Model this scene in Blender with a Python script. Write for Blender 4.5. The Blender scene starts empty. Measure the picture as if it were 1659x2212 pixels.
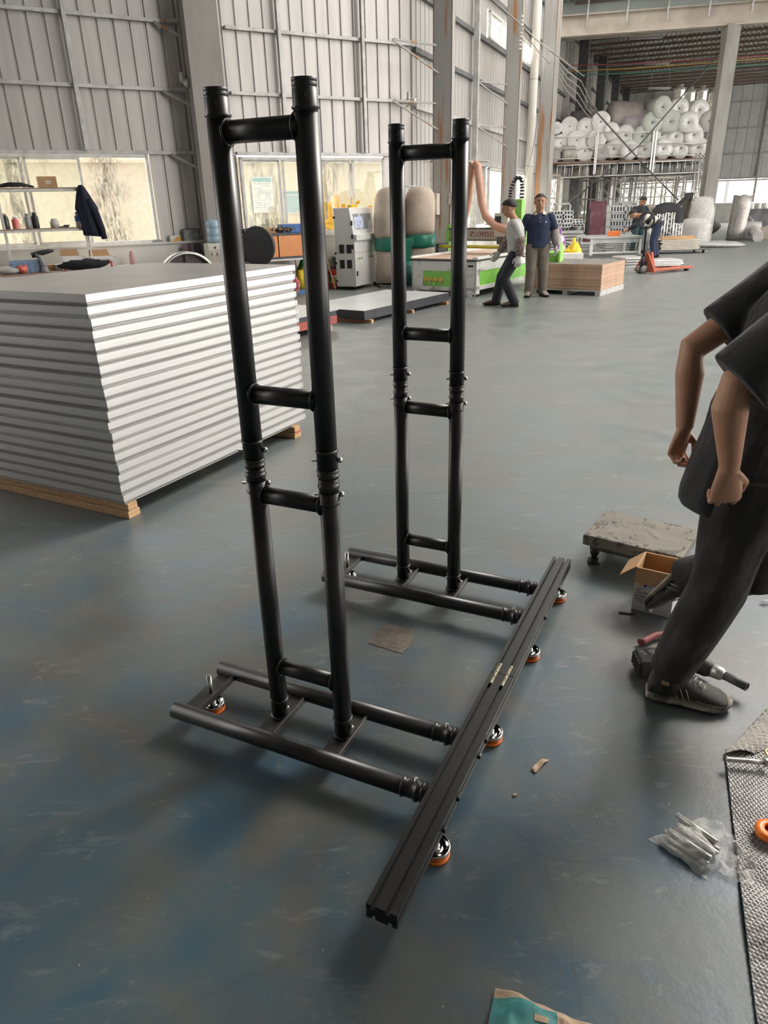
import bpy, bmesh, math, random
from mathutils import Vector, Matrix, Euler, noise
random.seed(7)
PI = math.pi
C = bpy.context.scene.collection
sc = bpy.context.scene
R = math.radians

# ---------------------------------------------------------------- camera
W_PX, H_PX, FPX = 1659, 2212, 1520.87
EYE = Vector((0, 0, 1.65))
PITCH, ROLL = 0.4109, -0.0279
_fwd = Vector((0, math.cos(PITCH), -math.sin(PITCH)))
_r0 = Vector((1, 0, 0)); _u0 = Vector((0, math.sin(PITCH), math.cos(PITCH)))
_rt = (_r0*math.cos(ROLL) + _u0*math.sin(ROLL)).normalized()
_up = (-_r0*math.sin(ROLL) + _u0*math.cos(ROLL)).normalized()
cam = bpy.data.cameras.new('camera'); camo = bpy.data.objects.new('camera', cam); C.objects.link(camo)
cam.sensor_fit = 'HORIZONTAL'; cam.sensor_width = 36; cam.lens = FPX/W_PX*36
cam.clip_start = 0.05; cam.clip_end = 300
camo.matrix_world = Matrix(((_rt.x, _up.x, -_fwd.x, EYE.x), (_rt.y, _up.y, -_fwd.y, EYE.y), (_rt.z, _up.z, -_fwd.z, EYE.z), (0, 0, 0, 1)))
sc.camera = camo

# ---------------------------------------------------------------- light
world = bpy.data.worlds.new('world'); sc.world = world; world.use_nodes = True
bg = world.node_tree.nodes['Background']; bg.inputs[0].default_value = (1.0, 0.965, 0.92, 1); bg.inputs[1].default_value = 6.0
sun = bpy.data.lights.new('sun', 'SUN'); suno = bpy.data.objects.new('sun', sun); C.objects.link(suno)
sun.energy = 2.2; sun.angle = R(14); sun.color = (1, .93, .84)
suno.rotation_euler = Euler((R(50), 0, R(130)), 'XYZ')
sc.view_settings.view_transform = 'Standard'
try: sc.view_settings.look = 'None'
except Exception: pass
sc.view_settings.gamma = 1.0
sc.view_settings.exposure = -0.08
sc.cycles.use_denoising = True
sc.cycles.max_bounces = 7; sc.cycles.diffuse_bounces = 4; sc.cycles.glossy_bounces = 3; sc.cycles.transmission_bounces = 6; sc.cycles.transparent_max_bounces = 10
sc.cycles.caustics_reflective = False; sc.cycles.caustics_refractive = False
sc.cycles.sample_clamp_indirect = 6.0

# ---------------------------------------------------------------- measuring helpers (a point of the photo on a real plane of the place)
def _ray(px, py): return _fwd + _rt*((px-829.5)/FPX) - _up*((py-1106)/FPX)
def fl(px, py, z=0.0):
    d = _ray(px, py); return EYE + d*((z-EYE.z)/d.z)
def at(px, py, Y):
    d = _ray(px, py); return EYE + d*(Y/d.y)
def azd(a): return Vector((math.sin(R(a)), math.cos(R(a)), 0))
def rz(a): return R(90-a)          # turn that lays local +X along compass direction a
KC = Vector((0.8713, 17.7287, 0)); AZ1, AZ2 = 60.5, 23.5
def wallpt(px, py, az, off=0.0):
    d = _ray(px, py); D = azd(az); N = Vector((D.y, -D.x, 0)); P0 = KC + N*off
    X = EYE + d*(((P0-EYE).dot(N))/d.dot(N))
    return (X-KC).dot(D), X.z
def w1(px, py, off=0.0): return wallpt(px, py, AZ1, off)
def w2(px, py, off=0.0): return wallpt(px, py, AZ2, off)
def frame_pt(az, s, y, z, org=KC):
    D = azd(az); return Vector((org.x+D.x*s-D.y*y, org.y+D.y*s+D.x*y, z))

# ---------------------------------------------------------------- materials
MATS = {}
def mat(name, col, rough=.5, metal=0., col2=None, scale=6., mix=(.4, .65), bump=0., bscale=None, trans=0., ior=1.45, alpha=1., spec=None, coat=0., sheen=0., detail=4., stretch=None, emit=None, wave=None):
    if name in MATS: return MATS[name]
    m = bpy.data.materials.new(name); m.use_nodes = True; MATS[name] = m
    nt = m.node_tree; N = nt.nodes; L = nt.links; b = N['Principled BSDF']
    b.inputs['Base Color'].default_value = (*col, 1); b.inputs['Roughness'].default_value = rough; b.inputs['Metallic'].default_value = metal
    if trans: b.inputs['Transmission Weight'].default_value = trans; b.inputs['IOR'].default_value = ior
    if alpha < 1: b.inputs['Alpha'].default_value = alpha
    if spec is not None: b.inputs['Specular IOR Level'].default_value = spec
    if coat: b.inputs['Coat Weight'].default_value = coat
    if sheen: b.inputs['Sheen Weight'].default_value = sheen
    if emit: b.inputs['Emission Color'].default_value = (*emit[:3], 1); b.inputs['Emission Strength'].default_value = emit[3]
    tc = N.new('ShaderNodeTexCoord'); vec = tc.outputs['Object']
    if stretch:
        mp = N.new('ShaderNodeMapping'); mp.inputs['Scale'].default_value = stretch; L.new(vec, mp.inputs[0]); vec = mp.outputs[0]
    nz = N.new('ShaderNodeTexNoise'); nz.inputs['Scale'].default_value = scale; nz.inputs['Detail'].default_value = detail; L.new(vec, nz.inputs['Vector'])
    if col2 is None: col2 = tuple(c*.82 for c in col); mix = (.35, .75)
    rp = N.new('ShaderNodeValToRGB'); rp.color_ramp.elements[0].position = mix[0]; rp.color_ramp.elements[0].color = (*col, 1)
    rp.color_ramp.elements[1].position = mix[1]; rp.color_ramp.elements[1].color = (*col2, 1)
    L.new(nz.outputs[0], rp.inputs[0]); L.new(rp.outputs[0], b.inputs['Base Color'])
    if bump:
        n2 = N.new('ShaderNodeTexNoise'); n2.inputs['Scale'].default_value = bscale or scale*4; n2.inputs['Detail'].default_value = 5; L.new(vec, n2.inputs['Vector'])
        bp = N.new('ShaderNodeBump'); bp.inputs['Strength'].default_value = bump; bp.inputs['Distance'].default_value = .02; L.new(n2.outputs[0], bp.inputs['Height']); L.new(bp.outputs[0], b.inputs['Normal'])
    return m

def node_mat(name):
    m = bpy.data.materials.new(name); m.use_nodes = True; MATS[name] = m
    return m, m.node_tree.nodes, m.node_tree.links, m.node_tree.nodes['Principled BSDF']
def ramp(N, L, src, stops):
    r = N.new('ShaderNodeValToRGB'); e = r.color_ramp.elements
    e[0].position, e[0].color = stops[0][0], (*stops[0][1], 1); e[1].position, e[1].color = stops[-1][0], (*stops[-1][1], 1)
    for p, c in stops[1:-1]: x = e.new(p); x.color = (*c, 1)
    L.new(src, r.inputs[0]); return r.outputs[0]
def nze(N, L, vec, scale, detail=5, rough=.55, dist=0.):
    n = N.new('ShaderNodeTexNoise'); n.inputs['Scale'].default_value = scale; n.inputs['Detail'].default_value = detail; n.inputs['Roughness'].default_value = rough; n.inputs['Distortion'].default_value = dist
    L.new(vec, n.inputs['Vector']); return n.outputs[0]
def mixc(N, L, f, a, b):
    m = N.new('ShaderNodeMix'); m.data_type = 'RGBA'
    if hasattr(f, 'type'): L.new(f, m.inputs[0])
    else: m.inputs[0].default_value = f
    for s, v in ((m.inputs[6], a), (m.inputs[7], b)):
        if isinstance(v, tuple): s.default_value = (*v, 1)
        else: L.new(v, s)
    return m.outputs[2]

# painted workshop floor: blue-green paint with wear, distance glare in its colour, brown grime, scratches, hairline cracks
def floor_material():
    m, N, L, b = node_mat('floor_paint')
    tc = N.new('ShaderNodeTexCoord'); v = tc.outputs['Object']
    n1 = nze(N, L, v, 1.35, 5, .6, .5); n2 = nze(N, L, v, 2.6, 6, .6, .6); n3 = nze(N, L, v, .28, 3)
    base = ramp(N, L, n2, [(.3, (.026, .070, .118)), (.45, (.045, .084, .108)), (.6, (.070, .090, .094)), (.8, (.092, .096, .088))])
    brown = ramp(N, L, n2, [(.3, (.058, .051, .040)), (.7, (.098, .085, .066))])
    f = ramp(N, L, n1, [(.46, (0, 0, 0)), (.64, (.85, .85, .85))])
    c = mixc(N, L, f, base, brown)
    # the colour greys with distance: glare and wall reflections painted in
    # the same mask takes in the pale wear of the middle floor
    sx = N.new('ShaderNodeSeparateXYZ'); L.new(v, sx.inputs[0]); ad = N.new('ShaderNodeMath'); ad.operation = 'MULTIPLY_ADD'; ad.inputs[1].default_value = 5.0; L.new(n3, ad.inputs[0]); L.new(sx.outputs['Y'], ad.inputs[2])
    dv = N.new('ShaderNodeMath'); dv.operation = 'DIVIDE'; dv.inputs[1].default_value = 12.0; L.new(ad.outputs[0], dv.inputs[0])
    worn_glare = ramp(N, L, dv.outputs[0], [(.31, (0, 0, 0)), (.60, (.62, .62, .62)), (1.0, (.85, .85, .85))])
    c = mixc(N, L, worn_glare, c, (.20, .215, .205))
    # scratches
    mp = N.new('ShaderNodeMapping'); mp.inputs['Scale'].default_value = (1.6, 4.5, 1); mp.inputs['Rotation'].default_value = (0, 0, .9); L.new(v, mp.inputs[0])
    ns = nze(N, L, mp.outputs[0], 3.2, 8, .75, 1.2)
    sc_ = ramp(N, L, ns, [(.57, (0, 0, 0)), (.68, (.55, .55, .55))])
    sm_ = N.new('ShaderNodeMath'); sm_.operation = 'MULTIPLY'; sa_ = N.new('ShaderNodeMath'); sa_.operation = 'ADD'; sa_.inputs[1].default_value = .5; L.new(worn_glare, sa_.inputs[0]); L.new(sa_.outputs[0], sm_.inputs[0]); L.new(sc_, sm_.inputs[1])
    c = mixc(N, L, sm_.outputs[0], c, (.29, .285, .26))
    # small white specks
    vo = N.new('ShaderNodeTexVoronoi'); vo.inputs['Scale'].default_value = 11; L.new(v, vo.inputs['Vector'])
    sp = ramp(N, L, vo.outputs['Distance'], [(.018, (1, 1, 1)), (.03, (0, 0, 0))])
    c = mixc(N, L, sp, c, (.42, .40, .36))
    # hairline cracks
    v2 = N.new('ShaderNodeTexVoronoi'); v2.feature = 'DISTANCE_TO_EDGE'; v2.inputs['Scale'].default_value = .42
    wv = N.new('ShaderNodeVectorMath'); wv.operation = 'ADD'; L.new(v, wv.inputs[0]); nn = N.new('ShaderNodeTexNoise'); nn.inputs['Scale'].default_value = 2.5; L.new(v, nn.inputs['Vector'])
    sm = N.new('ShaderNodeVectorMath'); sm.operation = 'SCALE'; sm.inputs['Scale'].default_value = .35; L.new(nn.outputs['Color'], sm.inputs[0]); L.new(sm.outputs[0], wv.inputs[1]); L.new(wv.outputs[0], v2.inputs['Vector'])
    ck = ramp(N, L, v2.outputs['Distance'], [(.0, (.20, .20, .20)), (.0010, (0, 0, 0))])
    c = mixc(N, L, ck, c, (.03, .03, .03))
    L.new(c, b.inputs['Base Color'])
    rr = ramp(N, L, n2, [(.3, (.30, .30, .30)), (.7, (.46, .46, .46))]); L.new(rr, b.inputs['Roughness'])
    bp = N.new('ShaderNodeBump'); bp.inputs['Strength'].default_value = .16; bp.inputs['Distance'].default_value = .008; L.new(nze(N, L, v, 9, 8, .7), bp.inputs['Height']); L.new(bp.outputs[0], b.inputs['Normal'])
    b.inputs['Specular IOR Level'].default_value = .6
    return m

def stained_plaster(name='stained_plaster', streak=None):
    m, N, L, b = node_mat(name)
    tc = N.new('ShaderNodeTexCoord'); v = tc.outputs['Object']
    mp = N.new('ShaderNodeMapping'); mp.inputs['Scale'].default_value = (1., 1., .22); L.new(v, mp.inputs[0])
    n0 = nze(N, L, mp.outputs[0], .9, 3, .5, .2); n1 = nze(N, L, mp.outputs[0], 7, 10, .8, .6); n2 = nze(N, L, v, 9, 8, .7)
    c = ramp(N, L, n2, [(.3, (.95, .91, .80)), (.7, (.84, .76, .60))])
    f1 = ramp(N, L, n1, [(.44, (0, 0, 0)), (.56, (.9, .9, .9))]); f0 = ramp(N, L, n0, [(.44, (0, 0, 0)), (.54, (1, 1, 1))])
    ml = N.new('ShaderNodeMath'); ml.operation = 'MULTIPLY'; L.new(f1, ml.inputs[0]); L.new(f0, ml.inputs[1])
    c = mixc(N, L, ml.outputs[0], c, (.22, .21, .18))
    if streak is not None:          # one broad run of black mould down the wall, with a rusty edge
        sx = N.new('ShaderNodeSeparateXYZ'); L.new(v, sx.inputs[0]); sb = N.new('ShaderNodeMath'); sb.operation = 'SUBTRACT'; sb.inputs[1].default_value = streak; L.new(sx.outputs['X'], sb.inputs[0])
        ab = N.new('ShaderNodeMath'); ab.operation = 'ABSOLUTE'; L.new(sb.outputs[0], ab.inputs[0]); nn = nze(N, L, v, 2.2, 6, .6, .4)
        ad = N.new('ShaderNodeMath'); ad.operation = 'MULTIPLY_ADD'; ad.inputs[1].default_value = .9; L.new(nn, ad.inputs[0]); L.new(ab.outputs[0], ad.inputs[2])
        g = ramp(N, L, ad.outputs[0], [(.55, (1, 1, 1)), (.85, (0, 0, 0))]); fine = ramp(N, L, nze(N, L, mp.outputs[0], 16, 10, .85, .8), [(.45, (0, 0, 0)), (.56, (.95, .95, .95))])
        m3 = N.new('ShaderNodeMath'); m3.operation = 'MULTIPLY'; L.new(g, m3.inputs[0]); L.new(fine, m3.inputs[1]); c = mixc(N, L, m3.outputs[0], c, (.17, .165, .14)); L.new(c, b.inputs['Base Color']); b.inputs['Roughness'].default_value = .9
    return m

def glass_mat():
    m, N, L, b = node_mat('window_glass')
    N.remove(b); out = N['Material Output']
    t = N.new('ShaderNodeBsdfTransparent'); t.inputs[0].default_value = (.97, .985, .96, 1)
    g = N.new('ShaderNodeBsdfGlossy'); g.inputs[0].default_value = (1, 1, 1, 1); g.inputs[1].default_value = .03
    mx = N.new('ShaderNodeMixShader'); mx.inputs[0].default_value = .02
    L.new(t.outputs[0], mx.inputs[1]); L.new(g.outputs[0], mx.inputs[2]); L.new(mx.outputs[0], out.inputs[0])
    return m
def film_mat(name, col, op):
    m, N, L, b = node_mat(name); out = N['Material Output']
    t = N.new('ShaderNodeBsdfTransparent'); mx = N.new('ShaderNodeMixShader')
    tc = N.new('ShaderNodeTexCoord'); n = nze(N, L, tc.outputs['Object'], 14, 6, .7, 1.)
    r = ramp(N, L, n, [(.3, (op*.6,)*3), (.7, (min(1, op*1.5),)*3)])
    b.inputs['Base Color'].default_value = (*col, 1); b.inputs['Roughness'].default_value = .22
    bp = N.new('ShaderNodeBump'); bp.inputs['Strength'].default_value = .6; bp.inputs['Distance'].default_value = .02; L.new(n, bp.inputs['Height']); L.new(bp.outputs[0], b.inputs['Normal'])
    L.new(r, mx.inputs[0]); L.new(t.outputs[0], mx.inputs[1]); L.new(b.outputs[0], mx.inputs[2]); L.new(mx.outputs[0], out.inputs[0])
    return m

# ---------------------------------------------------------------- mesh builder
class MB:
    def __init__(s): s.v = []; s.f = []; s.sm = []
    def add(s, vs, fs, smooth=False):
        o = len(s.v); s.v += [tuple(v) for v in vs]; s.f += [tuple(i+o for i in f) for f in fs]; s.sm += [smooth]*len(fs); return s
    def box(s, x0, y0, z0, x1, y1, z1, M=None):
        vs = [Vector((x, y, z)) for x in (x0, x1) for y in (y0, y1) for z in (z0, z1)]
        if M: vs = [M @ v for v in vs]
        return s.add(vs, [(0, 1, 3, 2), (4, 6, 7, 5), (0, 4, 5, 1), (2, 3, 7, 6), (0, 2, 6, 4), (1, 5, 7, 3)])
    def cbox(s, c, sz, rot=(0, 0, 0)):
        M = Matrix.Translation(c) @ Euler(rot).to_matrix().to_4x4(); a, b, c_ = (q/2 for q in sz)
        return s.box(-a, -b, -c_, a, b, c_, M)
    def beam(s, p0, p1, w, h, up=(0, 0, 1)):      # rectangular bar between two points
        p0 = Vector(p0); p1 = Vector(p1); d = (p1-p0).normalized(); u = Vector(up)
        x = d.cross(u)
        if x.length < 1e-4: x = d.cross(Vector((1, 0, 0)))
        x.normalize(); y = x.cross(d); vs = []
        for p in (p0, p1):
            for a, b in ((-1, -1), (1, -1), (1, 1), (-1, 1)): vs.append(p + x*a*w/2 + y*b*h/2)
        return s.add(vs, [(0, 1, 2, 3), (7, 6, 5, 4), (0, 4, 5, 1), (1, 5, 6, 2), (2, 6, 7, 3), (3, 7, 4, 0)])
    def loft(s, rings, cap=True, smooth=True, closed=False):
        n = len(rings[0]); vs = [v for r in rings for v in r]; fs = []; k = len(rings)
        for i in range(k if closed else k-1):
            j = (i+1) % k
            for a in range(n): fs.append((i*n+a, i*n+(a+1) % n, j*n+(a+1) % n, j*n+a))
        s.add(vs, fs, smooth)
        if cap and not closed:
            o = len(s.v)-len(vs); s.f.append(tuple(o+a for a in range(n))[::-1]); s.f.append(tuple(o+(k-1)*n+a for a in range(n))); s.sm += [False, False]
        return s
    def tube(s, p0, p1, r0, r1=None, n=16, cap=True): return s.path([p0, p1], [r0, r0 if r1 is None else r1], n, cap)
    def path(s, pts, rs, n=12, cap=True, flat=1., smooth=True, up=None):
        pts = [Vector(p) for p in pts]
        if not hasattr(rs, '__len__'): rs = [rs]*len(pts)
        rings = []; prev = None
        for i, p in enumerate(pts):
            d = (pts[min(i+1, len(pts)-1)]-pts[max(i-1, 0)]).normalized()
            if prev is None:
                q = Vector(up) if up else (Vector((0, 0, 1)) if abs(d.z) < .9 else Vector((1, 0, 0)))
                x = d.cross(q).normalized()
            else: x = (prev - d*prev.dot(d)).normalized()
            prev = x; y = d.cross(x)
            rings.append([p + x*math.cos(2*PI*a/n)*rs[i] + y*math.sin(2*PI*a/n)*rs[i]*flat for a in range(n)])
        return s.loft(rings, cap, smooth)
    def lathe(s, prof, n=24, c=(0, 0, 0), axis='Z', cap=True, M=None):
        c = Vector(c); rings = []
        for r, h in prof:
            ring = []
            for a in range(n):
                x, y = math.cos(2*PI*a/n)*r, math.sin(2*PI*a/n)*r
                v = Vector((x, y, h)) if axis == 'Z' else (Vector((h, x, y)) if axis == 'X' else Vector((y, h, x)))
                if M: v = M @ v
                ring.append(c+v)
            rings.append(ring)
        return s.loft(rings, cap, True)
    def ell(s, c, r, n=16, m=10, M=None):
        c = Vector(c); rings = []
        for i in range(m+1):
            t = PI*i/m; t = min(max(t, .02), PI-.02); ring = []
            for a in range(n):
                v = Vector((math.sin(t)*math.cos(2*PI*a/n)*r[0], math.sin(t)*math.sin(2*PI*a/n)*r[1], -math.cos(t)*r[2]))
                if M: v = M @ v
                ring.append(c+v)
            rings.append(ring)
        return s.loft(rings, True, True)
    def prism(s, poly, h0, h1, plane='XY'):
        f = {'XY': lambda a, b, h: (a, b, h), 'XZ': lambda a, b, h: (a, h, b), 'YZ': lambda a, b, h: (h, a, b)}[plane]
        n = len(poly); vs = [f(a, b, h0) for a, b in poly]+[f(a, b, h1) for a, b in poly]
        fs = [tuple(range(n))[::-1], tuple(range(n, 2*n))]+[(i, (i+1) % n, n+(i+1) % n, n+i) for i in range(n)]
        return s.add(vs, fs)
    def grid(s, fn, nu, nv, smooth=True, th=None):
        vs = [fn(i/nu, j/nv) for i in range(nu+1) for j in range(nv+1)]
        fs = [(i*(nv+1)+j, (i+1)*(nv+1)+j, (i+1)*(nv+1)+j+1, i*(nv+1)+j+1) for i in range(nu) for j in range(nv)]
        return s.add(vs, fs, smooth)
    def xf(s, M): s.v = [tuple(M @ Vector(v)) for v in s.v]; return s
    def mesh(s, name):
        me = bpy.data.meshes.new(name); me.from_pydata(s.v, [], s.f)
        me.polygons.foreach_set('use_smooth', s.sm); 
        bm = bmesh.new(); bm.from_mesh(me); bmesh.ops.recalc_face_normals(bm, faces=bm.faces); bm.to_mesh(me); bm.free()
        me.update(); return me

def put(name, mb, m, parent=None, bevel=0., loc=None, rot=None, solid=0., remesh=0., smooth=0, subd=0):
    me = mb.mesh(name) if isinstance(mb, MB) else mb
    if m is not None and not me.materials: me.materials.append(m)
    o = bpy.data.objects.new(name, me); C.objects.link(o)
    if parent: o.parent = parent
    if loc is not None: o.location = loc
    if rot is not None: o.rotation_euler = rot if hasattr(rot, '__len__') else (0, 0, rot)
    if solid: x = o.modifiers.new('thickness', 'SOLIDIFY'); x.thickness = solid; x.offset = 0
    if remesh:
        x = o.modifiers.new('remesh', 'REMESH'); x.mode = 'VOXEL'; x.voxel_size = remesh; x.use_smooth_shade = True
    if smooth: x = o.modifiers.new('smooth', 'SMOOTH'); x.iterations = smooth; x.factor = .5
    if subd: x = o.modifiers.new('subd', 'SUBSURF'); x.levels = subd; x.render_levels = subd
    if bevel: x = o.modifiers.new('bevel', 'BEVEL'); x.width = bevel; x.segments = 2; x.limit_method = 'ANGLE'; x.angle_limit = R(40)
    return o
def tag(o, label, cat, group=None, kind=None):
    if label: o['label'] = label
    if cat: o['category'] = cat
    if group: o['group'] = group
    if kind: o['kind'] = kind
    return o
def root(name, label, cat, loc=(0, 0, 0), rot=0, group=None):
    o = bpy.data.objects.new(name, None); C.objects.link(o); o.location = loc; o.rotation_euler = rot if hasattr(rot, '__len__') else (0, 0, rot)
    o.empty_display_size = .1; return tag(o, label, cat, group)
def solo(name, mb, m, label, cat, group=None, **k):
    if 'loc' not in k and isinstance(mb, MB) and mb.v:      # origin at the thing's own base
        xs = [v[0] for v in mb.v]; ys = [v[1] for v in mb.v]; zs = [v[2] for v in mb.v]
        o0 = Vector(((min(xs)+max(xs))/2, (min(ys)+max(ys))/2, min(zs))); mb.xf(Matrix.Translation(-o0)); k['loc'] = o0
    return tag(put(name, mb, m, **k), label, cat, group)
def struct(name, mb, m, **k):
    o = put(name, mb, m, **k); o['kind'] = 'structure'; return o
def dup(o, loc=None, rot=None, label=None, group=None, parent=None):
    c = o.copy(); C.objects.link(c)
    if parent: c.parent = parent
    if loc is not None: c.location = loc
    if rot is not None: c.rotation_euler = rot if hasattr(rot, '__len__') else (0, 0, rot)
    if label: c['label'] = label
    if group: c['group'] = group
    for ch in list(o.children): dup(ch, parent=c)
    return c
def text_mesh(s, size, ext=.0006, bold=0., al='CENTER'):
    cu = bpy.data.curves.new('lettering', 'FONT'); cu.body = s; cu.size = size; cu.extrude = ext; cu.offset = bold; cu.align_x = al; cu.align_y = 'CENTER'
    o = bpy.data.objects.new('lettering', cu); C.objects.link(o)
    me = bpy.data.meshes.new_from_object(o.evaluated_get(bpy.context.evaluated_depsgraph_get())); me.name = 'lettering'
    bpy.data.objects.remove(o); bpy.data.curves.remove(cu); return me
def frameM(az, org=KC): return Matrix.Translation(org) @ Matrix.Rotation(rz(az), 4, 'Z')

# common materials
M_ = {}
M_['black_paint'] = mat('satin_black_paint', (.012, .012, .013), .38, 0, (.017, .016, .016), 30, spec=.55)
M_['black_anod'] = mat('black_anodised_aluminium', (.016, .016, .015), .38, .3, (.022, .021, .019), 40)
M_['zinc'] = mat('zinc_steel', (.62, .60, .56), .28, 1., (.45, .44, .42), 40)
M_['chrome'] = mat('polished_steel', (.8, .78, .75), .12, 1.)
M_['orange_pu'] = mat('orange_polyurethane', (.95, .22, .02), .35, 0, (.9, .18, .02), 10)
M_['alu'] = mat('aluminium', (.78, .77, .75), .38, .75, (.70, .69, .67), 25)
M_['galv'] = mat('galvanised_steel', (.62, .61, .58), .45, .6, (.48, .47, .44), 12)
M_['wood'] = mat('pine_wood', (.70, .44, .24), .7, 0, (.52, .29, .14), 5, bump=.2, stretch=(1, 14, 14))
M_['card'] = mat('brown_cardboard', (.48, .29, .15), .85, 0, (.42, .25, .13), 8)
M_['white_paint'] = mat('white_machine_paint', (.74, .73, .70), .4, 0, (.62, .60, .56), 5)
M_['green_paint'] = mat('bright_green_paint', (.25, .62, .09), .45, 0, (.22, .54, .08), 5)
M_['rust_col'] = mat('rusty_primer_steel', (.40, .39, .37), .6, 0, (.40, .20, .10), 1.5, (.53, .64), stretch=(4, 4, .35), detail=8)
M_['dark'] = mat('dark_plastic', (.02, .02, .022), .5)
M_['white_wall'] = mat('whitewashed_masonry', (.70, .68, .63), .9, 0, (.55, .53, .48), 1.8, (.5, .75), bump=.1)
M_['win_frame'] = mat('white_window_frame', (.72, .71, .67), .5, 0, (.58, .56, .52), 6)
M_['black_rubber'] = mat('black_rubber', (.015, .015, .015), .7)
M_['skin'] = mat('skin', (.50, .27, .17), .55, 0, (.44, .22, .135), 14, spec=.4)
M_['hair'] = mat('black_hair', (.012, .010, .009), .6)
M_['film'] = film_mat('clear_plastic_film', (.86, .86, .84), .45)
M_['foam'] = mat('white_foam_roll', (.92, .91, .88), .5, 0, (.78, .76, .72), 7, coat=.7, bump=.35, bscale=12)
# ================================================================ STRUCTURE
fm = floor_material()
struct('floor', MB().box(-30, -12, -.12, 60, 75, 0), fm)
# bare patch of filler in the painted floor
pp = [fl(x, y, 0) for x, y in ((833, 1347), (896, 1362), (885, 1398), (868, 1412), (795, 1390), (808, 1372))]
struct('trim_1', MB().prism([(p.x, p.y) for p in pp], 0, .0025), mat('floor_filler', (.17, .145, .115), .9, 0, (.11, .095, .08), 16, bump=.4))

M_['sheet'] = mat('corrugated_sheet', (.55, .52, .495), .40, .3, (.48, .455, .435), 2.2, stretch=(3, 3, .35))
M_['steel_gray'] = mat('painted_purlin', (.58, .57, .55), .5, .3, (.42, .41, .39), 5)
M_['steel_dark'] = mat('dark_steel', (.16, .16, .16), .6, .3, (.10, .10, .10), 6)

def sheet_mb(s0, s1, z0, z1, pitch=.28):
    mb = MB(); n = int(round((s1-s0)/pitch)); pts = []
    if n < 1: n = 1
    p = (s1-s0)/n
    for i in range(n):
        a = s0+i*p; pts += [(a, 0), (a+p-.060, 0), (a+p-.044, .03), (a+p-.016, .03)]
    pts.append((s1, 0)); vs = []; fs = []
    for x, y in pts: vs += [(x, y, z0), (x, y, z1)]
    for i in range(len(pts)-1): fs.append((2*i, 2*i+2, 2*i+3, 2*i+1))
    return mb.add(vs, fs)
T1 = frameM(AZ1); T2 = frameM(AZ2)
def place(o, T): o.matrix_world = T; return o

# --- wall_left: the window wall on the left
SL = -14.5
sh = MB()
for a in ((SL, 0, 2.65, 11), (-5.86, -4.15, 1.05, 2.65), (-.78, 0, 1.05, 2.65)):
    q = sheet_mb(*a); sh.add(q.v, q.f)
place(struct('wall_left', sh, M_['sheet'], solid=.004), T1)
lw = MB().box(SL, -.16, 0, 0, .10, 1.07).box(SL, -.2, 1.07, 0, .12, 1.10)
place(struct('baseboard_left', lw, M_['white_wall']), T1)
# purlins (horizontal) and posts
n = 1
for z in (2.66, 3.70, 4.76, 5.8, 6.9, 8.0):
    for a, b in ((SL, -4.95), (-4.15, -.02)):
        place(struct('trim_%d' % (n+1), MB().box(a, -.09, z-.03, b, -.005, z+.03), M_['steel_gray'], bevel=.004), T1); n += 1
for s in (-10.8, -6.97, -3.1, -1.27):
    place(struct('trim_%d' % (n+1), MB().box(s-.035, -.17, 2.69, s+.035, -.09, 11), M_['steel_gray'], bevel=.004), T1); n += 1
# brackets from purlins to the column
for z in (2.66, 3.70, 4.76):
    place(struct('trim_%d' % (n+1), MB().beam((-5.35, -.08, z), (-4.85, -.35, z), .05, .05).beam((-5.45, -.08, z-.03), (-4.85, -.4, z-.38), .05, .05), M_['rust_col']), T1); n += 1
def hcol(s0, s1, y0, y1, name, T, m, top=11, fl_=.02):        # steel I-column: web with two flanges
    mb = MB().box(s0, y0, 0, s0+fl_, y1, top).box(s1-fl_, y0, 0, s1, y1, top).box(s0, (y0+y1)/2-.008, 0, s1, (y0+y1)/2+.008, top)
    return place(struct(name, mb, m), T)
def box_col(s0, s1, y0, y1, name, T, m, top=11):
    mb = MB().box(s0, y0, 0, s1, y1, top).box(s0-.02, y0-.015, 0, s1+.02, y0, top).box(s0-.02, y1, 0, s1+.02, y1+.015, top)
    return place(struct(name, mb, m, bevel=.006), T)
M_['col1'] = mat('dusty_column_paint', (.33, .305, .285), .6, 0, (.27, .25, .23), 2., stretch=(2, 2, .4))
a0, _z = w1(396, 60, .62); a1, _z = w1(472, 60, .62)
box_col(a0+.05, a1-.02, -.62, -.30, 'trim_%d' % (n+1), T1, M_['col1']); n += 1

# --- wall 2: the long wall receding to the far end
S2 = 42.0
sh2 = MB()
for a in ((0, S2, 6.5, 11), (0, 5.85, 5.75, 6.5), (8.1, 8.75, 5.75, 6.5), (11.3, S2, 5.75, 6.5), (0, S2, 2.65, 5.75), (0, 1.05, 1.05, 2.65), (4.6, 6.2, 1.05, 2.65), (11.4, 14.0, 1.05, 2.65), (19, S2, 1.05, 2.65)):
    q = sheet_mb(*a); sh2.add(q.v, q.f)
place(struct('wall_back', sh2, M_['sheet'], solid=.004), T2)
place(struct('baseboard_back', MB().box(0, -.16, 0, S2, .10, .92).box(0, -.2, .92, S2, .12, .95), M_['white_wall']), T2)
for z in (2.66, 3.62, 4.68, 5.72, 6.8, 8.0):
    place(struct('trim_%d' % (n+1), MB().box(0, -.10, z-.05, S2, -.005, z+.05), M_['steel_dark'] if z > 3.7 else M_['steel_gray']), T2); n += 1
for s in (4.35, 18.2, 24, 30, 36):
    place(struct('trim_%d' % (n+1), MB().box(s-.07, -.24, .9, s+.07, -.10, 11), M_['steel_gray']), T2); n += 1
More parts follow.
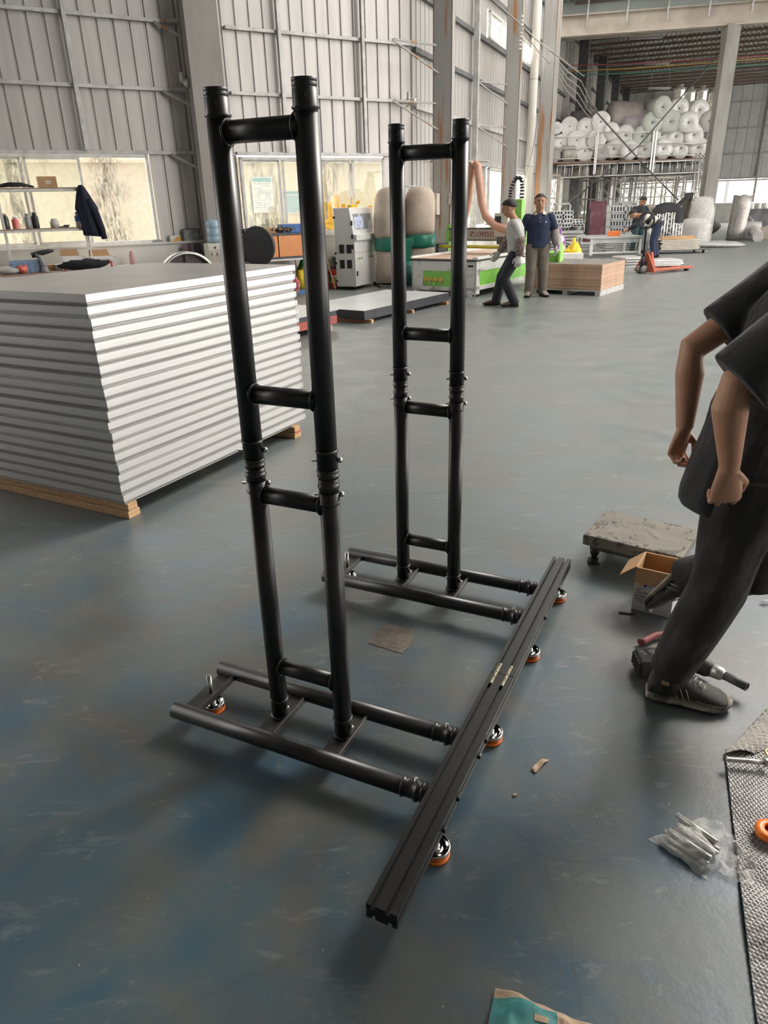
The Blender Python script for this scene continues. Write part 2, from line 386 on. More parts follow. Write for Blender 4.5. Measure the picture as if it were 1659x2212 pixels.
# columns of the long wall (rusty), front and web seen obliquely
def pcol(pxl, pxr, pyy, off, depth, m, name, top=11):
    s0, _ = w2(pxl, pyy, off)
    P0 = frame_pt(AZ2, s0, -off, 0)
    # width measured across the view
    s1 = s0
    while True:
        s1 += .01
        P = frame_pt(AZ2, s1, -off+depth, 0); P.z = 3
        q = P-EYE; X = 829.5+FPX*q.dot(_rt)/q.dot(_fwd)
        if X >= pxr or s1 > s0+2: break
    return s0
def colspan(pl, pr, py, off, d): return w2(pl, py, off-d)[0], w2(pr, py, off)[0]
CA0, CA1 = colspan(935, 976, 200, .95, .42)
colB = colspan(1090, 1118, 200, .95, .42); colC_ = colspan(1166, 1204, 200, .95, .45)
for (s0, s1_, y0, d_, m_) in ((CA0, CA1, -.95, .42, 'rust_col'), (colB[0], colB[1], -.95, .42, 'rust_col'), (colC_[0], colC_[1], -.95, .45, 'rust_col')):
    w_ = max(.2, s1_-s0)
    mb = MB().box(s0, y0, 0, s0+w_, y0+.02, 11).box(s0, y0+d_-.02, 0, s0+w_, y0+d_, 11).box(s0+w_/2-.01, y0, 0, s0+w_/2+.01, y0+d_, 11).box(s0, y0, 0, s0+.02, y0+d_, 11)
    place(struct('trim_%d' % (n+1), mb, M_[m_]), T2); n += 1
for s in (19.5, 25.5, 31.5, 37.5):
    place(struct('trim_%d' % (n+1), MB().box(s, -.7, 0, s+.35, -.3, 9), M_['steel_dark']), T2); n += 1
for s0 in (CA0, colB[0]):
    for z in (3.62, 4.68):
        place(struct('trim_%d' % (n+1), MB().beam((s0-1., -.06, z), (s0, -.6, z), .035, .035).beam((s0-1.1, -.06, z-.02), (s0, -.65, z-.5), .03, .03), M_['rust_col']), T2); n += 1

# --- windows
gm = glass_mat(); MATS['window_glass'] = gm
def window(num, s0, s1, z0, z1, mull, T, glassed=None, y=-.05):
    fr = MB(); t = .055
    fr.box(s0, y-.05, z0, s1, y+.04, z0+t).box(s0, y-.05, z1-t, s1, y+.04, z1).box(s0, y-.05, z0, s0+t, y+.04, z1).box(s1-t, y-.05, z0, s1, y+.04, z1)
    w = place(struct('window_%d' % num, fr, M_['win_frame'], bevel=.003), T)
    xs = [s0]+mull+[s1]
    for i in range(len(xs)-1):
        a, b = xs[i]+.02, xs[i+1]-.02; yy = y-.03 if i % 2 else y+.01
        if glassed and not glassed[i]: continue
        sa = MB(); q = .045; za, zb = z0+.045, z1-.045
        sa.box(a, yy-.015, za, b, yy+.015, za+q).box(a, yy-.015, zb-q, b, yy+.015, zb).box(a, yy-.015, za, a+q, yy+.015, zb).box(b-q, yy-.015, za, b, yy+.015, zb)
        so = put('sash', sa, M_['win_frame'], parent=w)
        put('pane', MB().box(a+q, yy-.003, za+q, b-q, yy+.003, zb-q), gm, parent=so)
    return w
mm = [w1(x, 430)[0] for x in (-60, 62, 187)]
window(1, -12.4, -5.9, 1.10, 2.63, [-9.9]+mm, T1, [1, 1, 1, 1, 0])
mB = [w1(x, 420)[0] for x in (608, 675, 757)]
window(2, -4.12, -.80, 1.10, 2.60, [mB[0], mB[1], mB[2]], T1)
window(3, 1.07, 4.55, 1.0, 2.60, [2.2, 3.4], T2)
window(4, 6.25, 11.35, 1.0, 2.60, [8.0, 9.6], T2)
window(5, 5.9, 8.05, 5.8, 6.47, [7.0], T2)
window(6, 8.8, 11.25, 5.8, 6.47, [10.0], T2)
window(7, 14.1, 18.9, 1.0, 2.60, [15.6, 17.2], T2)

# --- stained boundary wall and yard outside
sp = stained_plaster()
sp1 = stained_plaster('mouldy_plaster', w1(236, 430, -2.3)[0]); MATS['mouldy_plaster'] = sp1
place(struct('wall_outside', MB().box(SL-6, 2.3, 0, 3, 2.5, 2.75).box(SL-6, 2.22, 2.62, 3, 2.58, 2.68), sp1), T1)
place(struct('wall_yard', MB().box(2.2, 4.2, 0, 38, 4.4, 2.6), sp), T2)
yg_ = mat('yard_concrete', (.74, .72, .66), .9, 0, (.66, .64, .58), 2)  # unseen yard ground, added pale to bounce light onto the outer walls
place(struct('yard_ground', MB().box(SL-6, .12, -.05, .0, 2.3, .01), yg_), T1)
place(struct('yard_ground_back', MB().box(0.1, .12, -.05, 38, 4.2, .01), yg_), T2)

# --- far wall
PF = frame_pt(AZ2, 40.5, 0, 0); AZF = 112.0; TF = frameM(AZF, PF)
q = sheet_mb(-1, 32, 2.65, 8.4, .6); place(struct('wall_far', q, mat('far_sheet', (.74, .74, .72), .5, .1, (.66, .66, .64), 2.), solid=.006), TF)
place(struct('baseboard_far', MB().box(-1, -.1, 0, 32, .1, 1.1), M_['white_wall']), TF)
for z in (2.7, 4.2, 5.7, 7.2):
    place(struct('trim_%d' % (n+1), MB().box(-1, -.12, z-.05, 32, -.02, z+.05), M_['steel_gray']), TF); n += 1
for s in (2, 5.5, 9.0, 12.5, 16, 20, 24):
    place(struct('trim_%d' % (n+1), MB().box(s-.06, -.16, 1.1, s+.06, -.04, 8.2), M_['steel_gray']), TF); n += 1
window(8, -.9, 16.0, 1.1, 2.62, [1.3, 3.2, 5.4, 7.3, 9.0, 10.6, 12.2, 14.0], TF)
window(9, 16.1, 31.9, 1.1, 2.62, [18, 20, 22, 24, 26, 28, 30], TF)
place(struct('yard_ground_far', MB().box(-6, .12, -.05, 36, 6.0, .01), yg_), TF)
place(struct('wall_yard_far', MB().box(-6, 6.0, 0, 36, 6.2, 2.7), sp), TF)

# --- cross beam between the high bay and the low hall, its posts and the cladding above it
B0 = at(1196, 62, 30.5); B1 = at(1590, 33, 28.9); bd = (B1-B0).normalized(); B2 = B0 + bd*22
beam_mb = MB().beam(B0, B2, .36, .04).beam(B0+Vector((0, 0, .62)), B2+Vector((0, 0, .62)), .36, .04).beam(B0+Vector((0, 0, .31)), B2+Vector((0, 0, .31)), .03, .64)
M_['cream_steel'] = mat('cream_steel', (.60, .53, .455), .6, 0, (.48, .415, .35), 2.)
beam_mb.xf(Matrix.Translation((0, 0, -.28))); struct('trim_%d' % (n+1), beam_mb, M_['cream_steel']); n += 1
R1 = Vector((B1.x-.05, B1.y, 0))
struct('trim_%d' % (n+1), MB().box(R1.x-.22, R1.y-.17, 0, R1.x+.22, R1.y+.17, B1.z-.25).box(R1.x-.25, R1.y-.2, 0, R1.x-.22, R1.y+.2, B1.z-.25), mat('post_paint', (.33, .32, .295), .6, 0, (.26, .24, .21), 2., stretch=(2, 2, .5))); n += 1
cl = MB(); 
gp = mat('green_grey_cladding', (.50, .56, .52), .5, 0, (.40, .45, .42), 1.2)
cl.beam(B0+Vector((0, .1, 2.0)), B2+Vector((0, .1, 2.0)), .05, 3.3); struct('wall_gable', cl, gp)
for k in range(10):
    p = B0+bd*(1.1+1.35*k); struct('trim_%d' % (n+1), MB().beam(p+Vector((0, -.22, .0)), p+Vector((0, -.3, .75)), .05, .05), M_['steel_gray']); n += 1

# --- roof of the low hall: ribbed sheet on close-set dark purlins
ns = azd(AZ2)
cr = MB(); L_ = 31.; org = B0 + Vector((-1.5, 0, 0)); ZR = 8.15
dd = azd(112); STEP = 1.35; GAP = .045
pts = []
for i in range(150):
    a = i*.2; pts += [(a, 0), (a+.12, 0), (a+.14, .05), (a+.18, .05)]
for k in range(int(L_/STEP)):
    vs = []; fs = []
    for a, h in pts:
        for t in (k*STEP+GAP, (k+1)*STEP):
            p = org + dd*a + ns*t; vs.append((p.x, p.y, ZR+h))
    for i in range(len(pts)-1): fs.append((2*i, 2*i+2, 2*i+3, 2*i+1))
    cr.add(vs, fs)
    # at every lap of the sheets the ribs leave small daylight gaps
    vs = []; fs = []
    for i in range(150):
        for a in (i*.2-.02, i*.2+.13):
            for t in (k*STEP, k*STEP+GAP): p = org + dd*a + ns*t; vs.append((p.x, p.y, ZR+.002))
        o_ = i*4; fs.append((o_, o_+2, o_+3, o_+1))
    cr.add(vs, fs)
struct('ceiling', cr, mat('roof_sheet', (.62, .60, .57), .35, .5, (.44, .41, .37), 1.5), solid=.004)
pm = mat('brown_purlin', (.22, .17, .14), .7, 0, (.30, .19, .13), 3.)
for k in range(23):
    p = org + ns*(.75+1.35*k); struct('trim_%d' % (n+1), MB().beam((p.x, p.y, ZR-.05), tuple(Vector((p.x, p.y, ZR-.05))+dd*30), .07, .085), pm); n += 1
# second tie beam and roof rafters
p = B0+ns*1.6; struct('trim_%d' % (n+1), MB().beam(Vector((p.x-.5, p.y, 7.35)), Vector((p.x-.5, p.y, 7.35))+bd*5.9, .16, .22), M_['cream_steel']); n += 1
for t in (5.9,):
    p = B0+bd*t; struct('trim_%d' % (n+1), MB().beam(Vector((p.x, p.y+.3, 7.5)), Vector((p.x, p.y+.3, 7.5))+ns*24, .18, .4), M_['cream_steel']); n += 1

# --- unseen roof of the high bay, its openings shaped for the light, and the closed walls behind and beside the camera
zr_ = 10.2; rm = mat('high_roof_sheet', (.42, .41, .39), .7, .1, (.34, .33, .31), 2.)
ro = MB(); org2 = KC
def rp(x0, y0, x1, y1): ro.box(x0, y0, zr_, x1, y1, zr_+.06)
rp(-18, -12, 26, 1.0); ro.prism([(-18, 1), (-1.5, 1), (-1.5, 16.3), (-18, 6.9)], zr_, zr_+.06)  # closed over the foreground to keep its floor dark
rp(-1.5, 1.0, .6, 16.3); rp(.6, 1, 5, 17.6); rp(14, 1.0, 26, 17); rp(5, 1.0, 14, 4.5)  # wide gap beyond left open so the sun reaches the stand
for x0, x1 in ((3.6, 7.3), (8.3, 12.0), (13.0, 16.7), (17.7, 21.4), (22.4, 26)): rp(x0, 17.0, x1, min(28.0, 17.7+(x0-.87)*2.3))
struct('ceiling_high', ro, rm)
struct('wall_front', MB().box(-18, -12.2, 0, 26, -12, 10.2), rm)
struct('wall_side', MB().box(-18.2, -12, 0, -18, 6, 10.2), rm)
# ================================================================ FOREGROUND: the black truss stand
BP = M_['black_paint']
TH = -0.4527; S_ = .2433; DD = 1.032; ZR_ = .078; RT = .029
stand = root('truss_stand', 'black steel stand of two ladder towers joined by a low slotted beam', 'display stand', (-.26, 1.868, 0), TH)
def ring(mb, c, r, w=.003, h=.007):      # raised bead round a vertical tube
    mb.lathe([(r*.9, -h), (r+w*.5, -h*.6), (r+w, 0), (r+w*.5, h*.6), (r*.9, h)], 24, c)
def pin(mb, c, d, l, r): c = Vector(c); d = Vector(d); mb.tube(c-d*l, c+d*l, r, n=10)
def crossbar_mb(z, b, r=.0255):
    mb = MB().tube((-S_/2+.015, b, z), (S_/2-.015, b, z), r, n=20)
    for sgn in (-1, 1):                  # weld bead
        x = sgn*(S_/2-RT*.86)
        mb.path([(x+sgn*.000-sgn*.012*abs(math.cos(t))*0, b+math.cos(t)*(r+.002), z+math.sin(t)*(r+.003)) for t in [k*PI/8 for k in range(17)]], .0045, 6)
    return mb
for tb, b in ((0, 0), (1, DD)):
    for lvl in (0, 1):
        z0, z1 = ((.07, .966) if lvl == 0 else (.968, 1.913))
        mb = MB()
        for sx in (-1, 1):
            x = sx*S_/2
            if lvl == 0:
                mb.tube((x, b, z0), (x, b, .925), RT, n=24)
                mb.lathe([(RT*.97, .925), (RT*.97, .966)], 24, (x, b, 0)); ring(mb, (x, b, .945), RT); ring(mb, (x, b, .958), RT*.96, .002, .004)
                ring(mb, (x, b, .895), RT, .0035, .005); ring(mb, (x, b, .145), RT, .0035, .004); ring(mb, (x, b, .078), RT, .006, .006)
            else:
                mb.lathe([(RT*.97, .966), (RT*.97, .99)], 24, (x, b, 0)); ring(mb, (x, b, .975), RT, .003, .005); ring(mb, (x, b, .989), RT, .003, .005)
                mb.tube((x, b, .99), (x, b, 1.82+.025), RT, n=24); ring(mb, (x, b, 1.045), RT, .0035, .005)
                # socket end at the top with grooves
                mb.lathe([(RT*.96, 1.84), (RT*.96, 1.851), (RT+.003, 1.853), (RT+.003, 1.857), (RT, 1.86), (RT, 1.893), (RT-.003, 1.8945), (RT, 1.896), (RT, 1.903), (RT-.003, 1.9045), (RT, 1.906), (RT, 1.913), (RT-.004, 1.913), (RT-.005, 1.88), (.001, 1.88)], 28, (x, b, 0))
        nm = 'ladder_section'
        lad = put(nm, mb, BP, parent=stand)
        for z in ((.883, .278) if lvl == 0 else (1.819, 1.182)):
            put('crossbar', crossbar_mb(z, b), BP, parent=lad)
        for sx in (-1, 1):
            x = sx*S_/2
            zz = ((.918, .118) if lvl == 0 else (1.018,))
            for z in zz:
                d = Vector((.93, .37, 0)) if z != .118 else Vector((.985, -.17, 0))
                m2 = MB(); pin(m2, (x, b, z), d, RT+.013, .0045); pin(m2, Vector((x, b, z))+d*(RT+.006), d, .005, .0075)
                put('bolt', m2, M_['zinc'], parent=lad)
            if lvl == 1:
                d = Vector((.62, -.78, 0)); m2 = MB(); pin(m2, Vector((x, b, 1.877))+d*(RT-.002), d, .0035, .0062); put('pin_hole', m2, M_['dark'], parent=lad)
    # base frame: two rails, three cross plates
    mb = MB(); a0, a1, w = -.468, .446, .128
    for sy in (-1, 1):
        y = b+sy*w
        mb.tube((a0, y, ZR_), (a1-.045, y, ZR_), .028, n=24)
        M = Matrix.Rotation(PI/2, 4, 'Y')
        def prof(c, pr): mb.lathe([(r, h) for r, h in pr], 24, c, axis='X')
        prof((0, y, ZR_), [(.027, a1-.06), (.0315, a1-.056), (.0315, a1-.052), (.028, a1-.048), (.028, a1-.012), (.0315, a1-.010), (.0315, a1-.004), (.027, a1-.003), (.027, a1+.004), (.031, a1+.006), (.031, a1+.013), (.02, a1+.014), (.02, a1+.032)])
    bf = put('base_frame', mb, BP, parent=stand)
    for x in (-.425, -S_/2, S_/2):
        pl = MB().box(x-.030, b-w+.012, .070, x+.026, b+w-.012, .075).box(x+.026, b-w+.012, .062, x+.036, b+w-.012, .084)
        put('cross_plate', pl, mat('dark_brown_grey_paint', (.035, .031, .028), .36, .1, (.028, .026, .024), 20, spec=.7), parent=bf, bevel=.001)
    for sy in (-1, 1):
        m2 = MB(); y = b+sy*w; pin(m2, (a1-.018, y, ZR_), (0, .25, .97), .038, .005); put('bolt', m2, M_['zinc'], parent=bf)
    # levelling foot under the end plate
def foot(x, y, ztop, stud):
    f_ = MB().lathe([(.001, .012), (.040, .012), (.040, .028), (.042, .030), (.042, .034), (.038, .036), (.036, .028), (.014, .024), (.014, .038), (.009, .042), (.001, .042)], 28, (x, y, 0))
    fo = put('levelling_foot', f_, M_['chrome'], parent=stand)
    put('foot_pad', MB().lathe([(.001, 0), (.039, 0), (.041, .004), (.041, .012), (.001, .013)], 28, (x, y, 0)), M_['orange_pu'], parent=fo)
    put('stud', MB().tube((x, y, .03), (x, y, ztop), .0085, n=14), M_['zinc'], parent=fo)
    nu = MB().lathe([(.013, .050), (.013, .0605)], 6, (x, y, 0)); put('nut', nu, M_['dark'], parent=fo)
foot(-.415, .0, .150, 1); foot(-.415, DD, .150, 1)
# slotted floor beam in two sections
bo, bw = .480, .082; zt, zb = .132, .086
def beam_section(b0, b1):
    prof = []
    x0, x1 = bo, bo+bw; g = .0105; dep = .013
    # outline with T slots, local XZ, going round
    top = [(x0, zt), (x0+bw*.215-g/2, zt), (x0+bw*.215-g/2, zt-dep*.35), (x0+bw*.215-g, zt-dep*.35), (x0+bw*.215-g, zt-dep), (x0+bw*.215+g, zt-dep), (x0+bw*.215+g, zt-dep*.35), (x0+bw*.215+g/2, zt-dep*.35), (x0+bw*.215+g/2, zt),
           (x1-bw*.3-g/2, zt), (x1-bw*.3-g/2, zt-dep*.35), (x1-bw*.3-g, zt-dep*.35), (x1-bw*.3-g, zt-dep), (x1-bw*.3+g, zt-dep), (x1-bw*.3+g, zt-dep*.35), (x1-bw*.3+g/2, zt-dep*.35), (x1-bw*.3+g/2, zt), (x1, zt)]
    zm = (zt+zb)/2
    side = [(x1, zm+.005), (x1-.004, zm+.005), (x1-.004, zm+.009), (x1-.010, zm+.009), (x1-.010, zm-.006), (x1-.004, zm-.006), (x1-.004, zm-.002), (x1, zm-.002), (x1, zb)]
    bot = [(x1-.014, zb), (x1-.014, zb+.006), (x1-.017, zb+.012), (x1-.024, zb+.012), (x1-.024, zb), (x0+.024, zb), (x0+.024, zb+.012), (x0+.017, zb+.012), (x0+.014, zb+.006), (x0+.014, zb), (x0, zb)]
    sl = [(x0, zm-.004), (x0+.004, zm-.004), (x0+.004, zm+.004), (x0, zm+.004)]
    poly = top+side+bot+sl
    return MB().prism([(a, c) for a, c in poly], b0, b1, 'XZ')
jt = .4355
for b0, b1 in ((-.551, jt-.0015), (jt+.0015, 1.396)):
    bs = put('slotted_beam_section', beam_section(b0, b1), M_['black_anod'], parent=stand)
    ed = MB().box(bo+bw+.0002, b0, (zt+zb)/2-.0005, bo+bw+.0012, b1, (zt+zb)/2+.0005)
for xx in (bo+bw*.215, bo+bw-bw*.3):
    js = MB().box(xx-.0048, jt-.062, zt-.0060, xx+.0048, jt+.062, zt-.0010)
    j = put('joining_strip', js, mat('brass_coloured_steel', (.34, .31, .20), .4, .9, (.22, .20, .14), 30), parent=stand, bevel=.0006)
    for t in (-.054, -.014, .014, .054):
        put('screw', MB().lathe([(.001, 0), (.004, 0), (.004, .002), (.001, .002)], 10, (xx, jt+t, zt-.0012)), M_['zinc'], parent=j)
for t in (-.25, .25, .76, 1.24):
    foot(bo+bw*.72, t, .09, 0)
for t in (-.128+.0, .128, DD-.128, DD+.128):
    put('end_clip', MB().box(bo+bw-.004, t-.012, .098, bo+bw+.006, t+.012, .114), M_['dark'], parent=stand, bevel=.002)
for t in (-.25, .05): put('side_knob', MB().cbox((bo+bw+.004, t, .105), (.008, .016, .014)), BP, parent=stand, bevel=.002)

# ================================================================ the stack of aluminium framed decks
NC = Vector((-1.50, 3.77, 0)); AZS = 28.3
LX, LY = 1.89, 1.43; NL = 19; LH = (1.268-.092)/NL
alu_a = mat('brushed_aluminium_frame', (.66, .655, .64), .36, .6, (.60, .59, .585), 3.5, stretch=(.5, .5, 8))
alu_b = mat('aluminium_frame_underside', (.66, .68, .69), .45, .7, (.56, .58, .59), 5)
deckm = mat('grey_deck_board', (.34, .33, .32), .35, 0, (.29, .28, .27), 2.5)
def deck_meshes():
    h = LH; o = .022
    prof = [(0, h), (0, h*.40), (.014, h*.10), (.015, h*.015), (.05, h*.015), (.05, h)]
    fr = MB()
    # frame swept round the rectangle, mitred
    cs = [(0, 0), (LX, 0), (LX, LY), (0, LY)]; ins = [(1, 1), (-1, 1), (-1, -1), (1, -1)]
    rings = [[(c[0]+i[0]*p, c[1]+i[1]*p, z) for p, z in prof] for c, i in zip(cs, ins)]
    fr.loft(rings, cap=False, smooth=False, closed=True)
    # corner castings
    ccs = []
    for c, i in zip(cs, ins):
        cc = MB(); ccs.append(cc); cc.box(min(c[0]-i[0]*.0012, c[0]+i[0]*.018), min(c[1]-i[1]*.0012, c[1]+i[1]*.018), h*.44, max(c[0]-i[0]*.0012, c[0]+i[0]*.018), max(c[1]-i[1]*.0012, c[1]+i[1]*.018), h*1.0)
    top = MB().box(.006, .006, h*.93, LX-.006, LY-.006, h*1.0+.0015)
    return fr.mesh('deck_frame'), [q.mesh('corner_bracket') for q in ccs], top.mesh('deck_board')
fm_, cm_, tm_ = deck_meshes()
d0 = root('stage_deck', 'top deck of the tall stack, grey board with aluminium edge', 'stage deck', (0, 0, 0), 0, 'aluminium decks in the tall stack')
f = put('frame', fm_, alu_a, parent=d0); put('deck_board', tm_, deckm, parent=d0); [put('corner_bracket', q, alu_a, parent=f) for q in cm_]
rz_ = rz(AZS); ordn = ['top', 'second', 'third', 'fourth', 'fifth', 'sixth', 'seventh', 'eighth', 'ninth', 'tenth']
for k in range(NL):
    jx, jy = random.uniform(-.007, .007), random.uniform(-.007, .007)
    if k == NL-1: jx = jy = 0
    loc = NC + azd(AZS)*jx + azd(AZS-90)*jy + Vector((0, 0, .092+k*LH))
    fromtop = NL-1-k
    lab = ('%s silver deck counted down from the top of the stack' % ordn[fromtop].capitalize() if fromtop < 10 else '%s silver deck counted up from the timbers under the stack' % (['Bottom']+ordn[1:])[k].capitalize()) if fromtop else 'grey topped silver deck lying uppermost on the tall stack'
    lab = lab[0].lower()+lab[1:]
    o = d0 if k == 0 else dup(d0)
    o.location = loc; o.rotation_euler = (0, 0, rz_ + random.uniform(-.002, .002)); o['label'] = lab
# timbers: laminated beam under the near edge, block under the far corner
def timber(name, x0, y0, x1, y1, h, label, split=.5, stripe=False):
    T = frameM(AZS, NC); r0 = root(name, label, 'timber', T @ Vector(((x0+x1)/2, (y0+y1)/2, 0)), rz_)
    hx, hy = (x1-x0)/2, (y1-y0)/2
    put('lower_ply', MB().box(-hx, -hy, 0, hx, hy, h*split-.001), M_['wood'], parent=r0, bevel=.003)
    put('upper_ply', MB().box(-hx+.006, -hy-.0, h*split+.001, hx-.012, hy, h), M_['wood'], parent=r0, bevel=.003)
    if stripe: put('red_stripe', MB().box(-hx+.01, -hy-.0012, h*.42, hx-.01, -hy, h*.58).box(hx, -hy+.01, h*.42, hx+.0012, hy-.01, h*.6), mat('red_marker', (.6, .1, .06), .7), parent=r0)
    return r0
timber('timber_beam', .015, .0, .105, LY+.1, .091, 'long laminated pine beam under the near edge of the deck stack')
timber('timber_block', 1.70, -.02, 1.79, .30, .091, 'pine block sticking out under the far corner of the deck stack', stripe=True)
timber('timber_beam', .9, .25, .98, LY, .091, 'hidden middle pine beam under the deck stack')

# ================================================================ platform scale, carton, tools on the floor
c = [fl(*q, .16) for q in ((1257, 1155), (1310, 1100), (1515, 1143), (1470, 1198))]
u = (c[2]-c[1]).normalized(); v_ = (c[1]-c[0]).normalized(); lx = ((c[2]-c[1]).length+(c[3]-c[0]).length)/2; ly = ((c[1]-c[0]).length+(c[2]-c[3]).length)/2
ang = math.atan2(u.y, u.x)
def scale_mat():
    m, N, L, b = node_mat('peeling_painted_steel'); tc = N.new('ShaderNodeTexCoord'); v = tc.outputs['Object']
    n1 = nze(N, L, v, 9, 9, .7, 1.2); n2 = nze(N, L, v, 4, 6, .6)
    base = ramp(N, L, n2, [(.3, (.19, .175, .145)), (.7, (.28, .26, .215))]); f = ramp(N, L, n1, [(.55, (0, 0, 0)), (.57, (1, 1, 1)), (.60, (1, 1, 1)), (.62, (0, 0, 0))])
    L.new(mixc(N, L, f, base, (.07, .06, .05)), b.inputs['Base Color']); b.inputs['Roughness'].default_value = .75
    bp = N.new('ShaderNodeBump'); bp.inputs['Strength'].default_value = .6; bp.inputs['Distance'].default_value = .01; L.new(n1, bp.inputs['Height']); L.new(bp.outputs[0], b.inputs['Normal']); return m
ctr = (c[0]+c[2])/2
ps = root('platform_scale', 'low steel weighing platform with a peeling grey top on swivel feet', 'platform scale', (ctr.x, ctr.y, 0), ang)
put('platform', MB().box(-lx/2, -ly/2, .105, lx/2, ly/2, .16), scale_mat(), parent=ps, bevel=.006)
put('under_frame', MB().box(-lx/2+.03, -ly/2+.03, .075, lx/2-.03, ly/2-.03, .108), M_['steel_dark'], parent=ps)
for sx in (-1, 1):
    for sy in (-1, 1):
        x, y = sx*(lx/2-.05), sy*(ly/2-.05)
        ft = put('foot', MB().lathe([(.001, 0), (.03, 0), (.032, .008), (.028, .02), (.014, .026), (.001, .027)], 20, (x, y, 0)), M_['dark'], parent=ps)
        put('foot_stem', MB().lathe([(.012, .024), (.016, .04), (.022, .05), (.024, .08), (.001, .08)], 14, (x, y, 0)), M_['dark'], parent=ft)

# open carton
b0 = fl(1364, 1314); b1 = fl(1447, 1335); wv = b1-b0; W = wv.length; ang = math.atan2(wv.y, wv.x); Hc = .205; Dc = W*1.0
cm2 = root('carton', 'open brown and white carton with spread flaps in front of the scale', 'carton', tuple((b0+b1)/2), ang)
t = .004; mb = MB().box(-W/2, 0, 0, W/2, Dc, t).box(-W/2, 0, 0, W/2, t, Hc).box(-W/2, Dc-t, 0, W/2, Dc, Hc).box(-W/2, 0, 0, -W/2+t, Dc, Hc).box(W/2-t, 0, 0, W/2, Dc, Hc)
body = put('box_body', mb, M_['card'], parent=cm2)
wp = mat('white_print_paper', (.62, .60, .60), .7)
put('white_print', MB().box(-W/2-.0006, -.0008, .0, W/2+.0006, -.0002, Hc*.64).box(W/2+.0002, -.0005, 0, W/2+.0008, Dc, Hc*.64).box(-W/2-.0008, -.0005, 0, -W/2-.0002, Dc, Hc*.64), wp, parent=body)
pr = MB(); random.seed(3)
for r_, (z, x0, x1, h) in enumerate(((.105, -.075, -.04, .004), (.097, -.075, -.06, .004), (.090, -.075, -.01, .004), (.082, -.075, -.005, .004), (.068, -.078, .055, .006), (.059, -.078, .052, .003), (.053, -.078, .05, .003), (.047, -.078, .045, .003), (.040, -.05, .03, .003))):
    x = x0*W/.17
    while x < x1*W/.17:
        w = random.uniform(.003, .006); pr.box(x, -.0014, z, x+w, -.0008, z+h); x += w+.0015
put('printed_lines', pr, mat('grey_ink', (.12, .11, .12), .7), parent=body)
for k, (col, nm_) in enumerate((((.75, .38, .06), 'orange_ink'), ((.06, .09, .35), 'blue_ink'), ((.35, .45, .55), 'pale_blue_ink'))):
    put('printed_logo', MB().box(-W*.40+k*.021, -.0014, .117, -W*.40+k*.021+.014, -.0008, .130), mat(nm_, col, .6), parent=body)
def flap(p0, p1, d, l, nm='flap'):
    p0, p1, d = Vector(p0), Vector(p1), Vector(d).normalized(); q = MB(); n_ = (p1-p0).cross(d).normalized()*.0035
    a, b, c_, e = p0, p1, p1+d*l, p0+d*l; q.add([a, b, c_, e, a+n_, b+n_, c_+n_, e+n_], [(0, 1, 2, 3), (7, 6, 5, 4), (0, 4, 5, 1), (1, 5, 6, 2), (2, 6, 7, 3), (3, 7, 4, 0)]); return put(nm, q, M_['card'], parent=cm2)
flap((-W/2, 0, Hc), (-W/2, Dc, Hc), (-.72, -.05, -.62), .085); flap((W/2, 0, Hc), (W/2, Dc, Hc), (.55, 0, -.8), .085)
flap((-W/2, Dc, Hc), (W/2, Dc, Hc), (0, .15, -1), .08)
flap((-W/2, -.003, Hc), (W/2, -.003, Hc), (0, -.06, -1), .072)

# cordless impact wrench lying behind the shoe
p = fl(1408, 1440, .03); p9 = fl(1535, 1440, .03); wr = root('impact_wrench', 'cordless impact wrench with dark battery and orange body behind the shoe', 'power tool', (p.x, p.y, 0), math.atan2(p9.y-p.y, p9.x-p.x))
BR = Matrix.Translation((.155, .0, .05)) @ Matrix.Rotation(R(38), 4, 'Z') @ Matrix.Translation((-.155, 0, -.05))
og = mat('orange_tool_plastic', (.62, .13, .04), .5); dk = mat('grey_tool_plastic', (.075, .075, .07), .55, 0, (.06, .06, .055), 30)
bat = put('battery', MB().box(-.052, -.045, .012, .030, .052, .082).box(-.060, -.040, .018, -.052, .047, .074), dk, parent=wr, bevel=.006)
for k in range(5): put('battery_rib', MB().box(-.064, -.036+k*.018, .02, -.058, -.028+k*.018, .070), dk, parent=bat, bevel=.001)
lt = mat('pale_lettering', (.45, .45, .42), .6)
tm = text_mesh('DASH', .026, .0005, .0008); put('lettering', tm, lt, parent=bat, loc=(.008, .000, .0826), rot=(0, 0, R(-70)))
tm = text_mesh('21V', .020, .0005, .0006); put('lettering', tm, lt, parent=bat, loc=(-.035, .015, .0826), rot=(0, 0, R(-70)))
put('handle', MB().path([(.02, .0, .055), (.06, .0, .052), (.11, .0, .05), (.15, 0, .052)], [.03, .024, .022, .028], 16), og, parent=wr)
hd = put('motor_head', MB().path([(.145, .075, .05), (.15, .05, .05), (.155, .0, .05), (.16, -.05, .05), (.162, -.075, .05)], [.025, .034, .036, .034, .022], 20).xf(BR), dk, parent=wr)
put('nose', MB().path([(.161, -.07, .05), (.165, -.10, .05), (.167, -.115, .05)], [.026, .024, .014], 18).xf(BR), M_['galv'], parent=hd)
put('socket', MB().lathe([(.012, 0), (.016, .0), (.016, .085), (.0115, .085), (.010, .03), (.001, .03)], 20, (.167, -.112, .05), M=Matrix.Rotation(R(90), 4, 'X')).xf(BR), M_['steel_dark'], parent=hd)

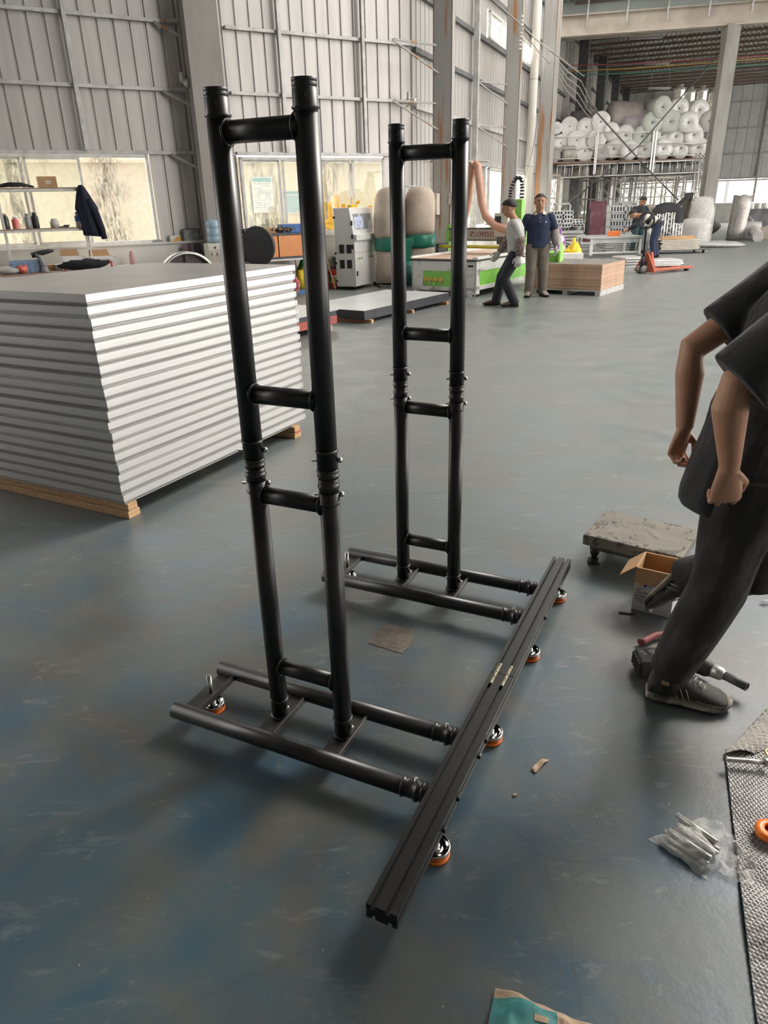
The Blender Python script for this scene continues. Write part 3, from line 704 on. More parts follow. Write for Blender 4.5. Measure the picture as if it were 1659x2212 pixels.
# red rubber-handled bar
p0, p1 = fl(1382, 1388, .018), fl(1455, 1366, .018); md = (p0+p1)/2+Vector((0, .012, .004))
solo('pry_bar', MB().path([p0, p0*.75+md*.25+Vector((0, -.004, 0)), md, p1, p1+(p1-md)*.5], [.015, .013, .012, .011, .011], 14), mat('faded_red_rubber', (.28, .06, .06), .6, 0, (.20, .06, .05), 20), 'short bent bar with a faded red rubber grip beside the carton', 'hand tool')
# small bracket strip
p0, p1 = fl(1337, 1322, .004), fl(1370, 1326, .004)
solo('metal_strip', MB().beam(p0, p1, .012, .003).beam(p1, p1+Vector((0, 0, .008)), .012, .003), M_['dark'], 'small dark folded metal strip on the floor left of the carton', 'scrap')
p = fl(1652, 1300, .01)
wad = MB(); wad.ell(p, (.02, .012, .01), 12, 8)
solo('plastic_scrap', wad, M_['film'], 'small crumpled clear plastic scrap at the right edge', 'scrap')

# paper scrap and bits
def sheet_piece(name, pts, z, m, label, cat, th=.002, bumpy=.006, N_=8):
    P = [fl(x, y, z) for x, y in pts]      # quad, corners in order
    def fn(u_, v__):
        q = (P[0]*(1-u_)+P[1]*u_)*(1-v__)+(P[3]*(1-u_)+P[2]*u_)*v__
        q = q.copy(); q.z = z+.001+abs(noise.noise(q*28))*bumpy*1.5; return q
    return solo(name, MB().grid(fn, N_, N_), m, label, cat, solid=th)
pap = mat('tan_paper', (.50, .36, .25), .8, 0, (.38, .27, .18), 30)
sheet_piece('paper_scrap', ((1146, 1665), (1170, 1640), (1186, 1642), (1155, 1672)), .0, pap, 'curled tan paper scrap on the floor right of the beam', 'scrap', .0012, .02)
for (x, y, l_) in ((1112, 1717, 'small brown metal clip on the floor below the paper scrap'), (1010, 1614, 'tiny dark curl of swarf beside the beam foot')):
    q = fl(x, y, .004); solo('debris_chip', MB().cbox(q, (.012, .007, .006), (0, 0, .4)), pap if y > 1700 else M_['dark'], l_, 'debris', bevel=.001)

# plastic bag of steel rods
q0, q1 = fl(1412, 1800, .02), fl(1535, 1888, .02)
bag = root('parts_bag', 'clear plastic bag of short steel rods lying beside the bubble wrap', 'bag of parts', tuple((q0+q1)/2-Vector((0, 0, .02))), math.atan2((q1-q0).y, (q1-q0).x))
Lb = (q1-q0).length; mb = MB()
random.seed(5)
for k in range(9):
    y = .006+k*.011; z = .010+(k % 3)*.013; a = random.uniform(-.012, .012)
    put('steel_rod', MB().tube((-Lb/2*.74+a, y, z), (Lb/2*.70+a, y+random.uniform(-.004, .004), z), .0075, n=10), M_['galv'], parent=bag)
def bagfn(u_, v__):
    x = (-1+2*u_)*Lb/2*(1.0-.42*v__) + .012*v__; y = -.012+v__*.19; z = .004+.050*math.sin(min(1, v__*1.5)*PI)*(1-.55*v__)*(1-(2*u_-1)**4)
    p_ = Vector((x, y, z)); k = noise.noise(p_*30)*.014+noise.noise(p_*80)*.005; p_.z = max(.001, z+k+.012*(1-abs(2*u_-1))); p_.x += noise.noise(p_*17+Vector((3, 1, 0)))*.018; return p_
put('bag_film', MB().grid(bagfn, 34, 34), film_mat('bag_film', (.93, .92, .89), .34), parent=bag)
q = fl(1545, 1760, .02)-Vector(bag.location)
def tailfn(u_, v__):
    x = .055+u_*.085+v__*.03; y = .16-v__*.13*(1-.3*u_)-.02*u_
    p_ = Vector((x, y, .006)); p_.z = .008+abs(noise.noise(p_*34))*.05*(1-.5*v__); return p_
put('bag_film', MB().grid(tailfn, 22, 22), MATS['bag_film'], parent=bag)

# bubble wrap
def bubble_mat():
    m, N, L, b = node_mat('bubble_wrap'); tc = N.new('ShaderNodeTexCoord'); v = tc.outputs['Object']
    b.inputs['Base Color'].default_value = (.34, .33, .32, 1); b.inputs['Roughness'].default_value = .24; b.inputs['Metallic'].default_value = .1
    n = nze(N, L, v, 9, 5); L.new(ramp(N, L, n, [(.35, (.33, .32, .31)), (.65, (.19, .185, .18))]), b.inputs['Base Color'])
    return m
e0, e1, e2 = fl(1565, 1625), fl(1602, 1960), fl(1640, 2260)
def bubfn(u_, v__):          # v: away from the viewer edge, u: along the edge
    if u_ < .5: p_ = e0.lerp(e1, u_*2)
    else: p_ = e1.lerp(e2, (u_-.5)*2)
    far = p_+Vector((.62, .10, 0)); q_ = p_.lerp(far, v__)
    q_.z = .006+.012*abs(noise.noise(q_*5))+.006*(1-v__)*abs(math.sin(u_*60))*.3
    # bubbles in a staggered grid
    g = .0115; rx_, ry_ = q_.x*.87+q_.y*.5, -q_.x*.5+q_.y*.87; i = round(ry_/g); xx = rx_+(g/2 if i % 2 else 0); dx = xx-round(xx/g)*g; dy = ry_-i*g; r_ = math.hypot(dx, dy)
    if r_ < .0050: q_.z += math.sqrt(max(0, 1-(r_/.0050)**2))*.0028
    return q_
bw_ = solo('bubble_wrap', MB().grid(bubfn, 420, 260), bubble_mat(), 'sheet of clear bubble wrap spread along the right edge of the floor', 'bubble wrap', solid=.001)
f0, f1 = fl(1565, 1625, .02), fl(1700, 1480, .02)
def foldfn(u_, v__):
    a = f0.lerp(f1, u_); b_ = fl(1600, 1610, .02).lerp(fl(1750, 1560, .02), u_) + Vector((.03, -.03, 0)); q_ = a.lerp(b_, v__)
    q_.z = .012+.016*math.sin(v__*PI)+.003*math.sin(u_*90)*math.sin(v__*30); return q_
solo('bubble_wrap', MB().grid(foldfn, 60, 24), mat('foam_sheet_edge', (.50, .47, .42), .6, 0, (.42, .39, .35), 30, bump=.5), 'folded-over pale upper edge of foil foam sheet by the walking foot', 'packing sheet', solid=.002)
# bolt, brass clip and orange ring on the wrap
b0, b1 = fl(1568, 1640, .035), fl(1655, 1647, .035)
bo_ = root('hex_bolt', 'long steel hex bolt lying across the bubble wrap', 'bolt', tuple(b0), math.atan2((b1-b0).y, (b1-b0).x))
LB = (b1-b0).length
put('shank', MB().lathe([(.0065, 0), (.0072, .003)]+[(.0072+(.0006 if k % 2 else 0), .003+k*.002) for k in range(30)]+[(.0068, LB*.95)], 14, axis='X'), M_['galv'], parent=bo_)
put('head', MB().lathe([(.0135, LB*.95), (.0135, LB*1.05)], 6, axis='X'), M_['galv'], parent=bo_)
q = fl(1665, 1640, .03)
cl_ = MB(); cl_.path([q+Vector((-.004, -.045, .0)), q+Vector((-.012, -.02, .012)), q+Vector((-.012, .015, .014)), q+Vector((.0, .035, .006)), q+Vector((.03, .04, .004))], .004, 8)
solo('wire_clip', cl_, mat('yellow_zinc', (.55, .46, .22), .3, .9), 'bent brassy steel clip by the bolt head at the right edge', 'clip')
q = fl(1664, 1792, .038)
rg = root('orange_ring', 'thick orange plastic ring lying on the bubble wrap', 'ring', tuple(q-Vector((0, 0, .018))), 0)
put('ring_body', MB().lathe([(.016, 0), (.034, .0), (.038, .004), (.038, .018), (.034, .022), (.016, .022), (.014, .018), (.014, .004)], 32, cap=False).lathe([(.016, 0), (.014, .004), (.014, .018), (.016, .022)], 32, cap=False), M_['orange_pu'], parent=rg)
put('steel_insert', MB().lathe([(.001, .002), (.014, .002), (.014, .012), (.001, .012)], 24), M_['chrome'], parent=rg)

# crumpled kraft sack at the bottom edge
cr_ = [fl(x, y, .02) for x, y in ((1070, 2127), (1300, 2215), (1330, 2330), (1040, 2300))]
def sack(u_, v__):
    q_ = (cr_[0]*(1-u_)+cr_[1]*u_)*(1-v__)+(cr_[3]*(1-u_)+cr_[2]*u_)*v__
    q_ = q_.copy(); q_.z = .008+.03*min(1, v__*4)*min(1, u_*6)+.02*noise.noise(q_*9)+.010*noise.noise(q_*31); q_.z = max(.004, q_.z); return q_
kp = mat('kraft_paper', (.42, .31, .21), .85, 0, (.33, .24, .16), 14, bump=.3)
sk = root('paper_sack', 'crumpled brown paper sack with a teal print at the bottom edge', 'paper sack', tuple(fl(1150, 2230)), 0)
iv = Matrix.Translation(-Vector(sk.location))
s1 = put('sack_paper', MB().grid(sack, 60, 50).xf(iv), kp, parent=sk, solid=.0015)
def teal(u_, v__):
    q_ = sack(u_*.58, .13+v__*.8); q_.z += .0022; return q_
put('teal_print', MB().grid(teal, 50, 40).xf(iv), mat('teal_ink', (.03, .17, .17), .7, 0, (.06, .22, .21), 25), parent=sk)
def marks(u_, v__):
    q_ = sack(.38+u_*.12, .35+v__*.1); q_.z += .0035; return q_
put('printed_mark', MB().grid(marks, 8, 6).xf(iv), kp, parent=sk)
# ================================================================ ALONG THE LEFT WALL
def wp_(s, off, z=0): return frame_pt(AZ1, s, -off, z)
def wroot(name, label, cat, s, off, z, group=None, turn=0): return root(name, label, cat, wp_(s, off, z), rz(AZ1)+turn, group)
def span(px0, px1, py0, py1, off):
    s0 = w1(px0, (py0+py1)/2, off)[0]; s1 = w1(px1, (py0+py1)/2, off)[0]; m = (px0+px1)/2
    return s0, s1, w1(m, py1, off)[1], w1(m, py0, off)[1]
cream = mat('cream_plastic', (.72, .68, .60), .45, 0, (.62, .58, .50), 6)
greyp = mat('grey_plastic', (.28, .28, .28), .5)
bluep = mat('blue_plastic', (.07, .20, .55), .4, 0, (.06, .16, .45), 8)
redp = mat('red_gloss', (.62, .03, .05), .35)
whitep = mat('white_card', (.78, .76, .73), .7)
yel = mat('yellow_plastic', (.82, .58, .03), .45)
boardm = mat('brown_shelf_board', (.36, .24, .18), .6, 0, (.28, .19, .14), 6)
# workbench
wb = wroot('workbench', 'white legged workbench with a brown top under the big window', 'workbench', -8.7, .75, 0)
put('bench_top', MB().box(-2.2, -.35, .705, 1.9, .35, .74), boardm, parent=wb, bevel=.004)
put('edge_strip', MB().box(-2.2, -.356, .66, 1.9, -.35, .705), M_['win_frame'], parent=wb)
for x in (-2.1, -.1, 1.82):
    for y in (-.3, .3): put('leg', MB().box(x-.025, y-.025, 0, x+.025, y+.025, .705), M_['win_frame'], parent=wb)
# two-board shelf rack on the bench
sr = wroot('shelf_rack', 'white shelf rack with two brown boards standing on the bench at the window', 'shelf rack', -8.6, .55, .74)
zu = w1(100, 408, .55)[1]-.74; zl = w1(100, 495, .55)[1]-.74; xe = w1(181, 450, .55)[0]+8.6
for z in (zu, zl):
    bd_ = put('shelf_board', MB().box(-2.0, -.14, z, xe+(.06 if z == zu else 0), .14, z+.018), boardm, parent=sr)
    put('support_rail', MB().box(-2.0, -.135, z-.04, xe, -.115, z).box(-2.0, .115, z-.04, xe, .135, z), M_['win_frame'], parent=sr)
for x in (-1.9, -.0, xe-.03):
    for y in (-.12, .12): put('post', MB().box(x-.015, y-.015, 0, x+.015, y+.015, zu), M_['win_frame'], parent=sr)
ZU = .74+zu+.018; ZL = .74+zl+.018
# on the upper board
s0, s1, z0, z1 = span(81, 121, 381, 405, .55)
cx = wroot('cardboard_box', 'taped brown cardboard box on the upper shelf board', 'box', (s0+s1)/2, .55, ZU); h = z1-z0
put('box_body', MB().box(-(s1-s0)/2, -.1, 0, (s1-s0)/2, .1, h), M_['card'], parent=cx, bevel=.003)
put('tape', MB().box(-(s1-s0)/2-.001, -.03, h*.2, (s1-s0)/2+.001, .03, h+.001).box(-.03, -.1015, h*.3, .05, -.1, h*.65), mat('clear_tape', (.66, .56, .42), .25), parent=cx)
s0, s1, z0, z1 = span(0, 66, 395, 406, .55)
q = MB(); random.seed(2)
for k in range(4): q.path([(-.28+.02*k, -.03+.02*k, .02+.012*k), (-.1, .02-.01*k, .03+.016*k), (.1, -.02+.01*k, .03+.014*k), (.28, .0, .018)], .014, 8)
solo('cable_bundle', q.xf(frameM(AZ1, wp_((s0+s1)/2, .55, ZU))), M_['dark'], 'black bundle of cable lying on the upper shelf board', 'cable')
# on the lower board
def bottle(px, pyt, pyb, rpx, prof, m, name, label, cat, capm=None, off=.55, zb=None, capf=.85):
    s0, s1, z0, z1 = span(px-rpx, px+rpx, pyt, pyb, off); r = (s1-s0)/2; h = z1-z0
    o = wroot(name, label, cat, (s0+s1)/2, off, ZL if zb is None else zb)
    put('bottle_body' if name != 'glass_jar' else 'jar_body', MB().lathe([(a*r, b*h) for a, b in prof], 18), m, parent=o)
    if capm: put('cap', MB().lathe([(.001, capf*h), (.62*r, capf*h), (.6*r, h*.99), (.5*r, h), (.001, h)], 16), capm, parent=o)
    return o
flask = [(.001, 0), (.95, 0), (1, .03), (1, .72), (.7, .82), (.62, .86), (.001, .86)]
darkg = mat('smoked_plastic', (.05, .05, .05), .25)
bottle(12, 458, 493, 7, flask, darkg, 'flask', 'dark flask at the left end of the lower shelf board', 'flask', mat('copper_cap', (.5, .35, .28), .4, .5))
bottle(33, 466, 493, 8, flask, mat('red_pink_plastic', (.75, .16, .16), .4, 0, (.82, .35, .28), 8), 'juice_bottle', 'squat pink and red bottle on the lower shelf board', 'bottle', whitep)
bottle(59, 458, 491, 7, flask, mat('smoke_clear', (.30, .31, .31), .2, 0), 'flask', 'grey see-through flask between the pink bottle and the black flask', 'flask', greyp)
bottle(75, 456, 491, 8, flask, M_['dark'], 'flask', 'black flask with a rounded lid right of the grey flask', 'flask', darkg)
bottle(117, 470, 490, 10, [(.001, 0), (1, 0), (1, .7), (.8, .8), (.8, .95), (.001, .95)], mat('cloudy_glass', (.62, .60, .52), .2), 'glass_jar', 'small cloudy glass jar on the right half of the lower shelf board', 'jar', mat('beige_lid', (.60, .48, .33), .5))
wb_ = bottle(167, 456, 488, 6, [(.001, 0), (1, 0), (1, .3), (.92, .34), (1, .4), (1, .72), (.5, .86), (.42, .9), (.001, .9)], mat('clear_pet', (.68, .72, .74), .15), 'water_bottle', 'clear water bottle with blue label beside the hanging jacket', 'bottle', bluep, capf=.9)
s0, s1, z0, z1 = span(161, 173, 462, 474, .55); r = (s1-s0)/2
put('label', MB().lathe([(r*1.02, .09), (r*1.02, .18)], 18, cap=False), bluep, parent=wb_)
q = MB().box(-.1, -.04, 0, .1, .04, .02).box(.02, -.03, .02, .12, .03, .04); solo('tool_box', q.xf(frameM(AZ1, wp_(w1(135, 490, .55)[0], .55, ZL))), M_['dark'], 'small flat dark tool case on the lower shelf board', 'case')
# jacket hanging at the end of the rack
jx = w1(190, 450, .62)[0]; zt_ = w1(178, 400, .62)[1]; zb_ = w1(195, 510, .62)[1]
jk = wroot('jacket', 'navy jacket hanging from the end of the shelf rack', 'jacket', jx, .72, zb_)
Hj = zt_-zb_
def jr(t):        # t 0 bottom .. 1 top
    w = .17-.02*t if t < .55 else .15*(1-(t-.55)/.45)**.8+.03; xc = .0-.075*t
    return [(xc+math.cos(a)*w*(1+.12*math.cos(5*a+t*3)), math.sin(a)*.075*(1+.25*math.cos(4*a)), t*Hj-.02*math.cos(a)*(t < .05)) for a in [2*PI*k/28 for k in range(28)]]
put('jacket_body', MB().loft([jr(t) for t in (0, .1, .25, .4, .55, .68, .8, .9, .97, 1)]), mat('navy_cloth', (.012, .015, .032), .9), parent=jk)
put('sleeve', MB().path([(.0, -.06, Hj*.72), (.09, -.08, Hj*.45), (.15, -.07, Hj*.12), (.165, -.06, -.05)], [.05, .06, .055, .05], 12), MATS['navy_cloth'], parent=jk)
# on the bench
ZB = .74
def crate(px0, px1, py0, py1, off, label, m, name='plastic_crate', zb=ZB, dep=.28, rim=True):
    s0, s1, z0, z1 = span(px0, px1, py0, py1, off); w = (s1-s0)/2; h = z1-z0
    o = wroot(name, label, 'crate', (s0+s1)/2, off, zb); t = .012
    b = MB().box(-w, -dep/2, 0, w, dep/2, t).box(-w, -dep/2, 0, w, -dep/2+t, h).box(-w, dep/2-t, 0, w, dep/2, h).box(-w, -dep/2, 0, -w+t, dep/2, h).box(w-t, -dep/2, 0, w, dep/2, h)
    bo2 = put('crate_body', b, m, parent=o)
    put('rim', MB().box(-w-.01, -dep/2-.01, h-.03, w+.01, -dep/2, h).box(-w-.01, dep/2, h-.03, w+.01, dep/2+.01, h).box(-w-.01, -dep/2, h-.03, -w, dep/2, h).box(w, -dep/2, h-.03, w+.01, dep/2, h), m, parent=o)
    rb = MB()
    for k in range(6): x = -w+2*w*(k+.5)/6; put('rib', MB().box(x-.006, -dep/2-.008, .02, x+.006, -dep/2, h-.03), m, parent=bo2)
    return o
crate(20, 90, 553, 580, .85, 'long pale blue crate on the workbench', mat('pale_blue_plastic', (.24, .33, .48), .35, 0, (.20, .28, .42), 6))
def carton_on(px0, px1, py0, py1, off, zb, label, printm, dep=.24):
    s0, s1, z0, z1 = span(px0, px1, py0, py1, off); w = (s1-s0)/2; h = z1-z0
    o = wroot('carton', label, 'carton', (s0+s1)/2, off, zb); t = .006
    b = put('box_body', MB().box(-w, -dep/2, 0, w, dep/2, t).box(-w, -dep/2, 0, w, -dep/2+t, h).box(-w, dep/2-t, 0, w, dep/2, h).box(-w, -dep/2, 0, -w+t, dep/2, h).box(w-t, -dep/2, 0, w, dep/2, h), whitep, parent=o)
    put('red_print', MB().prism([(-w-.002, 0), (-w+.25*w, 0), (-w-.002, h*.5)], -dep/2-.002, -dep/2, 'XZ').box(w*.72, -dep/2-.002, h*.1, w*.9, -dep/2, h*.6), redp, parent=b)
    ln = MB(); 
    for k in range(9): ln.box(-w*.35+k*.022, -dep/2-.002, h*.62, -w*.35+k*.022+.014, -dep/2, h*.74)
    put('printed_lines', ln, M_['dark'], parent=b)
    f = MB(); a = [Vector((-w, dep/2, h)), Vector((w, dep/2, h)), Vector((w*.85, dep/2+.02, h+.11)), Vector((-w*.85, dep/2+.02, h+.11))]; f.add(a, [(0, 1, 2, 3)]); put('flap', f, M_['card'], parent=o, solid=.005)
    f = MB(); a = [Vector((w, -dep/2, h)), Vector((w, dep/2, h)), Vector((w+.09, dep/2, h-.03)), Vector((w+.09, -dep/2, h-.03))]; f.add(a, [(0, 1, 2, 3)]); put('flap', f, M_['card'], parent=o, solid=.005)
    return o
carton_on(136, 178, 562, 592, .9, ZB, 'white carton with red corner print and raised flap on the bench', 1)
carton_on(197, 243, 560, 585, .8, ZB, 'open white carton stuffed with scraps right of the printed carton', 1)
s0, s1, z0, z1 = span(200, 238, 560, 572, .8)
# angled spray tool on bench
p = w1(98, 590, 1.0); t_ = wroot('drill_stand', 'grey pistol-shaped tool standing on the near edge of the bench', 'tool', p[0], 1.02, ZB)
put('stand_base', MB().lathe([(.001, 0), (.07, 0), (.07, .03), (.055, .05), (.05, .09), (.001, .09)], 16), greyp, parent=t_)
put('tool_neck', MB().path([(0, 0, .08), (-.01, 0, .16), (-.03, 0, .25), (-.10, 0, .30)], [.05, .045, .045, .05], 12), greyp, parent=t_)
put('tool_barrel', MB().path([(-.16, 0, .28), (-.02, 0, .31), (.12, 0, .335), (.2, 0, .345)], [.045, .045, .035, .02], 12), M_['dark'], parent=t_)
# cloth heap (black) and small odds
def heap(name, label, cat, px, py, off, sz, m, zb=ZB, seed=0):
    s, _ = w1(px, py, off); q = MB(); 
    q.ell((0, 0, sz[2]*.5), (sz[0], sz[1], sz[2]*.5), 24, 14)
    q.v = [tuple(Vector(v)*(1+.25*noise.noise(Vector(v)*11+Vector((seed, 0, 0))))) for v in q.v]; q.v = [(v[0], v[1], max(0, v[2])) for v in q.v]
    return solo(name, q.xf(frameM(AZ1, wp_(s, off, zb))), m, label, cat)
heap('cloth_heap', 'heap of black cloth in front of the white cartons', 'cloth', 185, 590, 1.02, (.42, .13, .17), mat('black_cloth', (.012, .012, .016), .95), seed=3)
heap('red_pouch', 'orange-red pouch among clutter at the left end of the bench', 'pouch', 50, 590, 1.0, (.09, .08, .14), mat('orange_red_plastic', (.75, .16, .10), .4), seed=5)
heap('grey_bag', 'grey plastic bag at the far left end of the bench', 'bag', 18, 595, 1.0, (.2, .12, .12), mat('pale_grey_film', (.45, .43, .40), .5), seed=8)
s0, s1, z0, z1 = span(66, 92, 576, 594, 1.0)
solo('cardboard_piece', MB().box(-.13, -.01, 0, .13, .01, .16).xf(frameM(AZ1, wp_((s0+s1)/2, .95, ZB))), M_['card'], 'folded piece of brown cardboard leaning behind the pistol-shaped tool', 'cardboard')
s0, s1, z0, z1 = span(110, 135, 560, 575, .7)
for k, (x, lab_) in enumerate(((108, 'small brown carton behind the pistol-shaped tool'), (127, 'small open box of parts beside the printed carton'))):
    solo('small_box', MB().box(-.07, -.06, 0, .07, .06, .10).xf(frameM(AZ1, wp_(w1(x, 570, .7)[0], .7, ZB))), M_['card'] if k == 0 else whitep, lab_, 'box', bevel=.004)
# pink bottle on the low wall ledge / cabinet
bottle(285, 544, 574, 6, flask, mat('rose_plastic', (.55, .30, .30), .3), 'flask', 'rose coloured drinking bottle by the bench end', 'flask', mat('rose_cap', (.50, .24, .24), .4), off=.42, zb=.74)
solo('side_shelf', MB().box(-.3, -.12, 0, .3, .12, .74).xf(frameM(AZ1, wp_(w1(285, 560, .42)[0]+.02, .42, 0))), M_['white_wall'], 'low white cupboard hidden behind the deck stack', 'cupboard')
# on the ledge
def ledge_box(px0, px1, py0, py1, name, label, cat, m, dep=.12, zb=1.10, off=.08):
    s0, s1, z0, z1 = span(px0, px1, py0, py1, off); o = wroot(name, label, cat, (s0+s1)/2, off, zb); put('box_body', MB().box(-(s1-s0)/2, -dep/2, 0, (s1-s0)/2, dep/2, z1-z0), m, parent=o, bevel=.003); return o, (s1-s0)/2, z1-z0
o, w, h = ledge_box(368, 389, 511, 524, 'small_box', 'small white box with an orange stripe on the wall ledge', 'box', whitep)
put('orange_stripe', MB().prism([(-w*.9, .005), (w, .005), (w, h*.9), (w*.7, h*.9)], -.063, -.06, 'XZ'), mat('orange_ink', (.80, .24, .04), .5), parent=o)
ledge_box(330, 350, 518, 523, 'flat_case', 'flat grey case lying on the wall ledge left of the orange-striped box', 'case', greyp)
s0, s1, z0, z1 = span(397, 431, 497, 522, .1); fr = wroot('framed_picture', 'dirty framed glass panel leaning on the ledge below the column', 'panel', (s0+s1)/2, .1, 1.10); w = (s1-s0)/2; h = z1-z0
put('panel_glass', MB().box(-w, -.006, 0, w, .006, h), mat('dirty_glass', (.36, .36, .34), .3, 0, (.18, .18, .17), 16), parent=fr)
put('panel_frame', MB().box(-w-.01, -.012, 0, -w+.012, .012, h).box(w-.012, -.012, 0, w+.01, .012, h).box(-w, -.012, h-.012, w, .012, h+.01), M_['steel_dark'], parent=fr)
# leaning boards, water dispenser with bottle
for k, (x, col, lab_) in enumerate(((405, (.12, .05, .065), 'left dark red board leaning against the low wall'), (416, (.14, .06, .07), 'middle dark red board leaning against the low wall'), (428, (.05, .05, .06), 'black board in a pale frame leaning beside the dispenser'))):
    s = w1(x, 540, .3)[0]; q = MB().beam((0, -.16, 0), (0, .1, 1.05), .16, .02, up=(0, 1, 0)); solo('leaning_board', q.xf(frameM(AZ1, wp_(s, .35, 0))), mat('board_paint_%d' % k, col, .5), lab_, 'board')
s0, s1, z0, z1 = span(446, 476, 525, 566, .6); zt2 = z1; o = wroot('water_dispenser', 'cream water dispenser with two taps between the column and the stand', 'water dispenser', (s0+s1)/2, .6, 0); w = (s1-s0)/2
bd_ = put('dispenser_body', MB().box(-w, -.13, 0, w, .15, zt2), cream, parent=o, bevel=.015)
put('recess', MB().box(-w*.8, -.134, zt2-.36, w*.8, -.13, zt2-.12), mat('beige_recess', (.55, .50, .42), .5), parent=bd_)
for x in (-.05, .05): put('tap', MB().cbox((x, -.15, zt2-.19), (.03, .04, .04)), mat('silver_tap', (.6, .58, .55), .3, .5), parent=bd_, bevel=.005)
put('display', MB().box(-.02, -.136, zt2-.10, .02, -.13, zt2-.06), M_['dark'], parent=bd_)
s0, s1, z0, z1 = span(446, 478, 472, 522, .6); o = wroot('water_jug', 'large blue water jug standing on the dispenser', 'water jug', (s0+s1)/2, .6, zt2); r = (s1-s0)/2; h = z1-z0
put('jug_body', MB().lathe([(.001, 0), (r*.8, 0), (r, .03), (r, h*.25), (r*.95, h*.28), (r, h*.31), (r, h*.6), (r*.95, h*.63), (r, h*.66), (r, h*.93), (r*.85, h), (.001, h)], 24), mat('blue_clear_jug', (.42, .56, .66), .2, 0, (.32, .46, .58), 8), parent=o)
s = w1(430, 565, .35)[0]
# big fan wheel lying by the stack
s, z = w1(402, 560, 1.1); o = wroot('blower_housing', 'round grey fan housing rim showing above the deck stack', 'fan housing', s, 1.1, 0)
put('housing_ring', MB().lathe([(.52, -.10), (.56, -.10), (.56, .10), (.52, .10)], 40, (0, 0, .40), axis='Y', cap=False).lathe([(.52, -.10), (.52, .10)], 40, (0, 0, .40), axis='Y', cap=False), M_['galv'], parent=o)
put('housing_spokes', MB().box(-.01, -.02, .40, .01, .02, .92).box(-.5, -.02, .39, .5, .02, .41), M_['steel_dark'], parent=o)
put('housing_back', MB().lathe([(.001, .06), (.52, .06)], 40, (0, 0, .40), axis='Y', cap=False), mat('brownish_glass', (.10, .07, .07), .3), parent=o)
put('housing_stand', MB().box(-.3, -.12, 0, .3, .12, .03).box(-.28, -.02, 0, -.25, .02, .15).box(.25, -.02, 0, .28, .02, .15), M_['steel_dark'], parent=o)
# industrial fan seen from the side
s, z = w1(556, 525, 1.15); o = wroot('floor_fan', 'big black floor fan in front of the orange cabinet', 'fan', s, 1.15, 0, turn=R(-52)); Rf = .36; zc = .98
bk = put('fan_shroud', MB().lathe([(Rf, -.02), (Rf+.01, .0), (Rf*.95, .09), (Rf*.6, .14), (.14, .15), (.001, .15)], 36, (0, 0, zc), axis='Y'), mat('fan_black', (.035, .035, .04), .5), parent=o)
gr = MB()
for k in range(28):
    a = 2*PI*k/28; gr.path([(math.cos(a)*r, -.02-y, zc+math.sin(a)*r) for r, y in ((.06, .10), (Rf*.6, .085), (Rf*.95, .04), (Rf, .0))], .0028, 5)
for r, y in ((.12, .115), (.2, .11), (.28, .095), (Rf, .02)): gr.path([(math.cos(2*PI*k/32)*r, -y, zc+math.sin(2*PI*k/32)*r) for k in range(33)], .003, 5)
put('grille', gr, MATS['fan_black'], parent=o)
for k in range(3):
    a = 2*PI*k/3+.4; put('blade', MB().prism([(.05, -.04), (.3, -.09), (.31, .04), (.05, .04)], 0, .006).xf(Matrix.Translation((0, .03, zc)) @ Matrix.Rotation(a, 4, 'Y') @ Matrix.Rotation(R(62), 4, 'X')), greyp, parent=o)
put('motor', MB().lathe([(.001, .13), (.09, .13), (.095, .16), (.095, .3), (.07, .33), (.001, .33)], 20, (0, 0, zc), axis='Y'), M_['black_rubber'], parent=o)
put('motor_band', MB().lathe([(.097, .2), (.097, .25)], 20, (0, 0, zc), axis='Y', cap=False), M_['chrome'], parent=o)
put('pole', MB().tube((0, .2, .03), (0, .2, zc-.06), .022, n=12), MATS['fan_black'], parent=o)
put('fan_base', MB().lathe([(.001, 0), (.26, 0), (.26, .02), (.03, .05), (.001, .05)], 28, (0, .2, 0)), MATS['fan_black'], parent=o)
# orange cabinet on a steel table
s0, s1, z0, z1 = span(527, 655, 502, 563, .72); ST = .70
tb = wroot('steel_table', 'low steel table carrying the orange cabinet', 'table', (s0+s1)/2, .6, 0); w = (s1-s0)/2
put('table_top', MB().box(-w-.12, -.28, ST-.03, w+.1, .28, ST), M_['galv'], parent=tb)
for x in (-w, w-.02):
    for y in (-.25, .25): put('leg', MB().box(x-.02, y-.02, 0, x+.02, y+.02, ST-.03), M_['galv'], parent=tb)
cb = wroot('storage_cabinet', 'dark grey cabinet with two orange sliding doors under the right window', 'cabinet', (s0+s1)/2, .6, ST); H = z1-ST-.02; dg = mat('charcoal_board', (.085, .09, .105), .5)
put('carcass', MB().box(-w, -.22, 0, w, .24, .035).box(-w, -.22, H-.04, w, .24, H).box(-w, -.22, 0, -w+.03, .24, H).box(w-.03, -.22, 0, w, .24, H).box(-w, .2, 0, w, .24, H), dg, parent=cb)
om = mat('orange_laminate', (.88, .36, .13), .45, 0, (.82, .32, .11), 3)
xm = -w+2*w*.54
d1 = put('door', MB().box(-w+.035, -.20, .04, xm, -.18, H-.045), om, parent=cb); d2 = put('door', MB().box(xm+.02, -.21, .04, w-.035, -.19, H-.045), om, parent=cb)
put('handle', MB().box(-w+.06, -.215, H*.40, -w+.085, -.20, H*.62), M_['win_frame'], parent=d1)
ZC = ST+H
def onc(px0, px1, py0, py1): return span(px0, px1, py0, py1, .6)
s0, s1, z0, z1 = onc(565, 595, 486, 498); solo('small_box', MB().box(-(s1-s0)/2, -.1, 0, (s1-s0)/2, .1, z1-z0).xf(frameM(AZ1, wp_((s0+s1)/2, .6, ZC))), M_['card'], 'brown open box on top of the orange cabinet', 'box', bevel=.004)
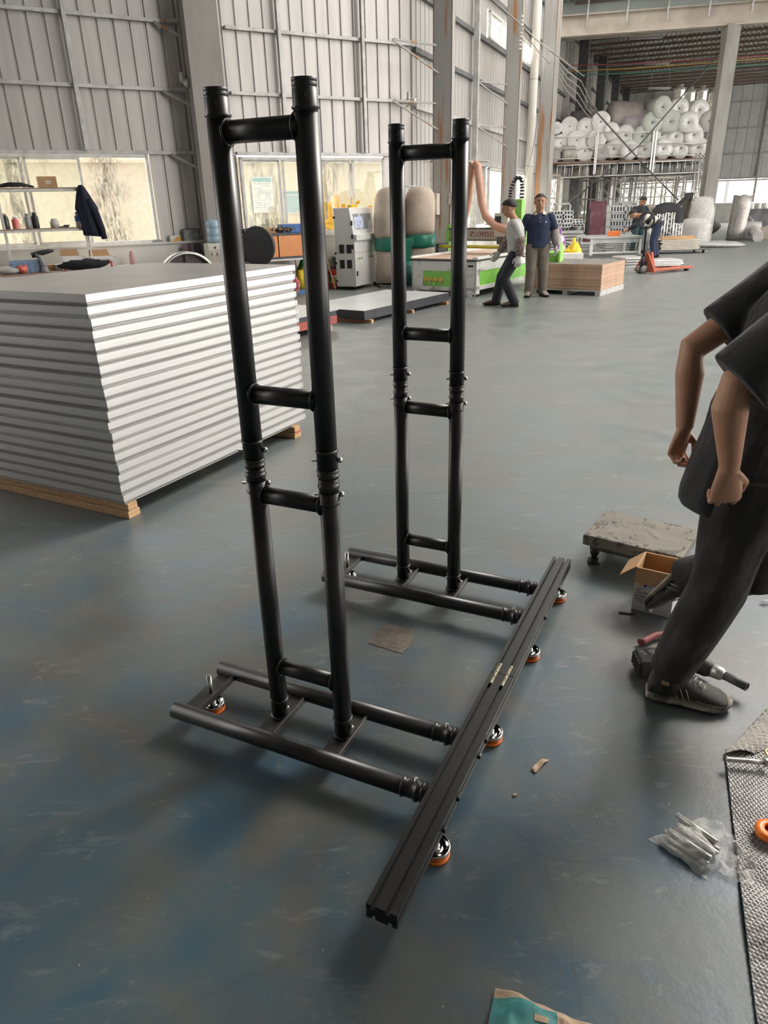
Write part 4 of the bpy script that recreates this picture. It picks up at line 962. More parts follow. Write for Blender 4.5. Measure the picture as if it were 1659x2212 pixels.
crate(605, 668, 478, 496, .55, 'blue crate on the right end of the orange cabinet', bluep, zb=ZC)
for (px, lab_, sd, sz) in ((545, 'black hose and parts heap on the left end of the orange cabinet', 4, (.22, .1, .11)), (602, 'tangle of dark metal parts beside the blue crate', 6, (.12, .09, .09)), (622, 'brown tangle of fittings in front of the blue crate', 9, (.10, .08, .09))):
    s = w1(px, 495, .78)[0]; q = MB(); random.seed(sd)
    for k in range(16): c_ = Vector((random.uniform(-sz[0], sz[0]), random.uniform(-.06, .06), random.uniform(.03, sz[2]))); q.tube(c_, c_+Vector((random.uniform(-.1, .1), random.uniform(-.04, .04), random.uniform(-.02, .04))), random.uniform(.012, .028), n=8)
    tag(put('parts_heap', q.xf(Matrix.Translation((0, 0, .0))), mat('parts_%d' % sd, (.05, .045, .045) if sd != 9 else (.20, .13, .07), .5, .3), loc=wp_(s, .66, ZC), rot=rz(AZ1)), lab_, 'parts heap', None, 'stuff')
# posters seen through the right window (on the yard wall) and the yellow barrier
pw = mat('poster_paper', (.80, .84, .84), .7); tealp = mat('poster_teal', (.30, .55, .56), .7); bluepp = mat('poster_blue', (.45, .66, .74), .7)
def poster(px0, px1, py0, py1, label, big):
    s0, s1, z0, z1 = span(px0, px1, py0, py1, -2.29); o = tag(put('poster', MB().box(0, -.012, 0, s1-s0, -.002, z1-z0), pw, loc=frame_pt(AZ1, s0, 2.29, z0), rot=rz(AZ1)), label, 'poster')
    w = s1-s0; h = z1-z0; put('heading', MB().box(.03, -.014, h*.86, w-.03, -.0125, h*.97), tealp, parent=o)
    ln = MB(); random.seed(4)
    if big:
        for k in range(11):
            for j in range(6):
                if random.random() < .75: ln.box(w*(.12+.13*j), -.014, h*(.80-.065*k), w*(.12+.13*j)+w*.09, -.0125, h*(.80-.065*k)+.018)
        put('printed_lines', ln, mat('faded_ink', (.50, .54, .54), .8), parent=o)
    else:
        put('blue_field', MB().box(w*.12, -.014, h*.08, w*.95, -.0125, h*.8), bluepp, parent=o)
        for k in range(6): ln.box(w*(.35+.08*k), -.015, h*.48, w*(.35+.08*k)+w*.05, -.0142, h*.52)
        put('printed_lines', ln, mat('faded_ink', (.50, .54, .54), .8), parent=o)
poster(545, 590, 382, 460, 'tall pale notice poster on the yard wall behind the window', True)
poster(610, 650, 412, 462, 'pale blue notice poster on the yard wall beside the tall poster', False)
ye = mat('yellow_barrier', (.92, .55, .05), .6, 0, (.85, .45, .03), 4)
s0 = w1(697, 440, -1.3)[0]; s1 = w1(820, 440, -1.3)[0]
random.seed(11); bfz = root('yellow_fence', 'yellow slatted barrier standing outside behind the right window', 'fence', frame_pt(AZ1, s0, 1.3, 0), rz(AZ1)); W_ = s1-s0
for k in range(9):
    x = W_*k/8.5; h_ = (2.3, 1.75, 1.9, 1.7, 1.85, 1.2, 1.6, 1.65, 1.8)[k]
    put('slat', MB().box(x-.05, -.02, 0, x+.05, .02, h_), ye, parent=bfz)
put('brace', MB().beam((-.1, -.05, 1.25), (W_*.62, -.05, 1.75), .03, .07), ye, parent=bfz); put('brace', MB().beam((-.1, -.05, 1.3), (W_*.55, -.05, .95), .03, .07), ye, parent=bfz)
put('slat_sheet', MB().box(-.05, .0, 0, W_*.6, .02, 1.35), mat('yellow_translucent', (.95, .72, .25), .6), parent=bfz)

# fire extinguishers, broom, bin, yellow roll, green bag, blue boxes
def extinguisher(px, off, label, zh=.5):
    s = w1(px, 610, off)[0]; o = wroot('fire_extinguisher', label, 'fire extinguisher', s, off, 0)
    b = put('cylinder', MB().lathe([(.001, 0), (.066, 0), (.07, .02), (.07, .33), (.055, .385), (.024, .41), (.024, .43), (.001, .43)], 20), redp, parent=o)
    put('label', MB().lathe([(.0712, .12), (.0712, .24)], 20, cap=False), mat('label_gold', (.62, .45, .20), .5), parent=b); put('label', MB().lathe([(.0714, .25), (.0714, .285)], 20, cap=False), whitep, parent=b)
    put('valve', MB().box(-.02, -.02, .42, .02, .02, .46).cbox((.03, 0, .47), (.12, .02, .018), (0, -.2, 0)).cbox((.03, 0, .445), (.09, .02, .012), (0, .15, 0)), M_['dark'], parent=o)
    put('hose', MB().path([(-.02, 0, .44), (-.08, 0, .43), (-.10, 0, .34), (-.09, 0, .15)], .010, 8), M_['black_rubber'], parent=o)
extinguisher(722, .55, 'red fire extinguisher with gold label beside the control cabinet'); extinguisher(706, .40, 'red fire extinguisher half hidden by the broom handle')
q = MB().tube(wp_(w1(722, 615, .8)[0], .85, .0)+Vector((0, 0, .03)), wp_(w1(700, 540, .3)[0], .14, 1.05), .014, n=10); solo('broom', q, M_['wood'], 'pale wooden broom handle leaning against the low wall', 'broom')
s = w1(742, 600, .35)[0]; o = wroot('dark_bin', 'dark grey bin standing behind the fire extinguisher', 'bin', s, .38, 0); put('bin_body', MB().loft([[(x*k, y*k*.8, z) for x, y in ((-.18, -.18), (.18, -.18), (.18, .18), (-.18, .18))] for k, z in ((.8, 0), (1, .62))], smooth=False), mat('bin_grey', (.07, .08, .09), .5), parent=o); put('bin_rim', MB().box(-.21, -.17, .6, .21, .17, .64), MATS['bin_grey'], parent=o, bevel=.01)
s = w1(650, 605, .75)[0]; o = wroot('yellow_roll', 'upright yellow roll behind the far corner of the deck stack', 'roll', s, .75, .08)
put('roll_body', MB().lathe([(.001, 0), (.08, 0), (.08, .38), (.03, .38), (.03, .30), (.001, .3)], 20), yel, parent=o)
s = w1(648, 640, .7)[0]; o = wroot('blue_box', 'blue cartons on a low brown board under the yellow roll', 'box', s, .75, 0); put('box_body', MB().box(-.28, -.16, 0, .22, .14, .075), mat('blue_carton', (.10, .25, .50), .6, 0, (.35, .2, .2), 9, (.6, .63)), parent=o)
heap('green_sack', 'crumpled yellow and green sack beside the steel table', 'sack', 662, 585, .65, (.20, .15, .62), mat('yellow_green_film', (.75, .48, .05), .5, 0, (.02, .24, .08), 3.5, (.48, .52)), zb=0, seed=12)
heap('pink_bag', 'small pink plastic bag at the far corner of the deck stack', 'bag', 637, 610, .95, (.10, .10, .38), mat('pink_film', (.55, .12, .16), .5, 0, (.7, .5, .35), 6, (.5, .54)), zb=0, seed=2)

# ================================================================ BOARD STACKS ON THE FLOOR
def boards(name, labels, cat, group, quad, z0, n_, th, m, mtop=None, jit=.004):
    cen = sum((Vector((q.x, q.y, 0)) for q in quad), Vector())/4; ex = (quad[1]-quad[0]); ang = math.atan2(ex.y, ex.x)
    I = Matrix.Rotation(-ang, 4, 'Z') @ Matrix.Translation(-cen); loc = [I @ Vector((q.x, q.y, 0)) for q in quad]
    me = MB().prism([(p.x, p.y) for p in loc], 0, th*.97).mesh(name); me.materials.append(m); first = None
    if mtop: mt = MB().prism([(p.x*.995, p.y*.995) for p in loc], th*.97, th*.985).mesh('top_face'); mt.materials.append(mtop)
    for k in range(n_):
        o = bpy.data.objects.new(name, me); C.objects.link(o); j = jit if 0 < k < n_-1 else 0
        o.location = cen+Vector((random.uniform(-j, j), random.uniform(-j, j), z0+k*th)); o.rotation_euler = (0, 0, ang)
        lb = labels if isinstance(labels, str) else (labels[1] if k == n_-1 else labels[0])
        if isinstance(labels, str) or k < n_-1:
            top_ = n_-1-k; w_ = ('top', 'second', 'third', 'fourth', 'fifth', 'sixth', 'seventh', 'eighth', 'ninth', 'tenth', 'eleventh', 'twelfth', 'thirteenth', 'fourteenth', 'fifteenth')
            lb += ', '+(w_[top_]+' from the top' if top_ and top_ < 15 else ('topmost' if not top_ else (w_[k] if k else 'lowest')+(' from the bottom' if k else '')))
        tag(o, lb, cat, group)
        if mtop and k == n_-1: put('top_face', mt, None, parent=o)
T_ = .19
qb = [fl(x, y, T_) for x, y in ((787, 672), (970, 632), (880, 617), (700, 655))]
# make the plan a true rectangle from the measured near corner
c0 = qb[0]; dA = azd(35.2); dB = azd(-54.8)
LA = (qb[1]-c0).length; LB_ = 1.35
quad = [c0, c0+dA*LA, c0+dA*LA+dB*LB_, c0+dB*LB_]
boards('black_board', ('black edged board in the low stack', 'white-faced top board of the low black stack before the control cabinet'), 'board', 'boards in the low black stack', quad, .055, 8, .017, mat('black_board_edge', (.045, .047, .055), .5, 0, (.035, .037, .045), 5), mat('white_laminate', (.66, .67, .66), .28, 0, (.58, .59, .60), 1.5), .0015)
def bearer(P, d, l, h, label, m=None):
    P = Vector(P); q = MB().box(-l/2, -.03, 0, l/2, .03, h); o = solo('wood_bearer', q, m or M_['wood'], label, 'timber', loc=(P.x, P.y, 0), rot=math.atan2(d.y, d.x)); return o
for k, t in enumerate((.12, LA*.5, LA-.15)):
    bearer(c0+dA*t+dB*(LB_/2-.02), dB, LB_+.08, .053, ('near', 'middle', 'far')[k]+' wooden bearer under the low black board stack')
# the mixed stack nearer the deck pile: pale boards over black over red
Tq = .30; n0 = fl(731, 664, Tq); LL = 1.9
quad = [n0+dB*.0, n0+dA*.01, n0, n0]
c1 = fl(604, 690, Tq)       # along the front edge towards the left, hidden by the decks
dF = (c1-n0).normalized(); dG = Vector((-dF.y, dF.x, 0)); dG = dG if dG.y > 0 else -dG
quad = [n0, n0+dF*1.7, n0+dF*1.7+dG*1.1, n0+dG*1.1]
boards('laminate_board', 'pale laminate board on the mixed stack', 'board', 'pale boards on the mixed stack', quad, .265, 2, .017, mat('pale_laminate', (.62, .63, .60), .4), None, .01)
def stepq(k): s = .05*k; return [p-dG*0+dF*s for p in quad]
boards('black_sheet', 'black sheet amid the mixed stack', 'sheet', 'black sheets of the mixed stack', stepq(1), .20, 4, .016, MATS['black_board_edge'], None, .012)
boards('red_sheet', 'red sheet low in the mixed stack', 'sheet', 'red sheets of the mixed stack', stepq(1), .085, 6, .019, mat('red_plywood', (.42, .09, .07), .5, 0, (.36, .08, .06), 4), None, .008)
for k, t in enumerate((.25, 1.3)):
    P = quad[0]+dF*t+dG*.5; bearer(P, dG, 1.08, .083, ('right', 'left')[k]+' timber bearer under the red sheets', mat('reddish_timber', (.62, .35, .26), .7))
# plywood stack on its pallet, right of the two men
Tp = .55; c0 = fl(1302, 572, Tp); dA2 = azd(30); c1 = fl(1351, 561, Tp); LA2 = (c1-c0).length; dB2 = azd(-62); LB2 = 1.55
dA2 = (c1-c0).normalized(); dB2 = Vector((-dA2.y, dA2.x, 0)); cL = fl(1163, 560, Tp); 
quad = [c0, c1, c1+dB2*1.35, c0+dB2*1.35]
cl_ = c0+dB2*1.30
boards('mdf_sheet', ('tan fibreboard sheet in the stack beside the men', 'dark-faced top sheet of the tan fibreboard stack'), 'sheet', 'fibreboard sheets on the pallet', quad, .10, 30, .015, mat('fibreboard_edge', (.62, .42, .30), .8, 0, (.54, .36, .25), 8, stretch=(1, 1, 20)), mat('dark_board_face', (.16, .14, .13), .5, 0, (.22, .19, .16), 2.5), .006)
ctr = (quad[0]+quad[2])/2; ex = quad[1]-quad[0]; pl = root('pallet', 'grey pallet under the tan fibreboard stack', 'pallet', (ctr.x, ctr.y, 0), math.atan2(ex.y, ex.x))
aL, bL = LA2/2+.03, 1.35/2+.02
for y in (-bL+.06, 0, bL-.06): put('runner', MB().box(-aL, y-.05, 0, aL, y+.05, .075), M_['galv'], parent=pl)
put('pallet_deck', MB().box(-aL, -bL, .075, aL, bL, .098), M_['galv'], parent=pl)
# ================================================================ MACHINES
# control cabinet
q0 = fl(741, 611); q1 = fl(770, 627); q2 = fl(812, 616)
ex = q2-q1; wC = ex.length*1.12; ang = math.atan2(ex.y, ex.x); dC = .46
cab = root('control_cabinet', 'white machine control cabinet with screen standing on casters', 'control cabinet', (q1.x, q1.y, 0), ang)
wp2 = mat('white_cabinet_paint', (.78, .77, .73), .4, 0, (.70, .69, .66), 3)
zt_ = 1.62; prof = [(0, .07), (0, .98), (-.035, .985), (-.035, 1.10), (.02, 1.11), (.10, zt_), (dC, zt_), (dC, .07)]
bd_ = put('cabinet_body', MB().prism(prof, 0, wC, 'YZ'), wp2, parent=cab, bevel=.006)
put('shelf_lip', MB().box(-.005, -.055, .985, wC+.01, .0, 1.10), wp2, parent=bd_, bevel=.006)
def onslope(x0, x1, z0, z1, dep, name, m, par):
    f = lambda z: .02+(.10-.02)*(z-1.11)/(zt_-1.11)
    mb = MB(); mb.add([(x0, f(z0)-dep, z0), (x1, f(z0)-dep, z0), (x1, f(z1)-dep, z1), (x0, f(z1)-dep, z1), (x0, f(z0)+.01, z0), (x1, f(z0)+.01, z0), (x1, f(z1)+.01, z1), (x0, f(z1)+.01, z1)], [(0, 1, 2, 3), (7, 6, 5, 4), (0, 4, 5, 1), (1, 5, 6, 2), (2, 6, 7, 3), (3, 7, 4, 0)]); return put(name, mb, m, parent=par)
sc1 = onslope(wC*.10, wC*.88, 1.20, 1.50, .004, 'screen', mat('screen_glass', (.30, .31, .33), .12, 0, (.55, .58, .62), 3, (.5, .52)), bd_)
onslope(wC*.12, wC*.50, 1.22, 1.44, .006, 'lit_display', mat('lit_display', (.50, .55, .70), .3, 0, (.22, .20, .34), 5, (.5, .55), emit=(.55, .62, .8, .25)), sc1)
for k, (x, c_) in enumerate(((.10, 'silver_tap'), (.18, 'green_button'), (.27, 'green_button'), (.62, 'green_button'), (.76, 'red_gloss'))):
    m_ = MATS.get(c_) or mat('green_button', (.12, .30, .14), .4); put('push_button', MB().lathe([(.001, -.02), (.014, -.02), (.017, -.004), (.017, 0)], 14, (wC*x, 0, .63), axis='Y'), m_, parent=bd_)
put('door_line', MB().box(0, -.002, .74, wC, .0, .746), greyp, parent=bd_)
put('door_handle', MB().box(wC*.04, -.012, .28, wC*.09, 0, .38), M_['dark'], parent=bd_, bevel=.003)
for k, (y, z) in enumerate(((.12, .80), (.29, .80), (.12, .50), (.29, .50))):
    v = put('vent_grille', MB().box(-.008, y-.04, z-.06, 0, y+.07, z+.11), M_['dark'], parent=bd_)
    
for z in (1.42, .72, .52, .16): put('hinge', MB().box(-.014, dC-.03, z, .0, dC+.012, z+.04), M_['dark'], parent=bd_)
for z in (1.28, 1.02, .82): put('latch', MB().box(-.012, .03, z, 0, .07, z+.09), M_['dark'], parent=bd_, bevel=.003)
put('beacon', MB().box(wC*.25, dC*.4, zt_, wC*.5, dC*.6, zt_+.05), yel, parent=cab)
for x in (.05, wC-.05):
    for y in (.06, dC-.06): put('caster', MB().lathe([(.001, -.012), (.032, -.012), (.032, .012), (.001, .012)], 14, (x, y, .032), axis='X').box(x-.02, y-.02, .05, x+.02, y+.02, .072), M_['dark'], parent=cab)

# dust collector with two bag stations
dcp = at(870, 500, 16.4); dc = root('dust_collector', 'dust collector with two upright cloth bags on a green ring frame', 'dust collector', (dcp.x, dcp.y, 0), R(8))
xl, xr = at(842, 480, 16.4).x-dcp.x, at(907, 480, 16.4).x-dcp.x
bagm = mat('beige_filter_cloth', (.60, .50, .42), .95, 0, (.50, .41, .33), 3, bump=.15)
gg = mat('machine_green', (.02, .22, .15), .35, 0, (.02, .17, .12), 4)
for k, x in enumerate((xl, xr)):
    r_ = .34; zc = 1.03; zr1 = 1.03 if k else .98
    def rr(z, s=1.0, sd=k): return [(x+math.cos(a)*r_*s*(1+.05*math.sin(3*a+z*4+sd)), math.sin(a)*r_*s*(1+.04*math.cos(4*a-z*3)), z) for a in [2*PI*j/28 for j in range(28)]]
    put('filter_bag', MB().loft([rr(zr1+.02, .93), rr(zr1+.12, 1.0), rr(1.4, .98), rr(1.7, .95), rr(1.86, .86), rr(1.95, .66), rr(1.99, .35), rr(2.0, .08)]), bagm, parent=dc)
    put('collection_bag', MB().loft([rr(.06, .6), rr(.10, .95), rr(.3, 1.0), rr(.6, .95), rr(.80, .96)]), bagm, parent=dc)
    put('bag_ring', MB().lathe([(r_*.98, zr1-.24), (r_*1.0, zr1-.24), (r_*1.03, zr1-.21), (r_*1.03, zr1), (r_*.95, zr1+.02), (.001, zr1+.02)], 32, (x, 0, 0)), gg, parent=dc)
xm = (xl+xr)/2
put('duct_housing', MB().prism([(xl+.2, .98), (xr-.1, 1.0), (xr-.22, .82), (xm+.05, .50), (xm-.05, .08), (xm-.30, .08), (xm-.28, .6), (xl+.2, .76)], -.30, -.05, 'XZ'), gg, parent=dc, bevel=.01)
put('blower', MB().lathe([(.001, -.42), (.22, -.42), (.24, -.38), (.24, -.20), (.001, -.2)], 26, (xm+.02, 0, .30), axis='Y'), gg, parent=dc)
put('motor', MB().lathe([(.001, -.62), (.11, -.62), (.12, -.58), (.12, -.42), (.001, -.42)], 20, (xm+.02, 0, .32), axis='Y'), mat('motor_teal', (.05, .16, .14), .5, .2), parent=dc)
put('base_plate', MB().box(xl-.3, -.4, 0, xr+.3, .35, .05), M_['steel_dark'], parent=dc)
put('support_rod', MB().tube((xr-.38, -.2, .05), (xr-.38, -.2, 2.02), .012, n=8).tube((xr-.38, -.2, 2.0), (xr, 0, 2.0), .01, n=8), M_['galv'], parent=dc)

# router table
tz = .67; a = fl(889, 559, tz); b = fl(1029, 562, tz); wT = (b-a).length; ex = (b-a); angT = math.atan2(ex.y, ex.x); LT = 2.75
rt = root('router_table', 'big white and green machine table with numbered gantry beside the two men', 'router machine', (a.x, a.y, 0), angT)
dirt = mat('dirty_white_paint', (.70, .69, .66), .45, 0, (.30, .27, .24), 3.5, (.56, .68))
fr = MB()
fr.box(0, 0, .46, wT, .04, tz-.03).box(0, 0, .10, .26*wT*.7, .04, .46).box(wT*.80, 0, .05, wT, .04, .46).box(0, 0, .10, wT, .04, .17)
fr.box(wT-.04, 0, .46, wT, LT, tz-.03).box(wT-.04, 0, .12, wT, LT, .20).box(wT-.04, 0, .05, wT, .16, .5).box(wT-.04, LT-.2, .1, wT, LT, .5).box(wT-.04, LT*.5-.1, .1, wT, LT*.5+.1, .5)
fr.box(0, LT-.04, .1, wT, LT, tz-.03).box(0, 0, .1, .04, LT, tz-.03)
body = put('table_frame', fr, dirt, parent=rt, bevel=.004)
put('green_front_panel', MB().box(.17*wT, .012, .17, wT*.81, .03, .46), M_['green_paint'], parent=body)
put('green_side_panel', MB().box(wT-.03, .16, .20, wT-.012, LT-.2, .48), M_['green_paint'], parent=body)
put('name_plate', MB().box(wT*.88, -.004, .54, wT*.96, 0, .58), M_['dark'], parent=body)
put('bed', MB().box(-.02, -.02, tz-.03, wT+.0, LT, tz-.005), M_['dark'], parent=rt)
put('bed_board', MB().box(.02, .02, tz-.005, wT-.10, LT-.02, tz+.012), mat('spoil_board', (.58, .42, .31), .8, 0, (.50, .36, .27), 2), parent=rt)
put('side_rail', MB().box(wT-.08, .0, tz+.0, wT+.03, LT, tz+.05).box(-.03, 0, tz, .02, LT, tz+.05), wp2, parent=rt, bevel=.01)
yo = mat('orange_yellow_disc', (.80, .48, .05), .5)
for k in range(4):
    x = wT*(.225+.082*k); v = put('vacuum_valve', MB().lathe([(.001, -.006), (.05, -.006), (.05, 0)], 20, (x, .012, .29), axis='Y'), yo, parent=rt)
    put('valve_knob', MB().ell((x, -.015, .28), (.014, .014, .02), 10, 8).tube((x-.005, -.005, .27), (x-.008, .005, .18), .006, n=8), M_['galv'], parent=v)
for k, (x, y) in enumerate(((wT-.12, .02), (wT-.02, LT*.5), (.1, .04), (wT-.02, LT-.1))):
    put('machine_foot', MB().path([(x, y, .0), (x+.10, y, .0), (x+.09, y-.01, .07), (x, y-.01, .10)], .014, 8).box(x-.06, y-.03, 0, x+.02, y+.05, .12), wp2, parent=rt)
# gantry
yg = 1.62
gp_ = [(x, 0) for x in (0,)]
g0 = at(1000, 505, 15.3)
gan = put('gantry_beam', MB().box(-.10, yg, tz+.26, wT+.12, yg+.14, tz+.50), mat('cream_machine_paint', (.66, .60, .52), .45, 0, (.56, .50, .43), 4), parent=rt, bevel=.006)
put('gantry_rail', MB().box(-.10, yg-.03, tz+.475, wT+.12, yg, tz+.505).box(-.10, yg-.03, tz+.25, wT+.12, yg, tz+.275), M_['steel_dark'], parent=gan)
for x in (-.16, wT+.06): put('gantry_leg', MB().prism([(yg-.1, tz+.05), (yg+.25, tz+.05), (yg+.18, tz+.56), (yg+.0, tz+.56)], x, x+.09, 'YZ'), M_['green_paint'], parent=rt, bevel=.006)
redl = mat('dark_red_lettering', (.22, .03, .03), .6)
put('lettering', text_mesh('\u2706:13925138', .125, .001, .001), redl, parent=gan, loc=(wT*.50, yg-.004, tz+.375), rot=(PI/2, 0, 0))
xs = wT*.86
hd = put('spindle_carriage', MB().box(xs-.15, yg-.26, tz+.34, xs+.15, yg-.02, tz+.78), cream, parent=rt, bevel=.012)
put('display', MB().box(xs-.13, yg-.266, tz+.54, xs+.0, yg-.258, tz+.72), M_['dark'], parent=hd)
put('motor_block', MB().box(xs-.09, yg-.24, tz+.20, xs+.12, yg-.06, tz+.34), M_['steel_dark'], parent=hd)
put('spindle', MB().lathe([(.03, tz+.04), (.07, tz+.08), (.075, tz+.18), (.05, tz+.20)], 18, (xs+.06, yg-.20, 0)), cream, parent=hd)
put('green_column', MB().box(xs-.05, yg+.02, tz+.5, xs+.30, yg+.16, tz+1.02), M_['green_paint'], parent=rt, bevel=.008)
ch = MB()
pts = [(xs+.0, yg+.1, tz+.6), (xs+.0, yg+.1, tz+.9), (xs+.02, yg+.1, tz+1.2), (xs+.08, yg+.1, tz+1.36), (xs+.16, yg+.1, tz+1.42), (xs+.24, yg+.1, tz+1.36), (xs+.26, yg+.1, tz+1.2), (xs+.26, yg+.1, tz+.9)]
for i in range(len(pts)-1):
    A, B_ = Vector(pts[i]), Vector(pts[i+1]); n_ = max(2, int((B_-A).length/.05))
    for j in range(n_):
        c_ = A.lerp(B_, (j+.5)/n_); d_ = (B_-A).normalized()*.018; ch.beam(c_-d_, c_+d_, .07, .05, up=(0, 1, 0))
put('cable_chain', ch, M_['dark'], parent=rt)
yd = mat('olive_yellow_roller', (.55, .50, .05), .4, 0, (.42, .38, .06), 6)
put('hold_down_roller', MB().tube((-.12, yg-.42, tz+.16), (wT*.95, yg-.42, tz+.16), .034, n=14), yd, parent=rt)
for x in (-.12, wT*.95): put('roller_bracket', MB().box(x-.03, yg-.46, tz+.02, x+.03, yg-.1, tz+.22), M_['dark'], parent=rt)
hm = mat('pinkish_hose', (.62, .34, .24), .5, 0, (.52, .28, .20), 5)
# hose carried over a bracket on the wall
Ti = Matrix.Rotation(-angT, 4, 'Z') @ Matrix.Translation(-Vector((a.x, a.y, 0)))
h1 = [Ti @ p for p in (at(1120, 497, 14.8), at(1095, 497, 14.9), at(1070, 488, 15.1), at(1050, 468, 15.3), at(1041, 440, 15.5), at(1037, 405, 15.6), at(1033, 375, 15.7), at(1033, 360, 15.75), at(1024, 353, 15.8))]
put('suction_hose', MB().path(h1, .078, 14), hm, parent=rt)
h2 = [Ti @ p for p in (at(1024, 353, 15.8), at(1018, 362, 15.85), at(1016, 390, 15.9), at(1012, 430, 15.9), at(1006, 460, 15.9), at(1000, 480, 16.0), at(985, 540, 16.3), at(950, 560, 16.5))]
put('suction_hose', MB().path(h2, .075, 14), hm, parent=rt)
p_ = at(1028, 353, 15.8); q = MB().tube(p_+Vector((-.12, .2, .03)), p_+Vector((.26, -.05, .03)), .015, n=8).tube(p_+Vector((-.12, .2, .03)), frame_pt(AZ2, 5.2, -.05, 2.45), .02, n=8)
solo('hose_bracket', q, M_['galv'], 'thin steel arm holding up the suction hose', 'bracket')
# cabinet boxes on the first rusty column
cs0 = w2(935, 450, .40)[0]; D2 = azd(AZ2)
p_ = frame_pt(AZ2, CA0-.13, -.56, 1.42); o = root('switch_box', 'white electrical switch box on the first rusty column', 'electrical box', tuple(p_), rz(AZ2)-PI/2+0, None)
put('box_body', MB().box(-.155, -.10, 0, .155, .10, .44), cream, parent=o, bevel=.008)
put('box_label', MB().box(-.15, -.104, .40, -.03, -.10, .42).box(-.12, -.104, .03, .13, -.10, .045), mat('blue_grey_ink', (.12, .16, .25), .6), parent=o)
put('switch', MB().box(.07, -.112, .2, .09, -.10, .3).box(-.12, -.112, .17, -.105, -.10, .19).box(-.12, -.112, .12, -.105, -.10, .14), M_['dark'], parent=o)
put('cable', MB().path([(-.05, 0, 0), (-.02, -.06, -.14), (-.12, -.08, -.17), (-.18, -.04, -.1)], .008, 6), M_['black_rubber'], parent=o)
p_ = frame_pt(AZ2, CA1+.02, -.98, 1.62); o = root('meter_box', 'small grey meter box on the inner flange of the first rusty column', 'electrical box', tuple(p_), rz(AZ2)-PI/2)
put('box_body', MB().box(-.075, -.05, 0, .075, .05, .24), M_['galv'], parent=o, bevel=.006); put('cable', MB().path([(0, 0, 0), (.01, -.03, -.3), (-.02, 0, -.5), (.03, -.02, -.75)], .008, 6), M_['black_rubber'], parent=o)
# white downpipe
s_ = w2(1152, 200, .62)[0]; P = frame_pt(AZ2, s_, -.62, 0); q = MB().tube((P.x, P.y, 0), (P.x, P.y, 11), .13, n=20)
dp = root('downpipe', 'fat white downpipe between the rusty columns', 'pipe', (P.x, P.y, 0), 0)
pb = put('pipe_run', MB().tube((0, 0, 0), (0, 0, 11), .13, n=20), mat('white_pvc', (.80, .76, .70), .4, 0, (.74, .68, .60), 1.5), parent=dp)
for z in (2.7, 5.2): put('pipe_strap', MB().tube((0, 0, z), (0, 0, z+.04), .136, n=20), M_['galv'], parent=dp)
# green machine housing behind the man in navy
c = fl(1172, 590, .35); o = root('green_housing', 'bright green machine housing behind the man in navy', 'machine', (c.x+.0, c.y+.3, 0), R(-20))
put('housing_body', MB().box(-.12, -.2, 0, .38, .3, .72), M_['green_paint'], parent=o, bevel=.01); put('housing_side', MB().prism([(-.3, 0), (.3, 0), (.3, .76), (-.1, .90), (-.3, .76)], .385, .42, 'YZ'), mat('light_green_paint', (.38, .72, .18), .45), parent=o)
# bags behind the fibreboard
for px, py, lab_, m_, sz, sd in ((1208, 560, 'white and purple printed bag behind the fibreboard stack', mat('white_purple_film', (.78, .76, .78), .4, 0, (.35, .10, .42), 4, (.52, .55)), (.20, .14, .88), 3), (1236, 560, 'yellow plastic bag with a red band behind the fibreboard stack', mat('yellow_film', (.85, .58, .02), .4, 0, (.75, .2, .05), 3, (.62, .66)), (.31, .2, .64), 7)):
    p_ = fl(px, py+14, 0); q = MB().ell((0, 0, sz[2]*.5), (sz[0], sz[1], sz[2]*.5), 24, 14)
    q.v = [tuple(Vector(v)*(1+.35*noise.noise(Vector(v)*7+Vector((sd, 0, 0))))) for v in q.v]; q.v = [(v[0]*(1.15-.75*max(0, v[2])/sz[2]), v[1], max(0, v[2])) for v in q.v]
    q.xf(Matrix.Translation((p_.x, p_.y, 0))); solo('plastic_bag', q, m_, lab_, 'bag')
p_ = fl(1212, 585, .0); solo('white_tray', MB().box(p_.x-.45, p_.y-.15, 0, p_.x+.5, p_.y+.15, .42), whitep, 'white tray box between the green housing and the fibreboard', 'box', bevel=.01)
# lamps (small flood lamps) at the wall corner and by the grey column
for k, (px, py, az_, off, lab_) in enumerate(((402, 178, AZ1, .35, 'small round flood lamp beside the grey column'), (890, 218, AZ1, .35, 'small cylindrical flood lamp in the wall corner'))):
    s, z = w1(px, py, off); o = wroot('flood_lamp', lab_, 'lamp', s, off, z); put('lamp_body', MB().lathe([(.001, -.12), (.05, -.12), (.075, .06), (.078, .1), (.001, .1)], 18, axis='Y', M=Matrix.Rotation(R(205), 4, 'Z') @ Matrix.Rotation(R(-20), 4, 'X')), M_['galv'], parent=o)
    put('bracket', MB().beam((0, 0, -.02), (0, .3, -.1), .03, .02).box(-.09, -.01, .02, -.05, .06, .16), whitep, parent=o)
